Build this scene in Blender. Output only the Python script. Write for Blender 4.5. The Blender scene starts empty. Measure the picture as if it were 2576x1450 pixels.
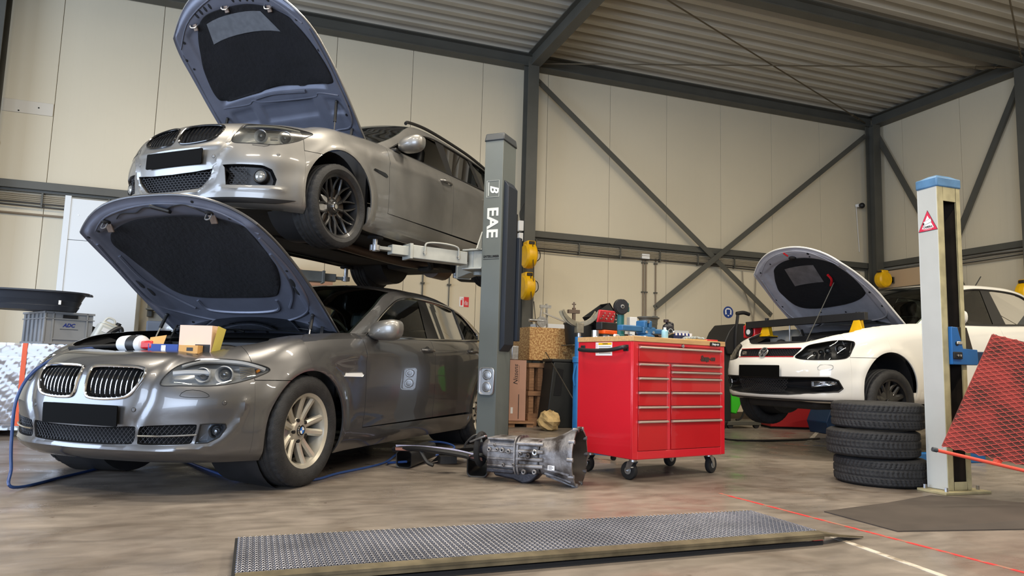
import bpy, bmesh, math, random
import numpy as np
from math import sin, cos, pi, radians as R
from mathutils import Vector, Matrix
SC = bpy.context.scene
COL = SC.collection
# ------------------------------------------------------------------ camera
FPX, CX, CY, CAMH = 1800.0, 1288.0, 725.0, 0.75
_roll = math.atan(.0288); _pitch = math.atan(204/FPX*cos(_roll)); _yaw = math.atan(FPX/5080)
FW = np.array([sin(_yaw)*cos(_pitch), cos(_yaw)*cos(_pitch), sin(_pitch)])
_r0 = np.array([cos(_yaw), -sin(_yaw), 0]); _u0 = np.cross(_r0, FW)
RT = _r0*cos(_roll)+_u0*sin(_roll); UP = -_r0*sin(_roll)+_u0*cos(_roll)
cam = bpy.data.cameras.new('camera'); camo = bpy.data.objects.new('camera', cam); COL.objects.link(camo)
cam.sensor_width = 36; cam.lens = FPX*36/2576; cam.clip_start = .05
camo.matrix_world = Matrix(((RT[0], UP[0], -FW[0], 0), (RT[1], UP[1], -FW[1], 0), (RT[2], UP[2], -FW[2], CAMH), (0, 0, 0, 1)))
SC.camera = camo
def ray(px, py): return FW+RT*(px-CX)/FPX-UP*(py-CY)/FPX
def G(px, py, z=0):
    r = ray(px, py); return Vector(np.array([0, 0, CAMH])+r*((z-CAMH)/r[2]))
# ------------------------------------------------------------------ colour management
VS = SC.view_settings; VS.view_transform = 'Standard'; VS.look = 'None'; VS.exposure = -0.05; VS.gamma = 1.0; VS.use_curve_mapping = False
# ------------------------------------------------------------------ world: overcast daylight coming in through the open front of the hall
w = bpy.data.worlds.new('world'); SC.world = w; w.use_nodes = True
w.node_tree.nodes['Background'].inputs[0].default_value = (.72, .84, 1.0, 1)
w.node_tree.nodes['Background'].inputs[1].default_value = 0.80
SC.cycles.max_bounces = 6; SC.cycles.diffuse_bounces = 3; SC.cycles.glossy_bounces = 4; SC.cycles.transmission_bounces = 4
SC.cycles.caustics_reflective = False; SC.cycles.caustics_refractive = False; SC.cycles.sample_clamp_indirect = 6
def area(name, loc, target, sx, sy, power, col):
    l = bpy.data.lights.new(name, 'AREA'); l.shape = 'RECTANGLE'; l.size = sx; l.size_y = sy; l.energy = power; l.color = col
    o = bpy.data.objects.new(name, l); COL.objects.link(o); o.location = loc
    d = (Vector(target)-Vector(loc)); o.rotation_euler = d.to_track_quat('-Z', 'Y').to_euler()
    return o
# daylight through the big roller door left of the camera, and through the door behind it
area('door_daylight', (-9.3, 4.0, 2.0), (0, 4.4, 1.4), 6.4, 4.0, 760, (.62, .76, 1.0))
area('front_daylight', (-5.0, -6.3, 2.0), (-.8, 5.0, 1.2), 7.0, 4.0, 900, (.66, .79, 1.0))
LAMP_POS = [(-2.2, 5.0), (1.2, 5.0), (4.6, 5.0), (8.2, 2.6), (-2.2, .4), (1.2, .4), (4.6, .4), (8.2, -1.8)]
LAMP_POWER = 165
LAMP_COL = (1.0, .89, .72)

# ------------------------------------------------------------------ helpers
def rot(ax, a): return Matrix.Rotation(a, 3, ax)
class MB:
    def __init__(s): s.v = []; s.f = []
    def add(s, vs, fs):
        n = len(s.v); s.v += [tuple(map(float, v)) for v in vs]; s.f += [tuple(i+n for i in f) for f in fs]; return s
    def box(s, c, d, m=None, tz=1, ty=1):
        x, y, z = d[0]/2, d[1]/2, d[2]/2; vs = []
        for k in (-1, 1):
            q = (tz, ty) if k > 0 else (1, 1)
            vs += [Vector((i*x*q[0], j*y*q[1], k*z)) for i, j in ((-1, -1), (1, -1), (1, 1), (-1, 1))]
        if m is not None: vs = [m @ v for v in vs]
        c = Vector(c); return s.add([v+c for v in vs], [(3, 2, 1, 0), (4, 5, 6, 7), (0, 1, 5, 4), (1, 2, 6, 5), (2, 3, 7, 6), (3, 0, 4, 7)])
    def b2(s, a, b): return s.box([(p+q)/2 for p, q in zip(a, b)], [abs(q-p) for p, q in zip(a, b)])
    def bar(s, p, q, wd, ht, up=(0, 0, 1)):
        p = Vector(p); q = Vector(q); d = q-p; x = d.normalized(); u = Vector(up); y = u.cross(x)
        if y.length < 1e-4: y = Vector((0, 1, 0)).cross(x)
        y.normalize(); z = x.cross(y); m = Matrix((x, y, z)).transposed()
        return s.box((p+q)/2, (d.length, wd, ht), m)
    def ring(s, pts, r, n=10, cap=True, closed=False):
        pts = [Vector(p) for p in pts]; N = len(pts)
        if N < 2: return s
        rr = r if hasattr(r, '__len__') else [r]*N
        t = []
        for i in range(N):
            a = pts[(i-1) % N] if (closed or i > 0) else pts[i]; b = pts[(i+1) % N] if (closed or i < N-1) else pts[i]
            t.append((b-a).normalized())
        u = t[0].orthogonal().normalized(); vs = []
        for i in range(N):
            u = (u-t[i]*u.dot(t[i])); u = u.normalized() if u.length > 1e-6 else t[i].orthogonal().normalized()
            v = t[i].cross(u)
            vs += [pts[i]+(u*cos(2*pi*k/n)+v*sin(2*pi*k/n))*rr[i] for k in range(n)]
        fs = []
        for i in range(N if closed else N-1):
            j = (i+1) % N
            fs += [(i*n+k, i*n+(k+1) % n, j*n+(k+1) % n, j*n+k) for k in range(n)]
        if cap and not closed: fs += [tuple(range(n))[::-1], tuple((N-1)*n+k for k in range(n))]
        return s.add(vs, fs)
    def tube(s, ctrl, r, n=8, seg=6, closed=False):
        P = [Vector(p) for p in ctrl]; N = len(P); out = []
        for i in range(N if closed else N-1):
            if closed: a, b, c, d = P[i-1], P[i], P[(i+1) % N], P[(i+2) % N]
            else: a, b, c, d = P[max(i-1, 0)], P[i], P[i+1], P[min(i+2, N-1)]
            for k in range(seg):
                u = k/seg; out.append(.5*((2*b)+(c-a)*u+(2*a-5*b+4*c-d)*u*u+(3*b-a-3*c+d)*u**3))
        if not closed: out.append(P[-1])
        return s.ring(out, r, n, closed=closed)
    def cyl(s, p, q, r, n=20, r2=None): return s.ring([p, q], [r, r if r2 is None else r2], n)
    def lathe(s, prof, n=32, m=None, c=(0, 0, 0), a0=0, a1=2*pi):
        """prof [(r,h)] around local z"""
        full = abs(a1-a0-2*pi) < 1e-6; k = n if full else n+1; vs = []; fs = []; c = Vector(c)
        for r, h in prof:
            for i in range(k):
                a = a0+(a1-a0)*i/n; v = Vector((r*cos(a), r*sin(a), h)); vs.append((m @ v if m is not None else v)+c)
        for j in range(len(prof)-1):
            for i in range(n):
                i2 = (i+1) % k if full else i+1
                fs.append((j*k+i, j*k+i2, (j+1)*k+i2, (j+1)*k+i))
        return s.add(vs, fs)
    def prism(s, poly, ex, o=(0, 0, 0), u=(1, 0, 0), v=(0, 0, 1)):
        """poly in (u,v), extruded by vector ex"""
        o, u, v, ex = Vector(o), Vector(u), Vector(v), Vector(ex); n = len(poly)
        a = [o+u*p[0]+v*p[1] for p in poly]; fs = [(i, (i+1) % n, n+(i+1) % n, n+i) for i in range(n)]
        return s.add(a+[p+ex for p in a], fs+[tuple(range(n))[::-1], tuple(range(n, 2*n))])
    def grid(s, f, nu, nv, cu=False):
        vs = [f(i/nu, j/nv) for i in range(nu+1) for j in range(nv+1)]; k = nv+1
        return s.add(vs, [(i*k+j, (i+1)*k+j, (i+1)*k+j+1, i*k+j+1) for i in range(nu) for j in range(nv)])
    def sph(s, c, r, n=16, m=8, sc=(1, 1, 1)):
        c = Vector(c); return s.lathe([(r*sin(pi*i/m)*1.0+1e-5, -r*cos(pi*i/m)) for i in range(m+1)], n, Matrix.Diagonal(sc), c)
    def xf(s, M): s.v = [tuple(M @ Vector(v)) for v in s.v]; return s
    def build(s, name, mat, parent=None, smooth=True, bev=0, ang=35, solid=0, seg=2, sub=0, M=None):
        me = bpy.data.meshes.new(name); me.from_pydata(s.v, [], s.f)
        b = bmesh.new(); b.from_mesh(me); bmesh.ops.remove_doubles(b, verts=b.verts, dist=1e-5)
        bmesh.ops.dissolve_degenerate(b, dist=1e-6, edges=b.edges)
        bmesh.ops.recalc_face_normals(b, faces=b.faces)
        if M is not None: bmesh.ops.transform(b, matrix=M, verts=b.verts)
        b.to_mesh(me); b.free()
        o = bpy.data.objects.new(name, me); COL.objects.link(o)
        if mat: me.materials.append(mat)
        if smooth and len(me.polygons): 
            me.polygons.foreach_set('use_smooth', [True]*len(me.polygons)); me.set_sharp_from_angle(angle=R(ang))
        if solid: m = o.modifiers.new('s', 'SOLIDIFY'); m.thickness = solid; m.offset = 0
        if bev: m = o.modifiers.new('b', 'BEVEL'); m.width = bev; m.segments = seg; m.limit_method = 'ANGLE'; m.angle_limit = R(30)
        if sub: m = o.modifiers.new('u', 'SUBSURF'); m.levels = sub; m.render_levels = sub
        if parent: o.parent = parent
        return o
def rrect(w, h, r, n=5, cx=0, cy=0):
    out = []
    for i, (sx, sy) in enumerate(((1, 1), (-1, 1), (-1, -1), (1, -1))):
        for k in range(n+1):
            a = pi/2*(i+k/n); out.append((cx+sx*(w/2-r)+r*cos(a), cy+sy*(h/2-r)+r*sin(a)))
    return out
def thing(name, label, cat, loc=(0, 0, 0), rz=0, group=None, M=None):
    o = bpy.data.objects.new(name, None); COL.objects.link(o); o.empty_display_size = .1
    if M is not None: o.matrix_world = M
    else: o.location = loc; o.rotation_euler = (0, 0, rz)
    return tag(o, label, cat, group)
def tag(o, label, cat, group=None):
    o['label'] = label; o['category'] = cat
    if group: o['group'] = group
    return o
def struct(o): o['kind'] = 'structure'; return o
def copy_tree(o, parent=None):
    c = o.copy(); COL.objects.link(c)
    if parent: c.parent = parent
    for ch in list(o.children): copy_tree(ch, c)
    return c
def boolcut(o, cutters):
    """subtract cutter objects from a solid mesh one after the other and bake the result"""
    def vol(me):
        b = bmesh.new(); b.from_mesh(me); v = abs(b.calc_volume()); b.free(); return v
    for c in cutters:
        v0 = vol(o.data); keep = c.location.copy()
        for k in range(5):
            m = o.modifiers.new('c', 'BOOLEAN'); m.operation = 'DIFFERENCE'; m.solver = 'EXACT' if k < 4 else 'FAST'; m.object = c; m.use_self = k > 0 if k < 4 else False
            bpy.context.view_layer.update()
            dg = bpy.context.evaluated_depsgraph_get(); me = bpy.data.meshes.new_from_object(o.evaluated_get(dg)); o.modifiers.clear()
            if vol(me) > .25*v0: o.data = me; break
            c.location = keep+Vector((.0007*(k+1), .0011*(k+1), .0009*(k+1)))
        c.location = keep
    me = o.data
    me.polygons.foreach_set('use_smooth', [True]*len(me.polygons)); me.set_sharp_from_angle(angle=R(30))
    return o
def drop(objs):
    for c in objs: bpy.data.objects.remove(c)
FONT = None
def text(body, size, mat, name, parent, M, ext=.0006, shear=0, bold=0, align='CENTER', sx=1, space=1):
    """real lettering: a text curve turned into a mesh; local x = reading direction, y = up, z = outwards"""
    cu = bpy.data.curves.new('t', 'FONT'); cu.body = body; cu.size = size; cu.extrude = ext; cu.shear = shear; cu.offset = bold
    cu.align_x = align; cu.align_y = 'CENTER'; cu.resolution_u = 3; cu.space_character = space
    o = bpy.data.objects.new('t', cu); COL.objects.link(o); bpy.context.view_layer.update()
    me = bpy.data.meshes.new_from_object(o.evaluated_get(bpy.context.evaluated_depsgraph_get()))
    bpy.data.objects.remove(o); me.materials.clear(); me.materials.append(mat)
    n = bpy.data.objects.new(name, me); COL.objects.link(n); me.transform(M @ Matrix.Diagonal((sx, 1, 1, 1)))
    if parent: n.parent = parent
    return n
def frame(o, x, z):
    """4x4 with columns x (reading), y=z cross x (up), z (outwards)"""
    x = Vector(x).normalized(); z = Vector(z).normalized(); y = z.cross(x).normalized(); x = y.cross(z)
    m = Matrix((x, y, z)).transposed().to_4x4(); m.translation = Vector(o); return m
# ------------------------------------------------------------------ materials
def mat(name, col, rough=.5, metal=0, coat=0, noise=0, nscale=8, bump=0, bscale=60, spec=.5, alpha=1, trans=0, emis=0, ecol=None, col2=None, nstretch=None, ior=1.45, lo=.35, hi=.65):
    m = bpy.data.materials.new(name); m.use_nodes = True; nt = m.node_tree; b = nt.nodes['Principled BSDF']
    b.inputs['Base Color'].default_value = (*col, 1); b.inputs['Roughness'].default_value = rough; b.inputs['Metallic'].default_value = metal
    b.inputs['Specular IOR Level'].default_value = spec; b.inputs['IOR'].default_value = ior
    if coat: b.inputs['Coat Weight'].default_value = coat; b.inputs['Coat Roughness'].default_value = .04
    if alpha < 1: b.inputs['Alpha'].default_value = alpha
    if trans: b.inputs['Transmission Weight'].default_value = trans
    if emis: b.inputs['Emission Color'].default_value = (*(ecol or col), 1); b.inputs['Emission Strength'].default_value = emis
    if noise or bump or col2:
        tc = nt.nodes.new('ShaderNodeTexCoord'); mp = nt.nodes.new('ShaderNodeMapping'); nt.links.new(tc.outputs['Object'], mp.inputs[0])
        if nstretch: mp.inputs['Scale'].default_value = nstretch
        n = nt.nodes.new('ShaderNodeTexNoise'); n.inputs['Scale'].default_value = nscale; n.inputs['Detail'].default_value = 5; nt.links.new(mp.outputs[0], n.inputs[0])
        if noise or col2:
            r = nt.nodes.new('ShaderNodeValToRGB'); nt.links.new(n.outputs[0], r.inputs[0])
            r.color_ramp.elements[0].position = lo; r.color_ramp.elements[1].position = hi
            c2 = col2 or tuple(max(0, c*(1-noise)) for c in col)
            r.color_ramp.elements[0].color = (*c2, 1); r.color_ramp.elements[1].color = (*col, 1)
            nt.links.new(r.outputs[0], b.inputs['Base Color'])
        if bump:
            n2 = nt.nodes.new('ShaderNodeTexNoise'); n2.inputs['Scale'].default_value = bscale; n2.inputs['Detail'].default_value = 3; nt.links.new(mp.outputs[0], n2.inputs[0])
            bp = nt.nodes.new('ShaderNodeBump'); bp.inputs['Strength'].default_value = bump; bp.inputs['Distance'].default_value = .01
            nt.links.new(n2.outputs[0], bp.inputs['Height']); nt.links.new(bp.outputs[0], b.inputs['Normal'])
    return m
def srgb(*c): return tuple((v/255/12.92 if v/255 <= .04045 else ((v/255+.055)/1.055)**2.4) for v in c)
M = dict(
 steel_dark=mat('dark_grey_steel', srgb(84, 83, 76), .5, .0, noise=.15, nscale=3),
 steel_web=mat('grey_steel_beam', srgb(72, 74, 73), .55, noise=.12, nscale=2),
 black=mat('black_plastic', (.012, .012, .013), .45), blackmat=mat('black_rubber', (.010, .010, .011), .8),
 dark=mat('dark_cavity', (.006, .006, .007), .9), blackbox=mat('matte_black_plate', (.0015, .0015, .0015), .7, spec=.1),
 rubber=mat('tyre_rubber', (.022, .022, .023), .72, noise=.4, nscale=20, bump=.25, bscale=120),
 chrome=mat('chrome', (.85, .85, .86), .12, 1), alu=mat('aluminium', (.62, .62, .62), .32, 1), zinc=mat('zinc_steel', (.55, .56, .58), .38, 1, noise=.3, nscale=30),
 white=mat('white_plastic', (.78, .78, .77), .5), paper=mat('white_paper', (.8, .8, .8), .8), red=mat('red_paint', srgb(200, 28, 36), .32, coat=.5),
 glass=mat('car_glass', (.55, .62, .6), .02, trans=1, alpha=.42, ior=1.3, spec=.8), lensglass=mat('clear_lens', (.95, .95, .97), .01, trans=1, alpha=.22, spec=.9),
 tint=mat('dark_tinted_glass', (.02, .025, .025), .03, spec=.8, alpha=.80),
 yellow=mat('yellow_plastic', srgb(238, 184, 12), .4, noise=.12, nscale=14), blue=mat('blue_paint', srgb(24, 96, 160), .42, noise=.1, nscale=10),
 jackblue=mat('jack_blue', srgb(40, 112, 176), .38, noise=.12, nscale=12), cream=mat('aged_cream_paint', srgb(178, 168, 130), .6, noise=.3, nscale=9),
 liftgrey=mat('lift_column_grey', srgb(104, 110, 108), .42, noise=.06, nscale=4), armgrey=mat('light_grey_lift_paint', srgb(176, 178, 172), .45, noise=.12, nscale=10),
 polewhite=mat('pale_grey_column', srgb(186, 188, 184), .45, noise=.06, nscale=5), letter=mat('white_lettering', srgb(226, 230, 228), .5),
 orange=mat('orange_plastic', srgb(225, 84, 20), .4), green=mat('green_plastic', srgb(62, 190, 44), .38),
 navy=mat('navy_print', srgb(32, 48, 120), .5), card=mat('brown_cardboard', srgb(176, 134, 108), .8, noise=.1, nscale=6), kraft=mat('kraft_paper', srgb(196, 168, 118), .8, noise=.25, nscale=12),
 wood=mat('pallet_wood', srgb(168, 126, 92), .75, noise=.4, nscale=5, nstretch=(1, 9, 9)),
)
def glassmat(name, tint, ior=1.5, rough=.01, extra=0):
    m = bpy.data.materials.new(name); m.use_nodes = True; nt = m.node_tree; nt.nodes.clear()
    o = nt.nodes.new('ShaderNodeOutputMaterial'); mx = nt.nodes.new('ShaderNodeMixShader'); t = nt.nodes.new('ShaderNodeBsdfTransparent'); g = nt.nodes.new('ShaderNodeBsdfGlossy')
    f = nt.nodes.new('ShaderNodeFresnel'); f.inputs[0].default_value = ior; t.inputs[0].default_value = (*tint, 1); g.inputs['Roughness'].default_value = rough
    a = nt.nodes.new('ShaderNodeMath'); a.operation = 'ADD'; a.use_clamp = True; a.inputs[1].default_value = extra; nt.links.new(f.outputs[0], a.inputs[0])
    nt.links.new(a.outputs[0], mx.inputs[0]); nt.links.new(t.outputs[0], mx.inputs[1]); nt.links.new(g.outputs[0], mx.inputs[2]); nt.links.new(mx.outputs[0], o.inputs[0]); return m
M['glass'] = glassmat('car_glass', (.50, .58, .56)); M['tint'] = glassmat('dark_tinted_glass', (.06, .075, .075)); M['lensglass'] = glassmat('clear_lens', (.86, .87, .88), 1.45)
M['fogglass'] = glassmat('hazy_lens', (.78, .78, .75), 1.5, .14, .10)
# ------------------------------------------------------------------ room
WY, WX, RZ = 10.63, 11.2, 5.86
def wallmat():
    m = mat('cream_wall_panel', srgb(213, 202, 177), .36, spec=.35, noise=.05, nscale=.6)
    nt = m.node_tree; b = nt.nodes['Principled BSDF']; tc = nt.nodes.new('ShaderNodeTexCoord'); sx = nt.nodes.new('ShaderNodeSeparateXYZ'); nt.links.new(tc.outputs['Object'], sx.inputs[0])
    ad = nt.nodes.new('ShaderNodeMath'); ad.operation = 'ADD'; nt.links.new(sx.outputs[0], ad.inputs[0]); nt.links.new(sx.outputs[1], ad.inputs[1])
    md = nt.nodes.new('ShaderNodeMath'); md.operation = 'PINGPONG'; md.inputs[1].default_value = .057; nt.links.new(ad.outputs[0], md.inputs[0])
    st = nt.nodes.new('ShaderNodeMath'); st.operation = 'LESS_THAN'; st.inputs[1].default_value = .0035; nt.links.new(md.outputs[0], st.inputs[0])
    bp = nt.nodes.new('ShaderNodeBump'); bp.inputs['Strength'].default_value = .35; bp.inputs['Distance'].default_value = .002; nt.links.new(st.outputs[0], bp.inputs['Height']); nt.links.new(bp.outputs[0], b.inputs['Normal'])
    return m
M['wall'] = wallmat()
def wall(name, seams, horiz):
    m = MB()
    for a, b in zip(seams[:-1], seams[1:]):
        if horiz: m.b2((a+.003, WY, .11), (b-.003, WY+.08, 6.2))
        else: m.b2((WX, a+.003, .11), (WX+.08, b-.003, 6.2))
    m2 = MB()
    o = m.build(name, M['wall'], bev=.003, smooth=False); struct(o)
    if horiz: m2.b2((seams[0], WY+.05, 0), (seams[-1], WY+.1, 6.2))
    else: m2.b2((WX+.05, seams[0], 0), (WX+.1, seams[-1], 6.2))
    m2.build('panel_joint', M['dark'], o, smooth=False); return o
wall('wall_back', [-9.6, -8.4, -7.2, -6.1, -4.95, -3.85, -2.70, -1.495, -.31, .867, 2.027, 3.168, 4.305, 5.463, 6.575, 7.70, 8.824, 9.95, 11.2], True)
wall('wall_right', [-6.6, -5.45, -4.3, -3.13, -1.96, -.79, .38, 1.55, 2.72, 3.89, 5.06, 6.25, 7.45, 8.696, 9.868, 10.63], False)
M['plinth'] = mat('dark_concrete_plinth', srgb(82, 70, 56), .8, noise=.3, nscale=3)
struct(MB().b2((-9.6, WY-.012, 0), (WX, WY+.09, .118)).build('baseboard_back', M['plinth'], smooth=False))
struct(MB().b2((WX-.012, -6.6, 0), (WX+.09, WY, .118)).build('baseboard_right', M['plinth'], smooth=False))
struct(MB().b2((-9.7, -6.7, 0), (-9.6, .9, 6.2)).b2((-9.7, 7.1, 0), (-9.6, WY, 6.2)).b2((-9.7, .9, 4.1), (-9.6, 7.1, 6.2)).build('wall_left', M['wall'], smooth=False))
struct(MB().b2((-9.6, -6.7, 4.0), (WX, -6.6, 6.2)).b2((-9.6, -6.7, 0), (-8.6, -6.6, 4.0)).b2((3.2, -6.7, 0), (WX, -6.6, 4.0)).build('wall_front', M['wall'], smooth=False))
def floormat():
    m = bpy.data.materials.new('worn_concrete_floor'); m.use_nodes = True; nt = m.node_tree; b = nt.nodes['Principled BSDF']; L = nt.links.new
    tc = nt.nodes.new('ShaderNodeTexCoord')
    def nz(s, d=6, w=None, st=None, dist=0):
        n = nt.nodes.new('ShaderNodeTexNoise'); n.inputs['Scale'].default_value = s; n.inputs['Detail'].default_value = d; n.inputs['Distortion'].default_value = dist
        if st: mp = nt.nodes.new('ShaderNodeMapping'); mp.inputs['Scale'].default_value = st; L(tc.outputs['Object'], mp.inputs[0]); L(mp.outputs[0], n.inputs[0])
        else: L(tc.outputs['Object'], n.inputs[0])
        return n
    def ramp(src, a, b_, ca, cb):
        r = nt.nodes.new('ShaderNodeValToRGB'); r.color_ramp.elements[0].position = a; r.color_ramp.elements[1].position = b_; r.color_ramp.elements[0].color = (*ca, 1); r.color_ramp.elements[1].color = (*cb, 1); L(src, r.inputs[0]); return r
    def mix(t, f, a, c):
        x = nt.nodes.new('ShaderNodeMix'); x.data_type = 'RGBA'; x.blend_type = t
        if isinstance(f, float): x.inputs[0].default_value = f
        else: L(f, x.inputs[0])
        L(a, x.inputs[6]); L(c, x.inputs[7]); return x.outputs[2]
    base = ramp(nz(.8, 8, dist=.6).outputs[0], .3, .7, srgb(112, 103, 95), srgb(148, 139, 130)).outputs[0]
    fine = ramp(nz(7, 8, st=(.6, 1.6, 1), dist=.5).outputs[0], .3, .72, (.62, .61, .60), (1.05, 1.04, 1.03)).outputs[0]
    spots = ramp(nz(16, 4).outputs[0], .70, .76, (1, 1, 1), (.42, .38, .34)).outputs[0]
    stain = ramp(nz(1.7, 5, dist=1.2).outputs[0], .56, .72, (1, 1, 1), (.60, .54, .48)).outputs[0]
    c = mix('MULTIPLY', 1.0, base, fine); c = mix('MULTIPLY', .9, c, spots); c = mix('MULTIPLY', .8, c, stain)
    L(c, b.inputs['Base Color'])
    rr = ramp(nz(3, 6, dist=.7).outputs[0], .3, .7, (.20, .20, .20), (.52, .52, .52)); L(rr.outputs[0], b.inputs['Roughness'])
    b.inputs['Specular IOR Level'].default_value = .45
    bp = nt.nodes.new('ShaderNodeBump'); bp.inputs['Strength'].default_value = .12; bp.inputs['Distance'].default_value = .004; L(nz(40, 4).outputs[0], bp.inputs['Height']); L(bp.outputs[0], b.inputs['Normal'])
    return m
M['floor'] = floormat()
struct(MB().b2((-9.7, -6.7, -.12), (WX+.1, WY+.1, 0)).build('floor', M['floor'], smooth=False))
# roof: trapezoidal steel deck, ribs run along X
M['deck'] = mat('galvanised_roof_deck', srgb(176, 170, 156), .42, .0, noise=.08, nscale=2, spec=.6)
m = MB(); y = -6.6; P = .27; prof = []
while y < 10.72:
    prof += [(y, RZ), (y+.10, RZ), (y+.115, RZ+.012), (y+.155, RZ+.125), (y+.235, RZ+.125), (y+.262, RZ+.012)]; y += P
m.add([(x, a, b) for x in (-9.7, WX+.1) for a, b in prof], [(i, i+1, len(prof)+i+1, len(prof)+i) for i in range(len(prof)-1)])
o = m.build('ceiling', M['deck'], smooth=False); struct(o)
MB().b2((-9.7, -6.7, RZ+.14), (WX+.1, 10.8, RZ+.2)).build('roof_backing', M['dark'], o, smooth=False)
def ibeam(p, q, h, w, up=(0, 0, 1), t=.014):
    m = MB(); p = Vector(p); q = Vector(q); u = Vector(up)
    m.bar(p+u*(h/2-t/2), q+u*(h/2-t/2), w, t, up); m.bar(p-u*(h/2-t/2), q-u*(h/2-t/2), w, t, up); m.bar(p, q, t, h-2*t, up); return m
n_ = [0]
def trim(m, name=None, mt=None):
    n_[0] += 1; return struct(m.build(name or 'trim_%d' % n_[0], mt or M['steel_dark'], smooth=False))
BW = .2
trim(ibeam((-9.5, WY-.13, 5.745), (WX-.1, WY-.13, 5.745), .21, BW))            # eaves beam on the back wall
trim(ibeam((WX-.13, -6.5, 5.745), (WX-.13, WY-.2, 5.745), .21, BW))           # eaves beam on the right wall
trim(ibeam((-9.5, 7.43, 5.75), (WX-.1, 7.43, 5.75), .2, .16, t=.02))          # purlin beam of the next bay
def column(x, y, up, w=.18, h=.22, zt=5.64):
    m = ibeam((x, y, 0), (x, y, zt), h, w, up, .016)
    return m
c1 = trim(column(3.90, 10.36, (0, 1, 0)))
trim(column(11.0, 10.36, (0, 1, 0), .17, .2)); trim(column(-3.33, 10.36, (0, 1, 0)))
trim(column(11.0, 7.43, (1, 0, 0)))
# rafter from the column towards the camera
trim(ibeam((3.93, -6.5, 5.72), (3.93, 10.4, 5.72), .27, .16, t=.016)); trim(ibeam((-3.33, -6.5, 5.72), (-3.33, 10.4, 5.72), .27, .16, t=.016))
# mid-height rails (channels lying on the wall)
m = MB(); m.b2((-9.5, 10.50, 2.862), (11.0, 10.6, 2.962)); m.b2((-9.5, 10.56, 2.83), (11.0, 10.62, 2.862)); trim(m)
m = MB(); m.b2((11.07, -6.5, 2.862), (11.17, 10.5, 2.962)); trim(m)
def brace(p, q, w=.085, nrm=(0, -1, 0)):
    m = MB(); m.bar(p, q, .012, w, tuple(Vector(nrm).cross(Vector(q)-Vector(p)).normalized())); n = Vector(nrm)*.02
    d = (Vector(q)-Vector(p)).normalized(); s = Vector(nrm).cross(d)*(w/2)
    m.bar(Vector(p)+s+n*-1, Vector(q)+s-n, .05, .01, tuple(Vector(nrm).cross(d)))
    for e, sg in ((p, 1), (q, -1)):
        c = Vector(e)+d*sg*.06+Vector(nrm)*.012; m.cyl(c, c+Vector(nrm)*.02, .018, 6)
    return m
trim(brace((4.02, 10.44, 5.44), (8.62, 10.44, 1.83))); trim(brace((10.86, 10.40, 5.44), (6.21, 10.40, 1.83)))
trim(brace((11.08, 10.38, 5.52), (11.08, 8.0, 1.0), .085, (-1, 0, 0))); trim(brace((11.1, 7.55, 5.6), (11.1, 10.1, .6), .085, (-1, 0, 0)))
# roof bracing rods with turnbuckles
M['rod'] = mat('weathered_steel_rod', srgb(96, 86, 68), .5, .3)
for p, q in (((4.0, 7.5, 5.70), (10.92, 10.45, 5.72)), ((4.05, 10.35, 5.68), (10.95, 7.52, 5.68)), ((6.4, 4.6, 5.7), (10.95, 7.42, 5.70)), ((4.0, 7.4, 5.6), (-3.2, 10.3, 5.6))):
    m = MB(); m.cyl(p, q, .011, 8); p = Vector(p); q = Vector(q); d = (q-p).normalized()
    m.cyl(q-d*.62, q-d*.60, .024, 8).cyl(q-d*.34, q-d*.32, .024, 8)
    for s in (-1, 1): m.cyl(q-d*.61+Vector((0, 0, .017*s)), q-d*.33+Vector((0, 0, .017*s)), .006, 6)
    trim(m, mt=M['rod'])
# cable bundle clipped under the wall rails
M['cable'] = mat('grey_cable', srgb(150, 140, 122), .6); M['cable2'] = mat('dark_cable', srgb(62, 58, 52), .6)
cab = thing('cable_bundle', 'bundle of grey cables clipped in rows under the long wall rail', 'cables', (0, 0, 0))
for k in range(7):
    m = MB(); z0 = 2.80-.024*k; m.tube([(x, 10.57-.004*(k % 2), z0-(.012*sin(x*1.7+k*2) if k > 4 else 0)-(0.0 if x < 10 else .02)) for x in np.arange(-9, 11.0, .45)], .008 if k < 5 else .011, 6, 2); m.build('cable', M['cable' if k < 5 else 'cable2'], cab)
m = MB()
for x in np.arange(-8.8, 11, .76): m.b2((x, 10.545, 2.64), (x+.02, 10.60, 2.83))
m.build('cable_clip', M['steel_dark'], cab)['kind'] = 'stuff'
cab = thing('cable_bundle', 'dark cables sagging under the rail of the right-hand wall', 'cables', (0, 0, 0))
for k in range(5):
    MB().tube([(11.16, y, 2.83-.026*k-(.01*sin(y*2+k))) for y in np.arange(10.3, -2, -.5)], .009, 6, 2).build('cable', M['cable2' if k % 2 else 'cable'], cab)
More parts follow.
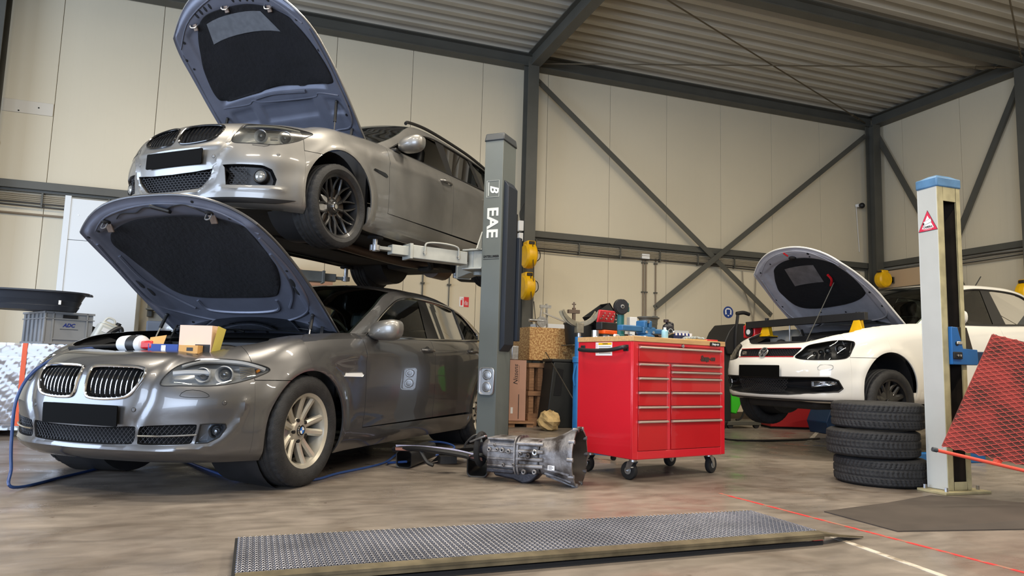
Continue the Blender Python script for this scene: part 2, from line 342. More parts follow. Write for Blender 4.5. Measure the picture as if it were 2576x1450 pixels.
# ------------------------------------------------------------------ fluorescent lamps under the roof (in front of and behind the camera)
for i, (x, y) in enumerate(LAMP_POS):
    t = thing('fluorescent_lamp', 'white twin-tube fluorescent lamp hung under the roof deck', 'lamp', (x, y, 5.45), group='fluorescent lamps under the roof')
    MB().b2((-.78, -.07, .03), (.78, .07, .09)).build('housing', M['white'], t, bev=.01)
    for hx in (-.6, .6): MB().cyl((hx, 0, .09), (hx, 0, .41), .006).build('hanger', M['zinc'], t)
    l = bpy.data.lights.new('tube_light', 'AREA'); l.shape = 'RECTANGLE'; l.size = 1.5; l.size_y = .10; l.energy = LAMP_POWER; l.color = LAMP_COL
    o = bpy.data.objects.new('tube_light', l); COL.objects.link(o); o.parent = t; o.location = (0, 0, .02)
def crp(P,t):
    P=np.asarray(P,float);n=len(P);i=int(min(max(math.floor(t),0),n-2));u=t-i
    p0=P[max(i-1,0)];p1=P[i];p2=P[i+1];p3=P[min(i+2,n-1)]
    return .5*((2*p1)+(-p0+p2)*u+(2*p0-5*p1+4*p2-p3)*u*u+(-p0+3*p1-3*p2+p3)*u**3)
def spl(P,n):
    return np.array([crp(P,t) for t in np.linspace(0,len(P)-1,n)])
def fn(pts):
    """smooth-ish monotone interpolation y(x) through pts"""
    x=np.array([p[0] for p in pts],float);y=np.array([p[1] for p in pts],float)
    h=np.diff(x);d=np.diff(y)/h;m=np.zeros(len(x));m[0]=d[0];m[-1]=d[-1]
    for i in range(1,len(x)-1):
        m[i]=0 if d[i-1]*d[i]<=0 else 2*d[i-1]*d[i]/(d[i-1]+d[i])
    def f(q):
        q=min(max(q,x[0]),x[-1]);i=min(max(int(np.searchsorted(x,q))-1,0),len(x)-2);t=(q-x[i])/h[i]
        return y[i]*(1+2*t)*(1-t)**2+h[i]*m[i]*t*(1-t)**2+y[i+1]*t*t*(3-2*t)+h[i]*m[i+1]*t*t*(t-1)
    return f
class Body:
    def __init__(s,outline,secs,arches=(),flare=.014,archR=.36):
        o=spl([(outline[1][0],-outline[1][1])]+list(outline)+[(outline[-2][0],-outline[-2][1])],900)
        k=899/(len(outline)+1);o=o[int(round(k)):int(round(899-k))+1];o[0][1]=0;o[-1][1]=0
        s.o=o;d=np.r_[0,np.cumsum(np.linalg.norm(np.diff(o,axis=0),axis=1))];s.d=d;s.L=d[-1]
        g=np.gradient(o,axis=0);nrm=np.stack([g[:,1],-g[:,0]],1);nrm/=np.linalg.norm(nrm,axis=1)[:,None]
        s.n=-nrm  # outward? fixed below
        if s.n[0][0]<0:s.n=-s.n
        s.n[0]=(1,0);s.n[-1]=(-1,0)
        s.A=np.linspace(0,s.L,240);K=len(secs[0][1])
        zs=[fn([(q[0],q[1][k][0]) for q in secs]) for k in range(K)];is_=[fn([(q[0],q[1][k][1]) for q in secs]) for k in range(K)]
        s.T=np.zeros((240,80,2))
        for i,a in enumerate(s.A):
            s.T[i]=spl([(zs[k](a),is_[k](a)) for k in range(K)],80)
            z=s.T[i,:,0]
            for j in range(1,80):
                if z[j]<=z[j-1]:z[j]=z[j-1]+1e-5
        s.arches=arches;s.flare=flare;s.archR=archR;s.creases=[]
    def az(s,a,z,off=0):
        sg=-1 if a<0 else 1;a=min(abs(a),s.L)
        q=a/s.L*239;i=min(int(q),238);u=q-i
        r0=np.interp(z,s.T[i,:,0],s.T[i,:,1]);r1=np.interp(z,s.T[i+1,:,0],s.T[i+1,:,1])
        ins=r0*(1-u)+r1*u-off
        x=np.interp(a,s.d,s.o[:,0]);y=np.interp(a,s.d,s.o[:,1]);nx=np.interp(a,s.d,s.n[:,0]);ny=np.interp(a,s.d,s.n[:,1]);m=math.hypot(nx,ny)
        for ax,azz in s.arches:
            r=math.hypot(x-ax,z-azz)
            if abs(y)>.6:ins-=s.flare*math.exp(-((r-s.archR-.02)/.05)**2)
        for P,Q,QP,LL,dep,wd,(b0,b1,c0,c1) in s.creases:
            if b0<a<b1 and c0<z<c1:
                p=np.array((a,z));t=np.clip(((p-P)*QP).sum(1)/LL,0,1);d=np.sqrt((((P+QP*t[:,None])-p)**2).sum(1).min());ins+=dep*math.exp(-(d/wd)**2)
        return np.array((x-nx/m*ins,sg*(y-ny/m*ins),z))
    def crease(s,pts,dep,wd):
        q=spl(pts,30);P=q[:-1];Q=q[1:];QP=Q-P;m=3*wd;s.creases.append((P,Q,QP,(QP**2).sum(1)+1e-12,dep,wd,(q[:,0].min()-m,q[:,0].max()+m,q[:,1].min()-m,q[:,1].max()+m)))
    def zr(s,a):
        i=int(min(abs(a),s.L)/s.L*239);return s.T[i,0,0],s.T[i,-1,0]
    def at_x(s,x):  # arc length where outline reaches x
        return float(np.interp(-x,-s.o[:,0],s.d))
F10=dict(outline=[(.83,0),(.81,.3),(.74,.55),(.60,.74),(.38,.86),(.1,.915),(-.5,.925),(-1.5,.93),(-2.4,.93),(-3.0,.915),(-3.5,.87),(-3.8,.76),(-3.98,.55),(-4.05,.3),(-4.07,0)],
 secs=[(0,[(.19,.10),(.24,.02),(.33,.015),(.42,.0),(.50,.0),(.62,.012),(.70,.045),(.765,.12),(.79,.22)]),
 (.35,[(.19,.10),(.24,.02),(.33,.015),(.42,.0),(.50,0),(.62,.018),(.71,.065),(.775,.15),(.80,.25)]),
 (.7,[(.19,.1),(.24,.03),(.33,.02),(.42,.01),(.52,.0),(.62,.03),(.70,.09),(.76,.17),(.80,.27)]),
 (1.05,[(.19,.07),(.25,.02),(.35,.0),(.45,.0),(.55,0),(.66,.02),(.75,.06),(.81,.12),(.85,.20)]),
 (1.43,[(.17,.04),(.25,.01),(.35,0),(.48,-.005),(.6,-.005),(.72,.01),(.81,.035),(.89,.09),(.92,.18)]),
 (2.03,[(.17,.06),(.22,.03),(.30,.01),(.45,.0),(.60,.0),(.74,.005),(.84,.012),(.93,.05),(.97,.12)]),
 (3.13,[(.17,.08),(.22,.04),(.30,.01),(.45,.005),(.60,.0),(.76,.0),(.85,.012),(.95,.045),(.99,.09)]),
 (4.4,[(.17,.06),(.25,.02),(.35,0),(.48,-.005),(.62,-.005),(.78,0),(.88,.01),(.97,.05),(1.02,.10)]),
 (5.2,[(.2,.08),(.28,.03),(.38,.01),(.5,0),(.62,0),(.76,.01),(.9,.03),(1.0,.09),(1.05,.16)]),
 (6.4,[(.22,.1),(.3,.03),(.4,.0),(.5,0),(.62,.02),(.76,.06),(.9,.08),(1.03,.10),(1.06,.2)])],
 arches=((0,.34),(-2.968,.34)),archR=.365)
E91=dict(outline=[(.77,0),(.75,.3),(.68,.53),(.54,.72),(.33,.83),(.1,.885),(-.5,.895),(-1.5,.9),(-2.3,.895),(-2.76,.885),(-3.2,.84),(-3.5,.72),(-3.66,.5),(-3.72,.25),(-3.73,0)],
 secs=[(0,[(.17,.12),(.20,.03),(.29,.02),(.38,.01),(.47,.0),(.58,.012),(.68,.04),(.77,.10),(.805,.18)]),
 (.35,[(.17,.12),(.20,.03),(.29,.02),(.38,.01),(.47,0),(.58,.015),(.68,.05),(.765,.12),(.80,.20)]),
 (.66,[(.16,.1),(.20,.03),(.29,.02),(.38,.01),(.48,.0),(.58,.02),(.68,.06),(.76,.13),(.80,.21)]),
 (1.0,[(.16,.07),(.21,.02),(.32,.0),(.43,.0),(.53,0),(.63,.02),(.72,.05),(.78,.11),(.82,.19)]),
 (1.36,[(.16,.04),(.22,.01),(.33,0),(.46,-.005),(.58,-.005),(.70,.01),(.79,.035),(.86,.09),(.89,.17)]),
 (1.96,[(.16,.08),(.20,.03),(.29,.01),(.43,.0),(.57,.0),(.70,.005),(.81,.015),(.89,.05),(.935,.12)]),
 (3.0,[(.16,.10),(.20,.04),(.29,.01),(.43,.005),(.57,.0),(.72,.0),(.83,.015),(.92,.05),(.96,.09)]),
 (4.1,[(.16,.06),(.24,.02),(.33,0),(.46,-.005),(.60,-.005),(.75,0),(.86,.015),(.94,.05),(.98,.09)]),
 (4.9,[(.2,.08),(.27,.03),(.36,.01),(.48,0),(.60,0),(.74,.01),(.86,.02),(.95,.05),(.99,.09)]),
 (5.9,[(.22,.1),(.28,.03),(.38,.0),(.48,0),(.60,.02),(.74,.04),(.86,.05),(.96,.07),(1.0,.1)])],
 arches=((0,.34),(-2.76,.34)),archR=.35)
POL=dict(outline=[(.80,0),(.78,.28),(.72,.50),(.58,.68),(.36,.78),(.1,.825),(-.5,.835),(-1.4,.84),(-2.1,.835),(-2.47,.825),(-2.8,.77),(-3.02,.62),(-3.12,.4),(-3.16,.2),(-3.17,0)],
 secs=[(0,[(.20,.10),(.23,.02),(.31,.01),(.39,.0),(.48,.0),(.56,.01),(.63,.05),(.70,.09),(.74,.16)]),
 (.35,[(.20,.10),(.23,.02),(.31,.01),(.39,.0),(.48,0),(.57,.02),(.65,.06),(.71,.11),(.75,.18)]),
 (.62,[(.19,.1),(.23,.02),(.31,.01),(.40,.0),(.49,.0),(.59,.02),(.68,.07),(.74,.13),(.79,.21)]),
 (.95,[(.19,.07),(.23,.02),(.33,.0),(.43,.0),(.53,0),(.64,.02),(.74,.05),(.80,.10),(.84,.18)]),
 (1.3,[(.19,.04),(.24,.01),(.34,0),(.46,-.005),(.58,-.005),(.70,.01),(.80,.035),(.87,.09),(.91,.16)]),
 (1.9,[(.19,.07),(.23,.03),(.31,.01),(.44,.0),(.58,.0),(.71,.005),(.83,.02),(.92,.06),(.965,.12)]),
 (2.8,[(.19,.07),(.23,.04),(.31,.01),(.44,.005),(.58,.0),(.73,.0),(.85,.015),(.95,.05),(.99,.09)]),
 (3.75,[(.19,.06),(.24,.02),(.34,0),(.46,-.005),(.60,-.005),(.75,0),(.88,.015),(.97,.05),(1.01,.09)]),
 (4.4,[(.2,.08),(.27,.03),(.36,.01),(.48,0),(.60,0),(.74,.01),(.88,.02),(.98,.05),(1.02,.09)]),
 (5.3,[(.22,.1),(.28,.03),(.38,.0),(.48,0),(.60,.02),(.74,.03),(.88,.04),(.98,.06),(1.02,.1)])],
 arches=((0,.335),(-2.47,.335)),archR=.335)
# ------------------------------------------------------------------ car construction kit
def closed_spline(P, n):
    P = [np.array(p, float) for p in P]; N = len(P); out = []
    for k in range(n):
        t = k*N/n; i = int(t); u = t-i; a, b, c, d = P[i-1], P[i], P[(i+1) % N], P[(i+2) % N]
        out.append(.5*((2*b)+(c-a)*u+(2*a-5*b+4*c-d)*u*u+(3*b-a-3*c+d)*u**3))
    return np.array(out)
def tighten(P, r=.25):
    """duplicate corners so that the closed spline keeps nearly straight sides"""
    out = []; N = len(P)
    for i in range(N):
        a, b, c = (np.array(P[j % N], float) for j in (i-1, i, i+1)); out += [b+(a-b)*r*.5, b+(c-b)*r*.5]
    return out
def pose(x, y, z, th, pt):
    d = Vector((cos(th), sin(th), 0)); l = Vector((-sin(th), cos(th), 0)); u = Vector((0, 0, 1))
    dd = d*cos(pt)+u*sin(pt); uu = u*cos(pt)-d*sin(pt)
    m = Matrix((dd, l, uu)).transposed().to_4x4(); m.translation = (x, y, z); return m
class Feat:
    def __init__(s, B, poly, sharp=.0, n=96, mirror=False):
        P = [(-p[0], p[1]) for p in poly][::-1] if mirror else list(poly)
        s.B = B; s.P = closed_spline(tighten(P, sharp) if sharp else P, n); s.a0 = s.P[:, 0].min()+1e-3; s.a1 = s.P[:, 0].max()-1e-3
    def lohi(s, a):
        P = s.P; Q = np.roll(P, -1, 0); z = []
        for p, q in zip(P, Q):
            if (p[0]-a)*(q[0]-a) <= 0 and p[0] != q[0]: z.append(p[1]+(q[1]-p[1])*(a-p[0])/(q[0]-p[0]))
        return (min(z), max(z)) if z else (P[0][1], P[0][1])
    def at(s, u, v, off=0, pad=0):
        a = s.a0+(s.a1-s.a0)*(1-cos(pi*u))/2; lo, hi = s.lohi(a); lo -= pad; hi += pad
        return s.B.az(a, lo+(hi-lo)*v, off)
    def c(s): return s.P.mean(0)
    def grid(s, mb, off, nu=24, nv=4): return mb.grid(lambda u, v: s.at(u, v, off), nu, nv)
    def solid(s, mb, o1, o2, nu=30, nv=4):
        a = MB().grid(lambda u, v: s.at(u, v, o1), nu, nv); b = MB().grid(lambda u, v: s.at(u, v, o2), nu, nv); n = len(a.v); k = nv+1
        ed = [(i*k, (i+1)*k) for i in range(nu)]+[(nu*k+j, nu*k+j+1) for j in range(nv)]+[((i+1)*k+nv, i*k+nv) for i in range(nu)][::-1]+[(j+1, j) for j in range(nv)][::-1]
        return mb.add(a.v+b.v, a.f+[tuple(i+n for i in f[::-1]) for f in b.f]+[(p, p+n, q+n, q) for p, q in ed])
    def pan(s, mb, d0, d1, sh=.12, nu=30):
        c = s.c()
        def q(k, sc, off):
            p = c+(s.P[k % len(s.P)]-c)*sc; return s.B.az(p[0], p[1], off)
        N = len(s.P); vs = [q(k, 1.004, d0) for k in range(N)]+[q(k, 1-sh*.5, d1*.8) for k in range(N)]+[q(k, 1-sh, d1) for k in range(N)]
        fs = [(r*N+k, r*N+(k+1) % N, (r+1)*N+(k+1) % N, (r+1)*N+k) for r in range(2) for k in range(N)]
        mb.add(vs, fs); c0 = s.B.az(c[0], c[1], d1); base = len(mb.v)-N
        mb.add([c0], []); i0 = len(mb.v)-1; mb.f += [(base+k, base+(k+1) % N, i0) for k in range(N)]; return mb
    def rim(s, mb, off, r, sc=1.0, n=6):
        c = s.c(); return mb.ring([s.B.az(*(c+(p-c)*sc), off) for p in s.P], r, n, closed=True)
class Car:
    def __init__(s, cfg, P, label, paint, name='car'):
        s.B = Body(cfg['outline'], cfg['secs'], cfg['arches'], .014, cfg['archR']); s.cfg = cfg; s.paint = paint
        s.root = thing(name, label, 'car', M=pose(*P)); s.arch = []
        for ax, az in cfg['arches']:
            for sg in (-1, 1):
                c = MB().cyl((ax, sg*.52, az), (ax, sg*1.3, az), cfg['archR'], 72).build('cut', None, s.root, smooth=False); s.arch.append(c)
    def patch(s, name, aL, aR, zlo, zhi, m, n, cuts=(), mt=None, parent=None, th=.012, cols=None, mirror=False, arch=False, smooth=True):
        B = s.B; sg = -1 if mirror else 1
        lo = zlo if callable(zlo) else (lambda a: zlo if zlo is not None else B.zr(a)[0]); hi = zhi if callable(zhi) else (lambda a: zhi if zhi is not None else B.zr(a)[1])
        gl = lambda v: aL+0*v if not callable(aL) else aL(v); gr = lambda v: aR+0*v if not callable(aR) else aR(v)
        U = cols or [i/m for i in range(m+1)]; m = len(U)-1
        def P(u, v, off):
            a = gl(v)+(gr(v)-gl(v))*u; z = lo(a)+(hi(a)-lo(a))*v
            p = B.az(sg*a, z, off); return p
        vs = [P(u, j/n, 0) for u in U for j in range(n+1)]+[P(u, j/n, -th) for u in U for j in range(n+1)]; k = n+1; N = (m+1)*k
        fs = [(i*k+j, (i+1)*k+j, (i+1)*k+j+1, i*k+j+1) for i in range(m) for j in range(n)]
        ed = [(i*k, (i+1)*k) for i in range(m)]+[(m*k+j, m*k+j+1) for j in range(n)]+[((i+1)*k+n, i*k+n) for i in range(m)]+[(j+1, j) for j in range(n)]
        fs += [tuple(q+N for q in f[::-1]) for f in fs]+[(p, p+N, q+N, q) for p, q in ed]
        o = MB().add(vs, fs).build(name, mt or s.paint, parent or s.root, ang=30)
        cs = list(cuts)+([c for c in s.arch] if arch else [])
        if cs: boolcut(o, cs)
        return o
    def cut(s, f, o=.06, i=-.2):
        return f.solid(MB(), o, i).build('cut', None, s.root, smooth=False)
def tyre_mesh(Ro, W, Ri, kind='road', n=160):
    """tyre around the local y axis; outer side is +y"""
    hw = W/2; prof = [(Ri, -hw*.80), (Ri+.012, -hw*.92), ((Ri+Ro)/2-.005, -hw*1.02), (Ro-.030, -hw*.97), (Ro-.010, -hw*.86)]
    K = 24; tread = [(-hw*.80+i*(hw*1.6)/K) for i in range(K+1)]
    rows = [(r, h, 0) for r, h in prof]+[(Ro-.004*(t/hw)**2*1.6, t, 1) for t in tread]+[(r, -h, 0) for r, h in prof[::-1]]
    mb = MB(); vs = []; k = len(rows)
    for i in range(n):
        th = 2*pi*i/n
        for r, h, tr in rows:
            d = 0
            if tr:
                x = h/hw
                if kind == 'winter':
                    if abs((abs(x)*1.15+.0+i*60/n) % 1) < .34 or (abs(abs(x)-.30) < .035): d = .007
                else:
                    if min(abs(x-g) for g in (-.5, -.17, .17, .5)) < .036: d = .007
                    elif abs(x) > .58 and (i*40/n) % 1 < .22: d = .004
            vs.append(((r-d)*cos(th), h, (r-d)*sin(th)))
    fs = [(i*k+j, ((i+1) % n)*k+j, ((i+1) % n)*k+j+1, i*k+j+1) for i in range(n) for j in range(k-1)]
    fs += [((i+1) % n*k, i*k, i*k+k-1, (i+1) % n*k+k-1) for i in range(n)]
    return mb.add(vs, fs)
Ym = Matrix(((1, 0, 0), (0, 0, 1), (0, -1, 0))).to_3x3()   # local z -> +y
def rim_barrel(Ri, hw, lipw=.012):
    return MB().lathe([(Ri-.005, -hw*.8), (Ri+.006, -hw*.84), (Ri-.018, -hw*.6), (Ri-.03, -.02), (Ri-.022, hw*.5), (Ri-.014, hw*.78), (Ri+.006, hw*.88), (Ri+.008, hw*.84), (Ri-.001, hw*.74)], 64, Ym)
def make_wheel(parent, kind, Ro, W, Ri, M0, name='wheel', label=None):
    w_ = bpy.data.objects.new(name, None); COL.objects.link(w_); w_.parent = parent; w_.matrix_local = M0
    if label: w_['label'] = label
    tyre_mesh(Ro, W, Ri, 'road').build('tyre', M['rubber'], w_, ang=40)
    hw = W/2; rm = M[{'ten': 'rimsilver', 'mesh': 'rimblack', 'five': 'rimblack'}[kind]]
    b = rim_barrel(Ri, hw); fo = hw*.70
    sp = MB()
    def spoke(a0, a1, r0, r1, w0, w1, y0, y1, th=.022):
        N = 7; top = []; 
        for i in range(N+1):
            t = i/N; r = r0+(r1-r0)*t; a = a0+(a1-a0)*t; ww = w0+(w1-w0)*t; y = y0+(y1-y0)*(t**1.6)
            c = Vector((cos(a), 0, sin(a))); s_ = Vector((-sin(a), 0, cos(a)))
            top.append([c*r-s_*ww/2+Vector((0, y-th*.4, 0)), c*r-s_*ww*.22+Vector((0, y, 0)), c*r+s_*ww*.22+Vector((0, y, 0)), c*r+s_*ww/2+Vector((0, y-th*.4, 0)), c*r+s_*ww*.4+Vector((0, y-th*1.5, 0)), c*r-s_*ww*.4+Vector((0, y-th*1.5, 0))])
        vs = [p for q in top for p in q]; sp.add(vs, [(i*6+j, i*6+(j+1) % 6, (i+1)*6+(j+1) % 6, (i+1)*6+j) for i in range(N) for j in range(6)]+[(0, 1, 2, 3, 4, 5), tuple(N*6+j for j in range(6))])
    if kind == 'ten':
        for k in range(5):
            a = pi/2+.22+2*pi*k/5
            for sg in (-1, 1): spoke(a+sg*.27, a+sg*.235, .052, Ri-.012, .042, .046, fo-.035, fo+.002, .03)
        sp.lathe([(0, fo-.025), (.06, fo-.027), (.078, fo-.040), (.085, fo-.07)], 32, Ym)
    elif kind == 'mesh':
        for k in range(10):
            a = 2*pi*k/10+.1
            spoke(a, a, .05, .115, .030, .026, fo-.045, fo-.030, .02)
            for sg in (-1, 1): spoke(a, a+sg*.24, .105, Ri-.010, .022, .018, fo-.030, fo, .02)
        sp.lathe([(0, fo-.03), (.045, fo-.03), (.062, fo-.045), (.07, fo-.07)], 32, Ym)
    else:
        for k in range(5):
            a = pi/2+2*pi*k/5+.0
            spoke(a, a, .04, Ri-.012, .10, .05, fo-.03, fo-.006, .03)
            spoke(a-.30, a-.52, .10, Ri-.012, .05, .03, fo-.03, fo-.006, .03); spoke(a+.30, a+.52, .10, Ri-.012, .05, .03, fo-.03, fo-.006, .03)
        sp.lathe([(0, fo-.03), (.05, fo-.03), (.115, fo-.032), (.12, fo-.06)], 32, Ym)
    ri = b.build('rim', rm, w_, ang=40); sp.build('spokes', rm, w_, ang=28)
    MB().lathe([(.03, -.02), (.148, -.02), (.15, -.012), (.15, .005), (.148, .012), (.08, .014), (.075, .03), (.03, .035)], 40, Ym).build('brake_disc', M['disc'], w_)
    MB().b2((.06, -.035, -.07), (.165, .035, .07)).build('brake_caliper', M['zinc'], w_, bev=.012)
    cp = MB().lathe([(0, fo-.014), (.030, fo-.015), (.034, fo-.02), (.034, fo-.035)], 28, Ym).build('centre_cap', M['chrome'] if kind == 'mesh' else M['black'], w_)
    if kind == 'ten':
        MB().lathe([(.0305, fo-.0135), (.034, fo-.0135), (.035, fo-.018)], 28, Ym).build('cap_ring', M['chrome'], cp)
        for q in range(4): MB().lathe([(0.0005, fo-.0125), (.0215, fo-.0125)], 8, Ym, a0=pi/2*q+.05, a1=pi/2*(q+1)+.05).build('roundel_quarter', M['roundel_blue' if q % 2 else 'white'], cp)
        for k in range(5):
            a = pi/2+.22+2*pi*(k+.5)/5; c = Vector((.066*cos(a), fo-.038, .066*sin(a))); MB().cyl(c, c+Vector((0, .018, 0)), .011, 6).build('wheel_bolt', M['black'], w_)
    if kind == 'mesh':
        MB().lathe([(.018, fo-.013), (.024, fo-.0125), (.03, fo-.0145)], 24, Ym).build('cap_ring', M['black'], cp)
    return w_
M['rimsilver'] = mat('silver_alloy', srgb(196, 190, 176), .34, .55, noise=.12, nscale=14); M['rimblack'] = mat('satin_black_alloy', (.012, .012, .013), .38, noise=.5, nscale=10, coat=.2)
M['disc'] = mat('brake_disc_steel', (.07, .055, .045), .5, .6); M['roundel_blue'] = mat('roundel_blue', srgb(40, 110, 200), .3)
def paint(name, c, rough=.34, metal=.75, dirt=0):
    m = mat(name, c, rough, metal, coat=.85, noise=dirt if dirt else .04, nscale=2.2, lo=.38, hi=.62)
    m.node_tree.nodes['Principled BSDF'].inputs['Coat Roughness'].default_value = .03+dirt*.25
    return m
M['p_grey'] = paint('dark_grey_metallic_paint', (.128, .127, .130), .34); M['p_silver'] = paint('dusty_silver_metallic_paint', (.265, .260, .250), .44, dirt=.22)
M['p_white'] = paint('white_car_paint', (.76, .745, .69), .45, 0)
M['under'] = mat('hood_underside_paint', srgb(106, 110, 124), .42, .35, noise=.12, nscale=7); M['underw'] = mat('white_hood_underside', srgb(164, 164, 172), .5, noise=.14, nscale=9)
M['pad'] = mat('hood_insulation_felt', (.004, .004, .006), .95, noise=.45, nscale=6, bump=.6, bscale=30); M['seal'] = mat('rubber_seal', (.008, .008, .009), .6)
M['bay'] = mat('engine_bay_black', (.018, .018, .02), .55, noise=.3, nscale=8); M['under_tray'] = mat('dirty_underbody_black', (.024, .022, .020), .8, noise=.5, nscale=5, bump=.3, bscale=20)
M['reflect'] = mat('lamp_reflector', (.75, .75, .76), .16, 1); M['leather'] = mat('black_leather', (.014, .013, .012), .45); M['amber'] = mat('amber_lens', (.8, .28, .03), .2)
M['lens_grey'] = mat('lamp_inner_grey', srgb(150, 150, 148), .35, .5)

class Hood:
    """open hood: s runs from the hinge line to the front edge, u across; n is the outer side"""
    def __init__(s, car, hx, hz, ang, w0, w1, wf, sc, sm, pw=2.6, back=.10, crown=.055, mt='under', name='hood', rd=.03):
        s.hx, s.hz, s.a = hx, hz, R(ang); s.w0, s.w1, s.wf, s.sc, s.sm, s.pw, s.back, s.crown = w0, w1, wf, sc, sm, pw, back, crown
        s.rd = rd; s.car = car; s.wfn = fn([(0, w0), (.45, w1), (1, wf)]); s.mt = mt
        s.root = bpy.data.objects.new(name, None); COL.objects.link(s.root); s.root.parent = car.root
    def st(s, u, t):
        sf = s.sc+(s.sm-s.sc)*(1-abs(u)**s.pw); sb = -s.back*(1-u*u); return sb+(sf-sb)*t
    def loc(s, u, t, n=0):
        sv = s.st(u, t); y = u*s.wfn(min(max(sv/s.sc, 0), 1))*(1-s.rd*max(0, (t-.78)/.22)**2.2)
        z = s.crown*(1-abs(u)**2.2)-.035*(max(0, t-.55)/.45)**2-.02*(1-t)*(0) + n
        z -= .018*abs(u)**8
        x = s.hx+sv*cos(s.a)-z*sin(s.a); zz = s.hz+sv*sin(s.a)+z*cos(s.a); return (x, y, zz)
    def build(s, th, pad_out, pad_mt, pad_bulge=.012):
        G_ = MB().grid(lambda i, j: s.loc(2*i-1, j, .004), 48, 30); G_.build('outer_skin', s.car.paint, s.root)
        G2 = MB().grid(lambda i, j: s.loc(2*i-1, j, -th(2*i-1, j)), 96, 72)
        G2.build('inner_frame', M[s.mt], s.root, ang=50)
        k = 60; e = MB()
        pts = [s.loc(-1, j/20, 0) for j in range(21)]+[s.loc(2*i/k-1, 1, 0) for i in range(1, k+1)]+[s.loc(1, 1-j/20, 0) for j in range(1, 21)]+[s.loc(1-2*i/30, 0, 0) for i in range(1, 30)]
        e.ring(pts, .009, 6, closed=True); e.build('folded_edge', s.car.paint, s.root)
        P = closed_spline(pad_out, 120); c = P.mean(0); vs = []; fs = []; N = 120
        rings = [1.0, .985, .95, .8, .6, .4, .2]
        for q, sc in enumerate(rings):
            for p in P:
                w_ = c+(p-c)*sc; nb = (0.000 if q == 0 else pad_bulge*.7 if q == 1 else pad_bulge)
                nb += .004*sin(w_[0]*9+1)*cos(w_[1]*13) if q > 1 else 0
                vs.append(s.loc(w_[0], w_[1], -th(w_[0], w_[1])-nb))
        vs.append(s.loc(c[0], c[1], -th(*c)-pad_bulge))
        fs = [(q*N+k_, q*N+(k_+1) % N, (q+1)*N+(k_+1) % N, (q+1)*N+k_) for q in range(len(rings)-1) for k_ in range(N)]
        fs += [((len(rings)-1)*N+k_, (len(rings)-1)*N+(k_+1) % N, len(vs)-1) for k_ in range(N)]
        MB().add(vs, fs).build('insulation_pad', M[pad_mt], s.root)
        s.th = th
    def ridge(s, pts, r=.007, closed=False, mt=None, name='pressed_ridge'):
        MB().tube([s.loc(u, t, -s.th(u, t)-.001) for u, t in pts], r, 6, 6, closed).build(name, M[mt or s.mt], s.root)
    def dot(s, u, t, r=.012, mt='dark', h=.003, name='hole', st=1.0, off=.001):
        p = Vector(s.loc(u, t, -s.th(u, t)-off)); a = Vector(s.loc(u+.01, t, -s.th(u, t)-off)); n = Vector((sin(s.a), 0, -cos(s.a)))
        x = (a-p).normalized(); m = frame(p, x, n); mb = MB().lathe([(0, h), (r*.8, h), (r, 0)], 14); mb.v = [(v[0], v[1]*st, v[2]) for v in mb.v]
        mb.xf(m).build(name, M[mt], s.root)
    def strut(s, u, t, base, r=.010):
        p = Vector(s.loc(u, t, -s.th(u, t)-.01)); b = Vector(base); m = b+(p-b)*.55
        g = bpy.data.objects.new('gas_strut', None); COL.objects.link(g); g.parent = s.car.root
        MB().cyl(m, p, r*1.25, 12).build('strut_tube', M['black'], g); MB().cyl(b, m, r*.55, 8).build('strut_rod', M['chrome'], g); [MB().sph(e, .014).build('ball_joint', M['black'], g) for e in (p, b)]
def sm(x, a, b): t = min(max((x-a)/(b-a), 0), 1); return t*t*(3-2*t)
class Cabin:
    def __init__(s, car, S, D, belt, ysl, bulge, crown, tw, tr):
        """S silhouette polyline (x,z) front base to rear base, D window top polyline (x,z), belt (x,z) line"""
        s.car = car; s.S = S; s.D = D; s.ysl = ysl; s.tw, s.tr = tw, tr; s.bulge = fn(bulge); s.crown = fn(crown)
        B = car.B; s.B = B
    def Y(s, x, z):
        a = s.B.at_x(x); zt = s.B.zr(a)[1]; yb = s.B.az(a, zt)[1]
        return yb+.004-(z-zt)*s.ysl-.10*max(0, z-zt)**2
    def sp(s, t): p = crp(s.S, t*(len(s.S)-1)); return p[0], p[1]
    def dp(s, t): p = crp(s.D, t*(len(s.D)-1)); return p[0], p[1]
    def side(s, sg=1, name='roof_side_frame'):
        def f(u, v):
            a = s.sp(u); d = s.dp(u); x = a[0]+(d[0]-a[0])*v; z = a[1]+(d[1]-a[1])*v
            y = s.Y(x, z)-.020*(1-v)**3; return (x, sg*y, z)
        g = MB().grid(f, 60, 6); g2 = MB().grid(lambda u, v: tuple(np.array(f(u, v))-np.array((0, sg*.02, 0))), 60, 6); g.add(g2.v, g2.f); n = len(g2.v)
        for i in range(60): g.f.append((i*7+6, (i+1)*7+6, (i+1)*7+6+n, i*7+6+n))
        return g.build(name, s.car.paint, s.car.root)
    def span(s, t0, t1, name, mt, off=0, nu=24, uu=1.0):
        def f(i, j):
            t = t0+(t1-t0)*i; u = (2*j-1)*uu; x, z = s.sp(t); y = s.Y(x, z)-.020
            return (x+s.bulge(t)*(1-abs(u)**2.0), u*y, z+s.crown(t)*(1-abs(u)**2.4)+off)
        return MB().grid(f, nu, 28).build(name, mt, s.car.root)
    def glass(s, poly, name, mt, sg=1, off=-.004, parent=None):
        """side pane: poly list of (x,z) with n-gon filled"""
        P = [(x, sg*(s.Y(x, z)+off), z) for x, z in poly]; o = MB().add(P, [tuple(range(len(P)))]).build(name, mt, parent or s.car.root, smooth=False); return o
    def strip(s, pts, r, name, mt, sg=1, off=.004, closed=False):
        return MB().tube([(x, sg*(s.Y(x, z)+off), z) for x, z in pts], r, 6, 5, closed).build(name, mt, s.car.root)
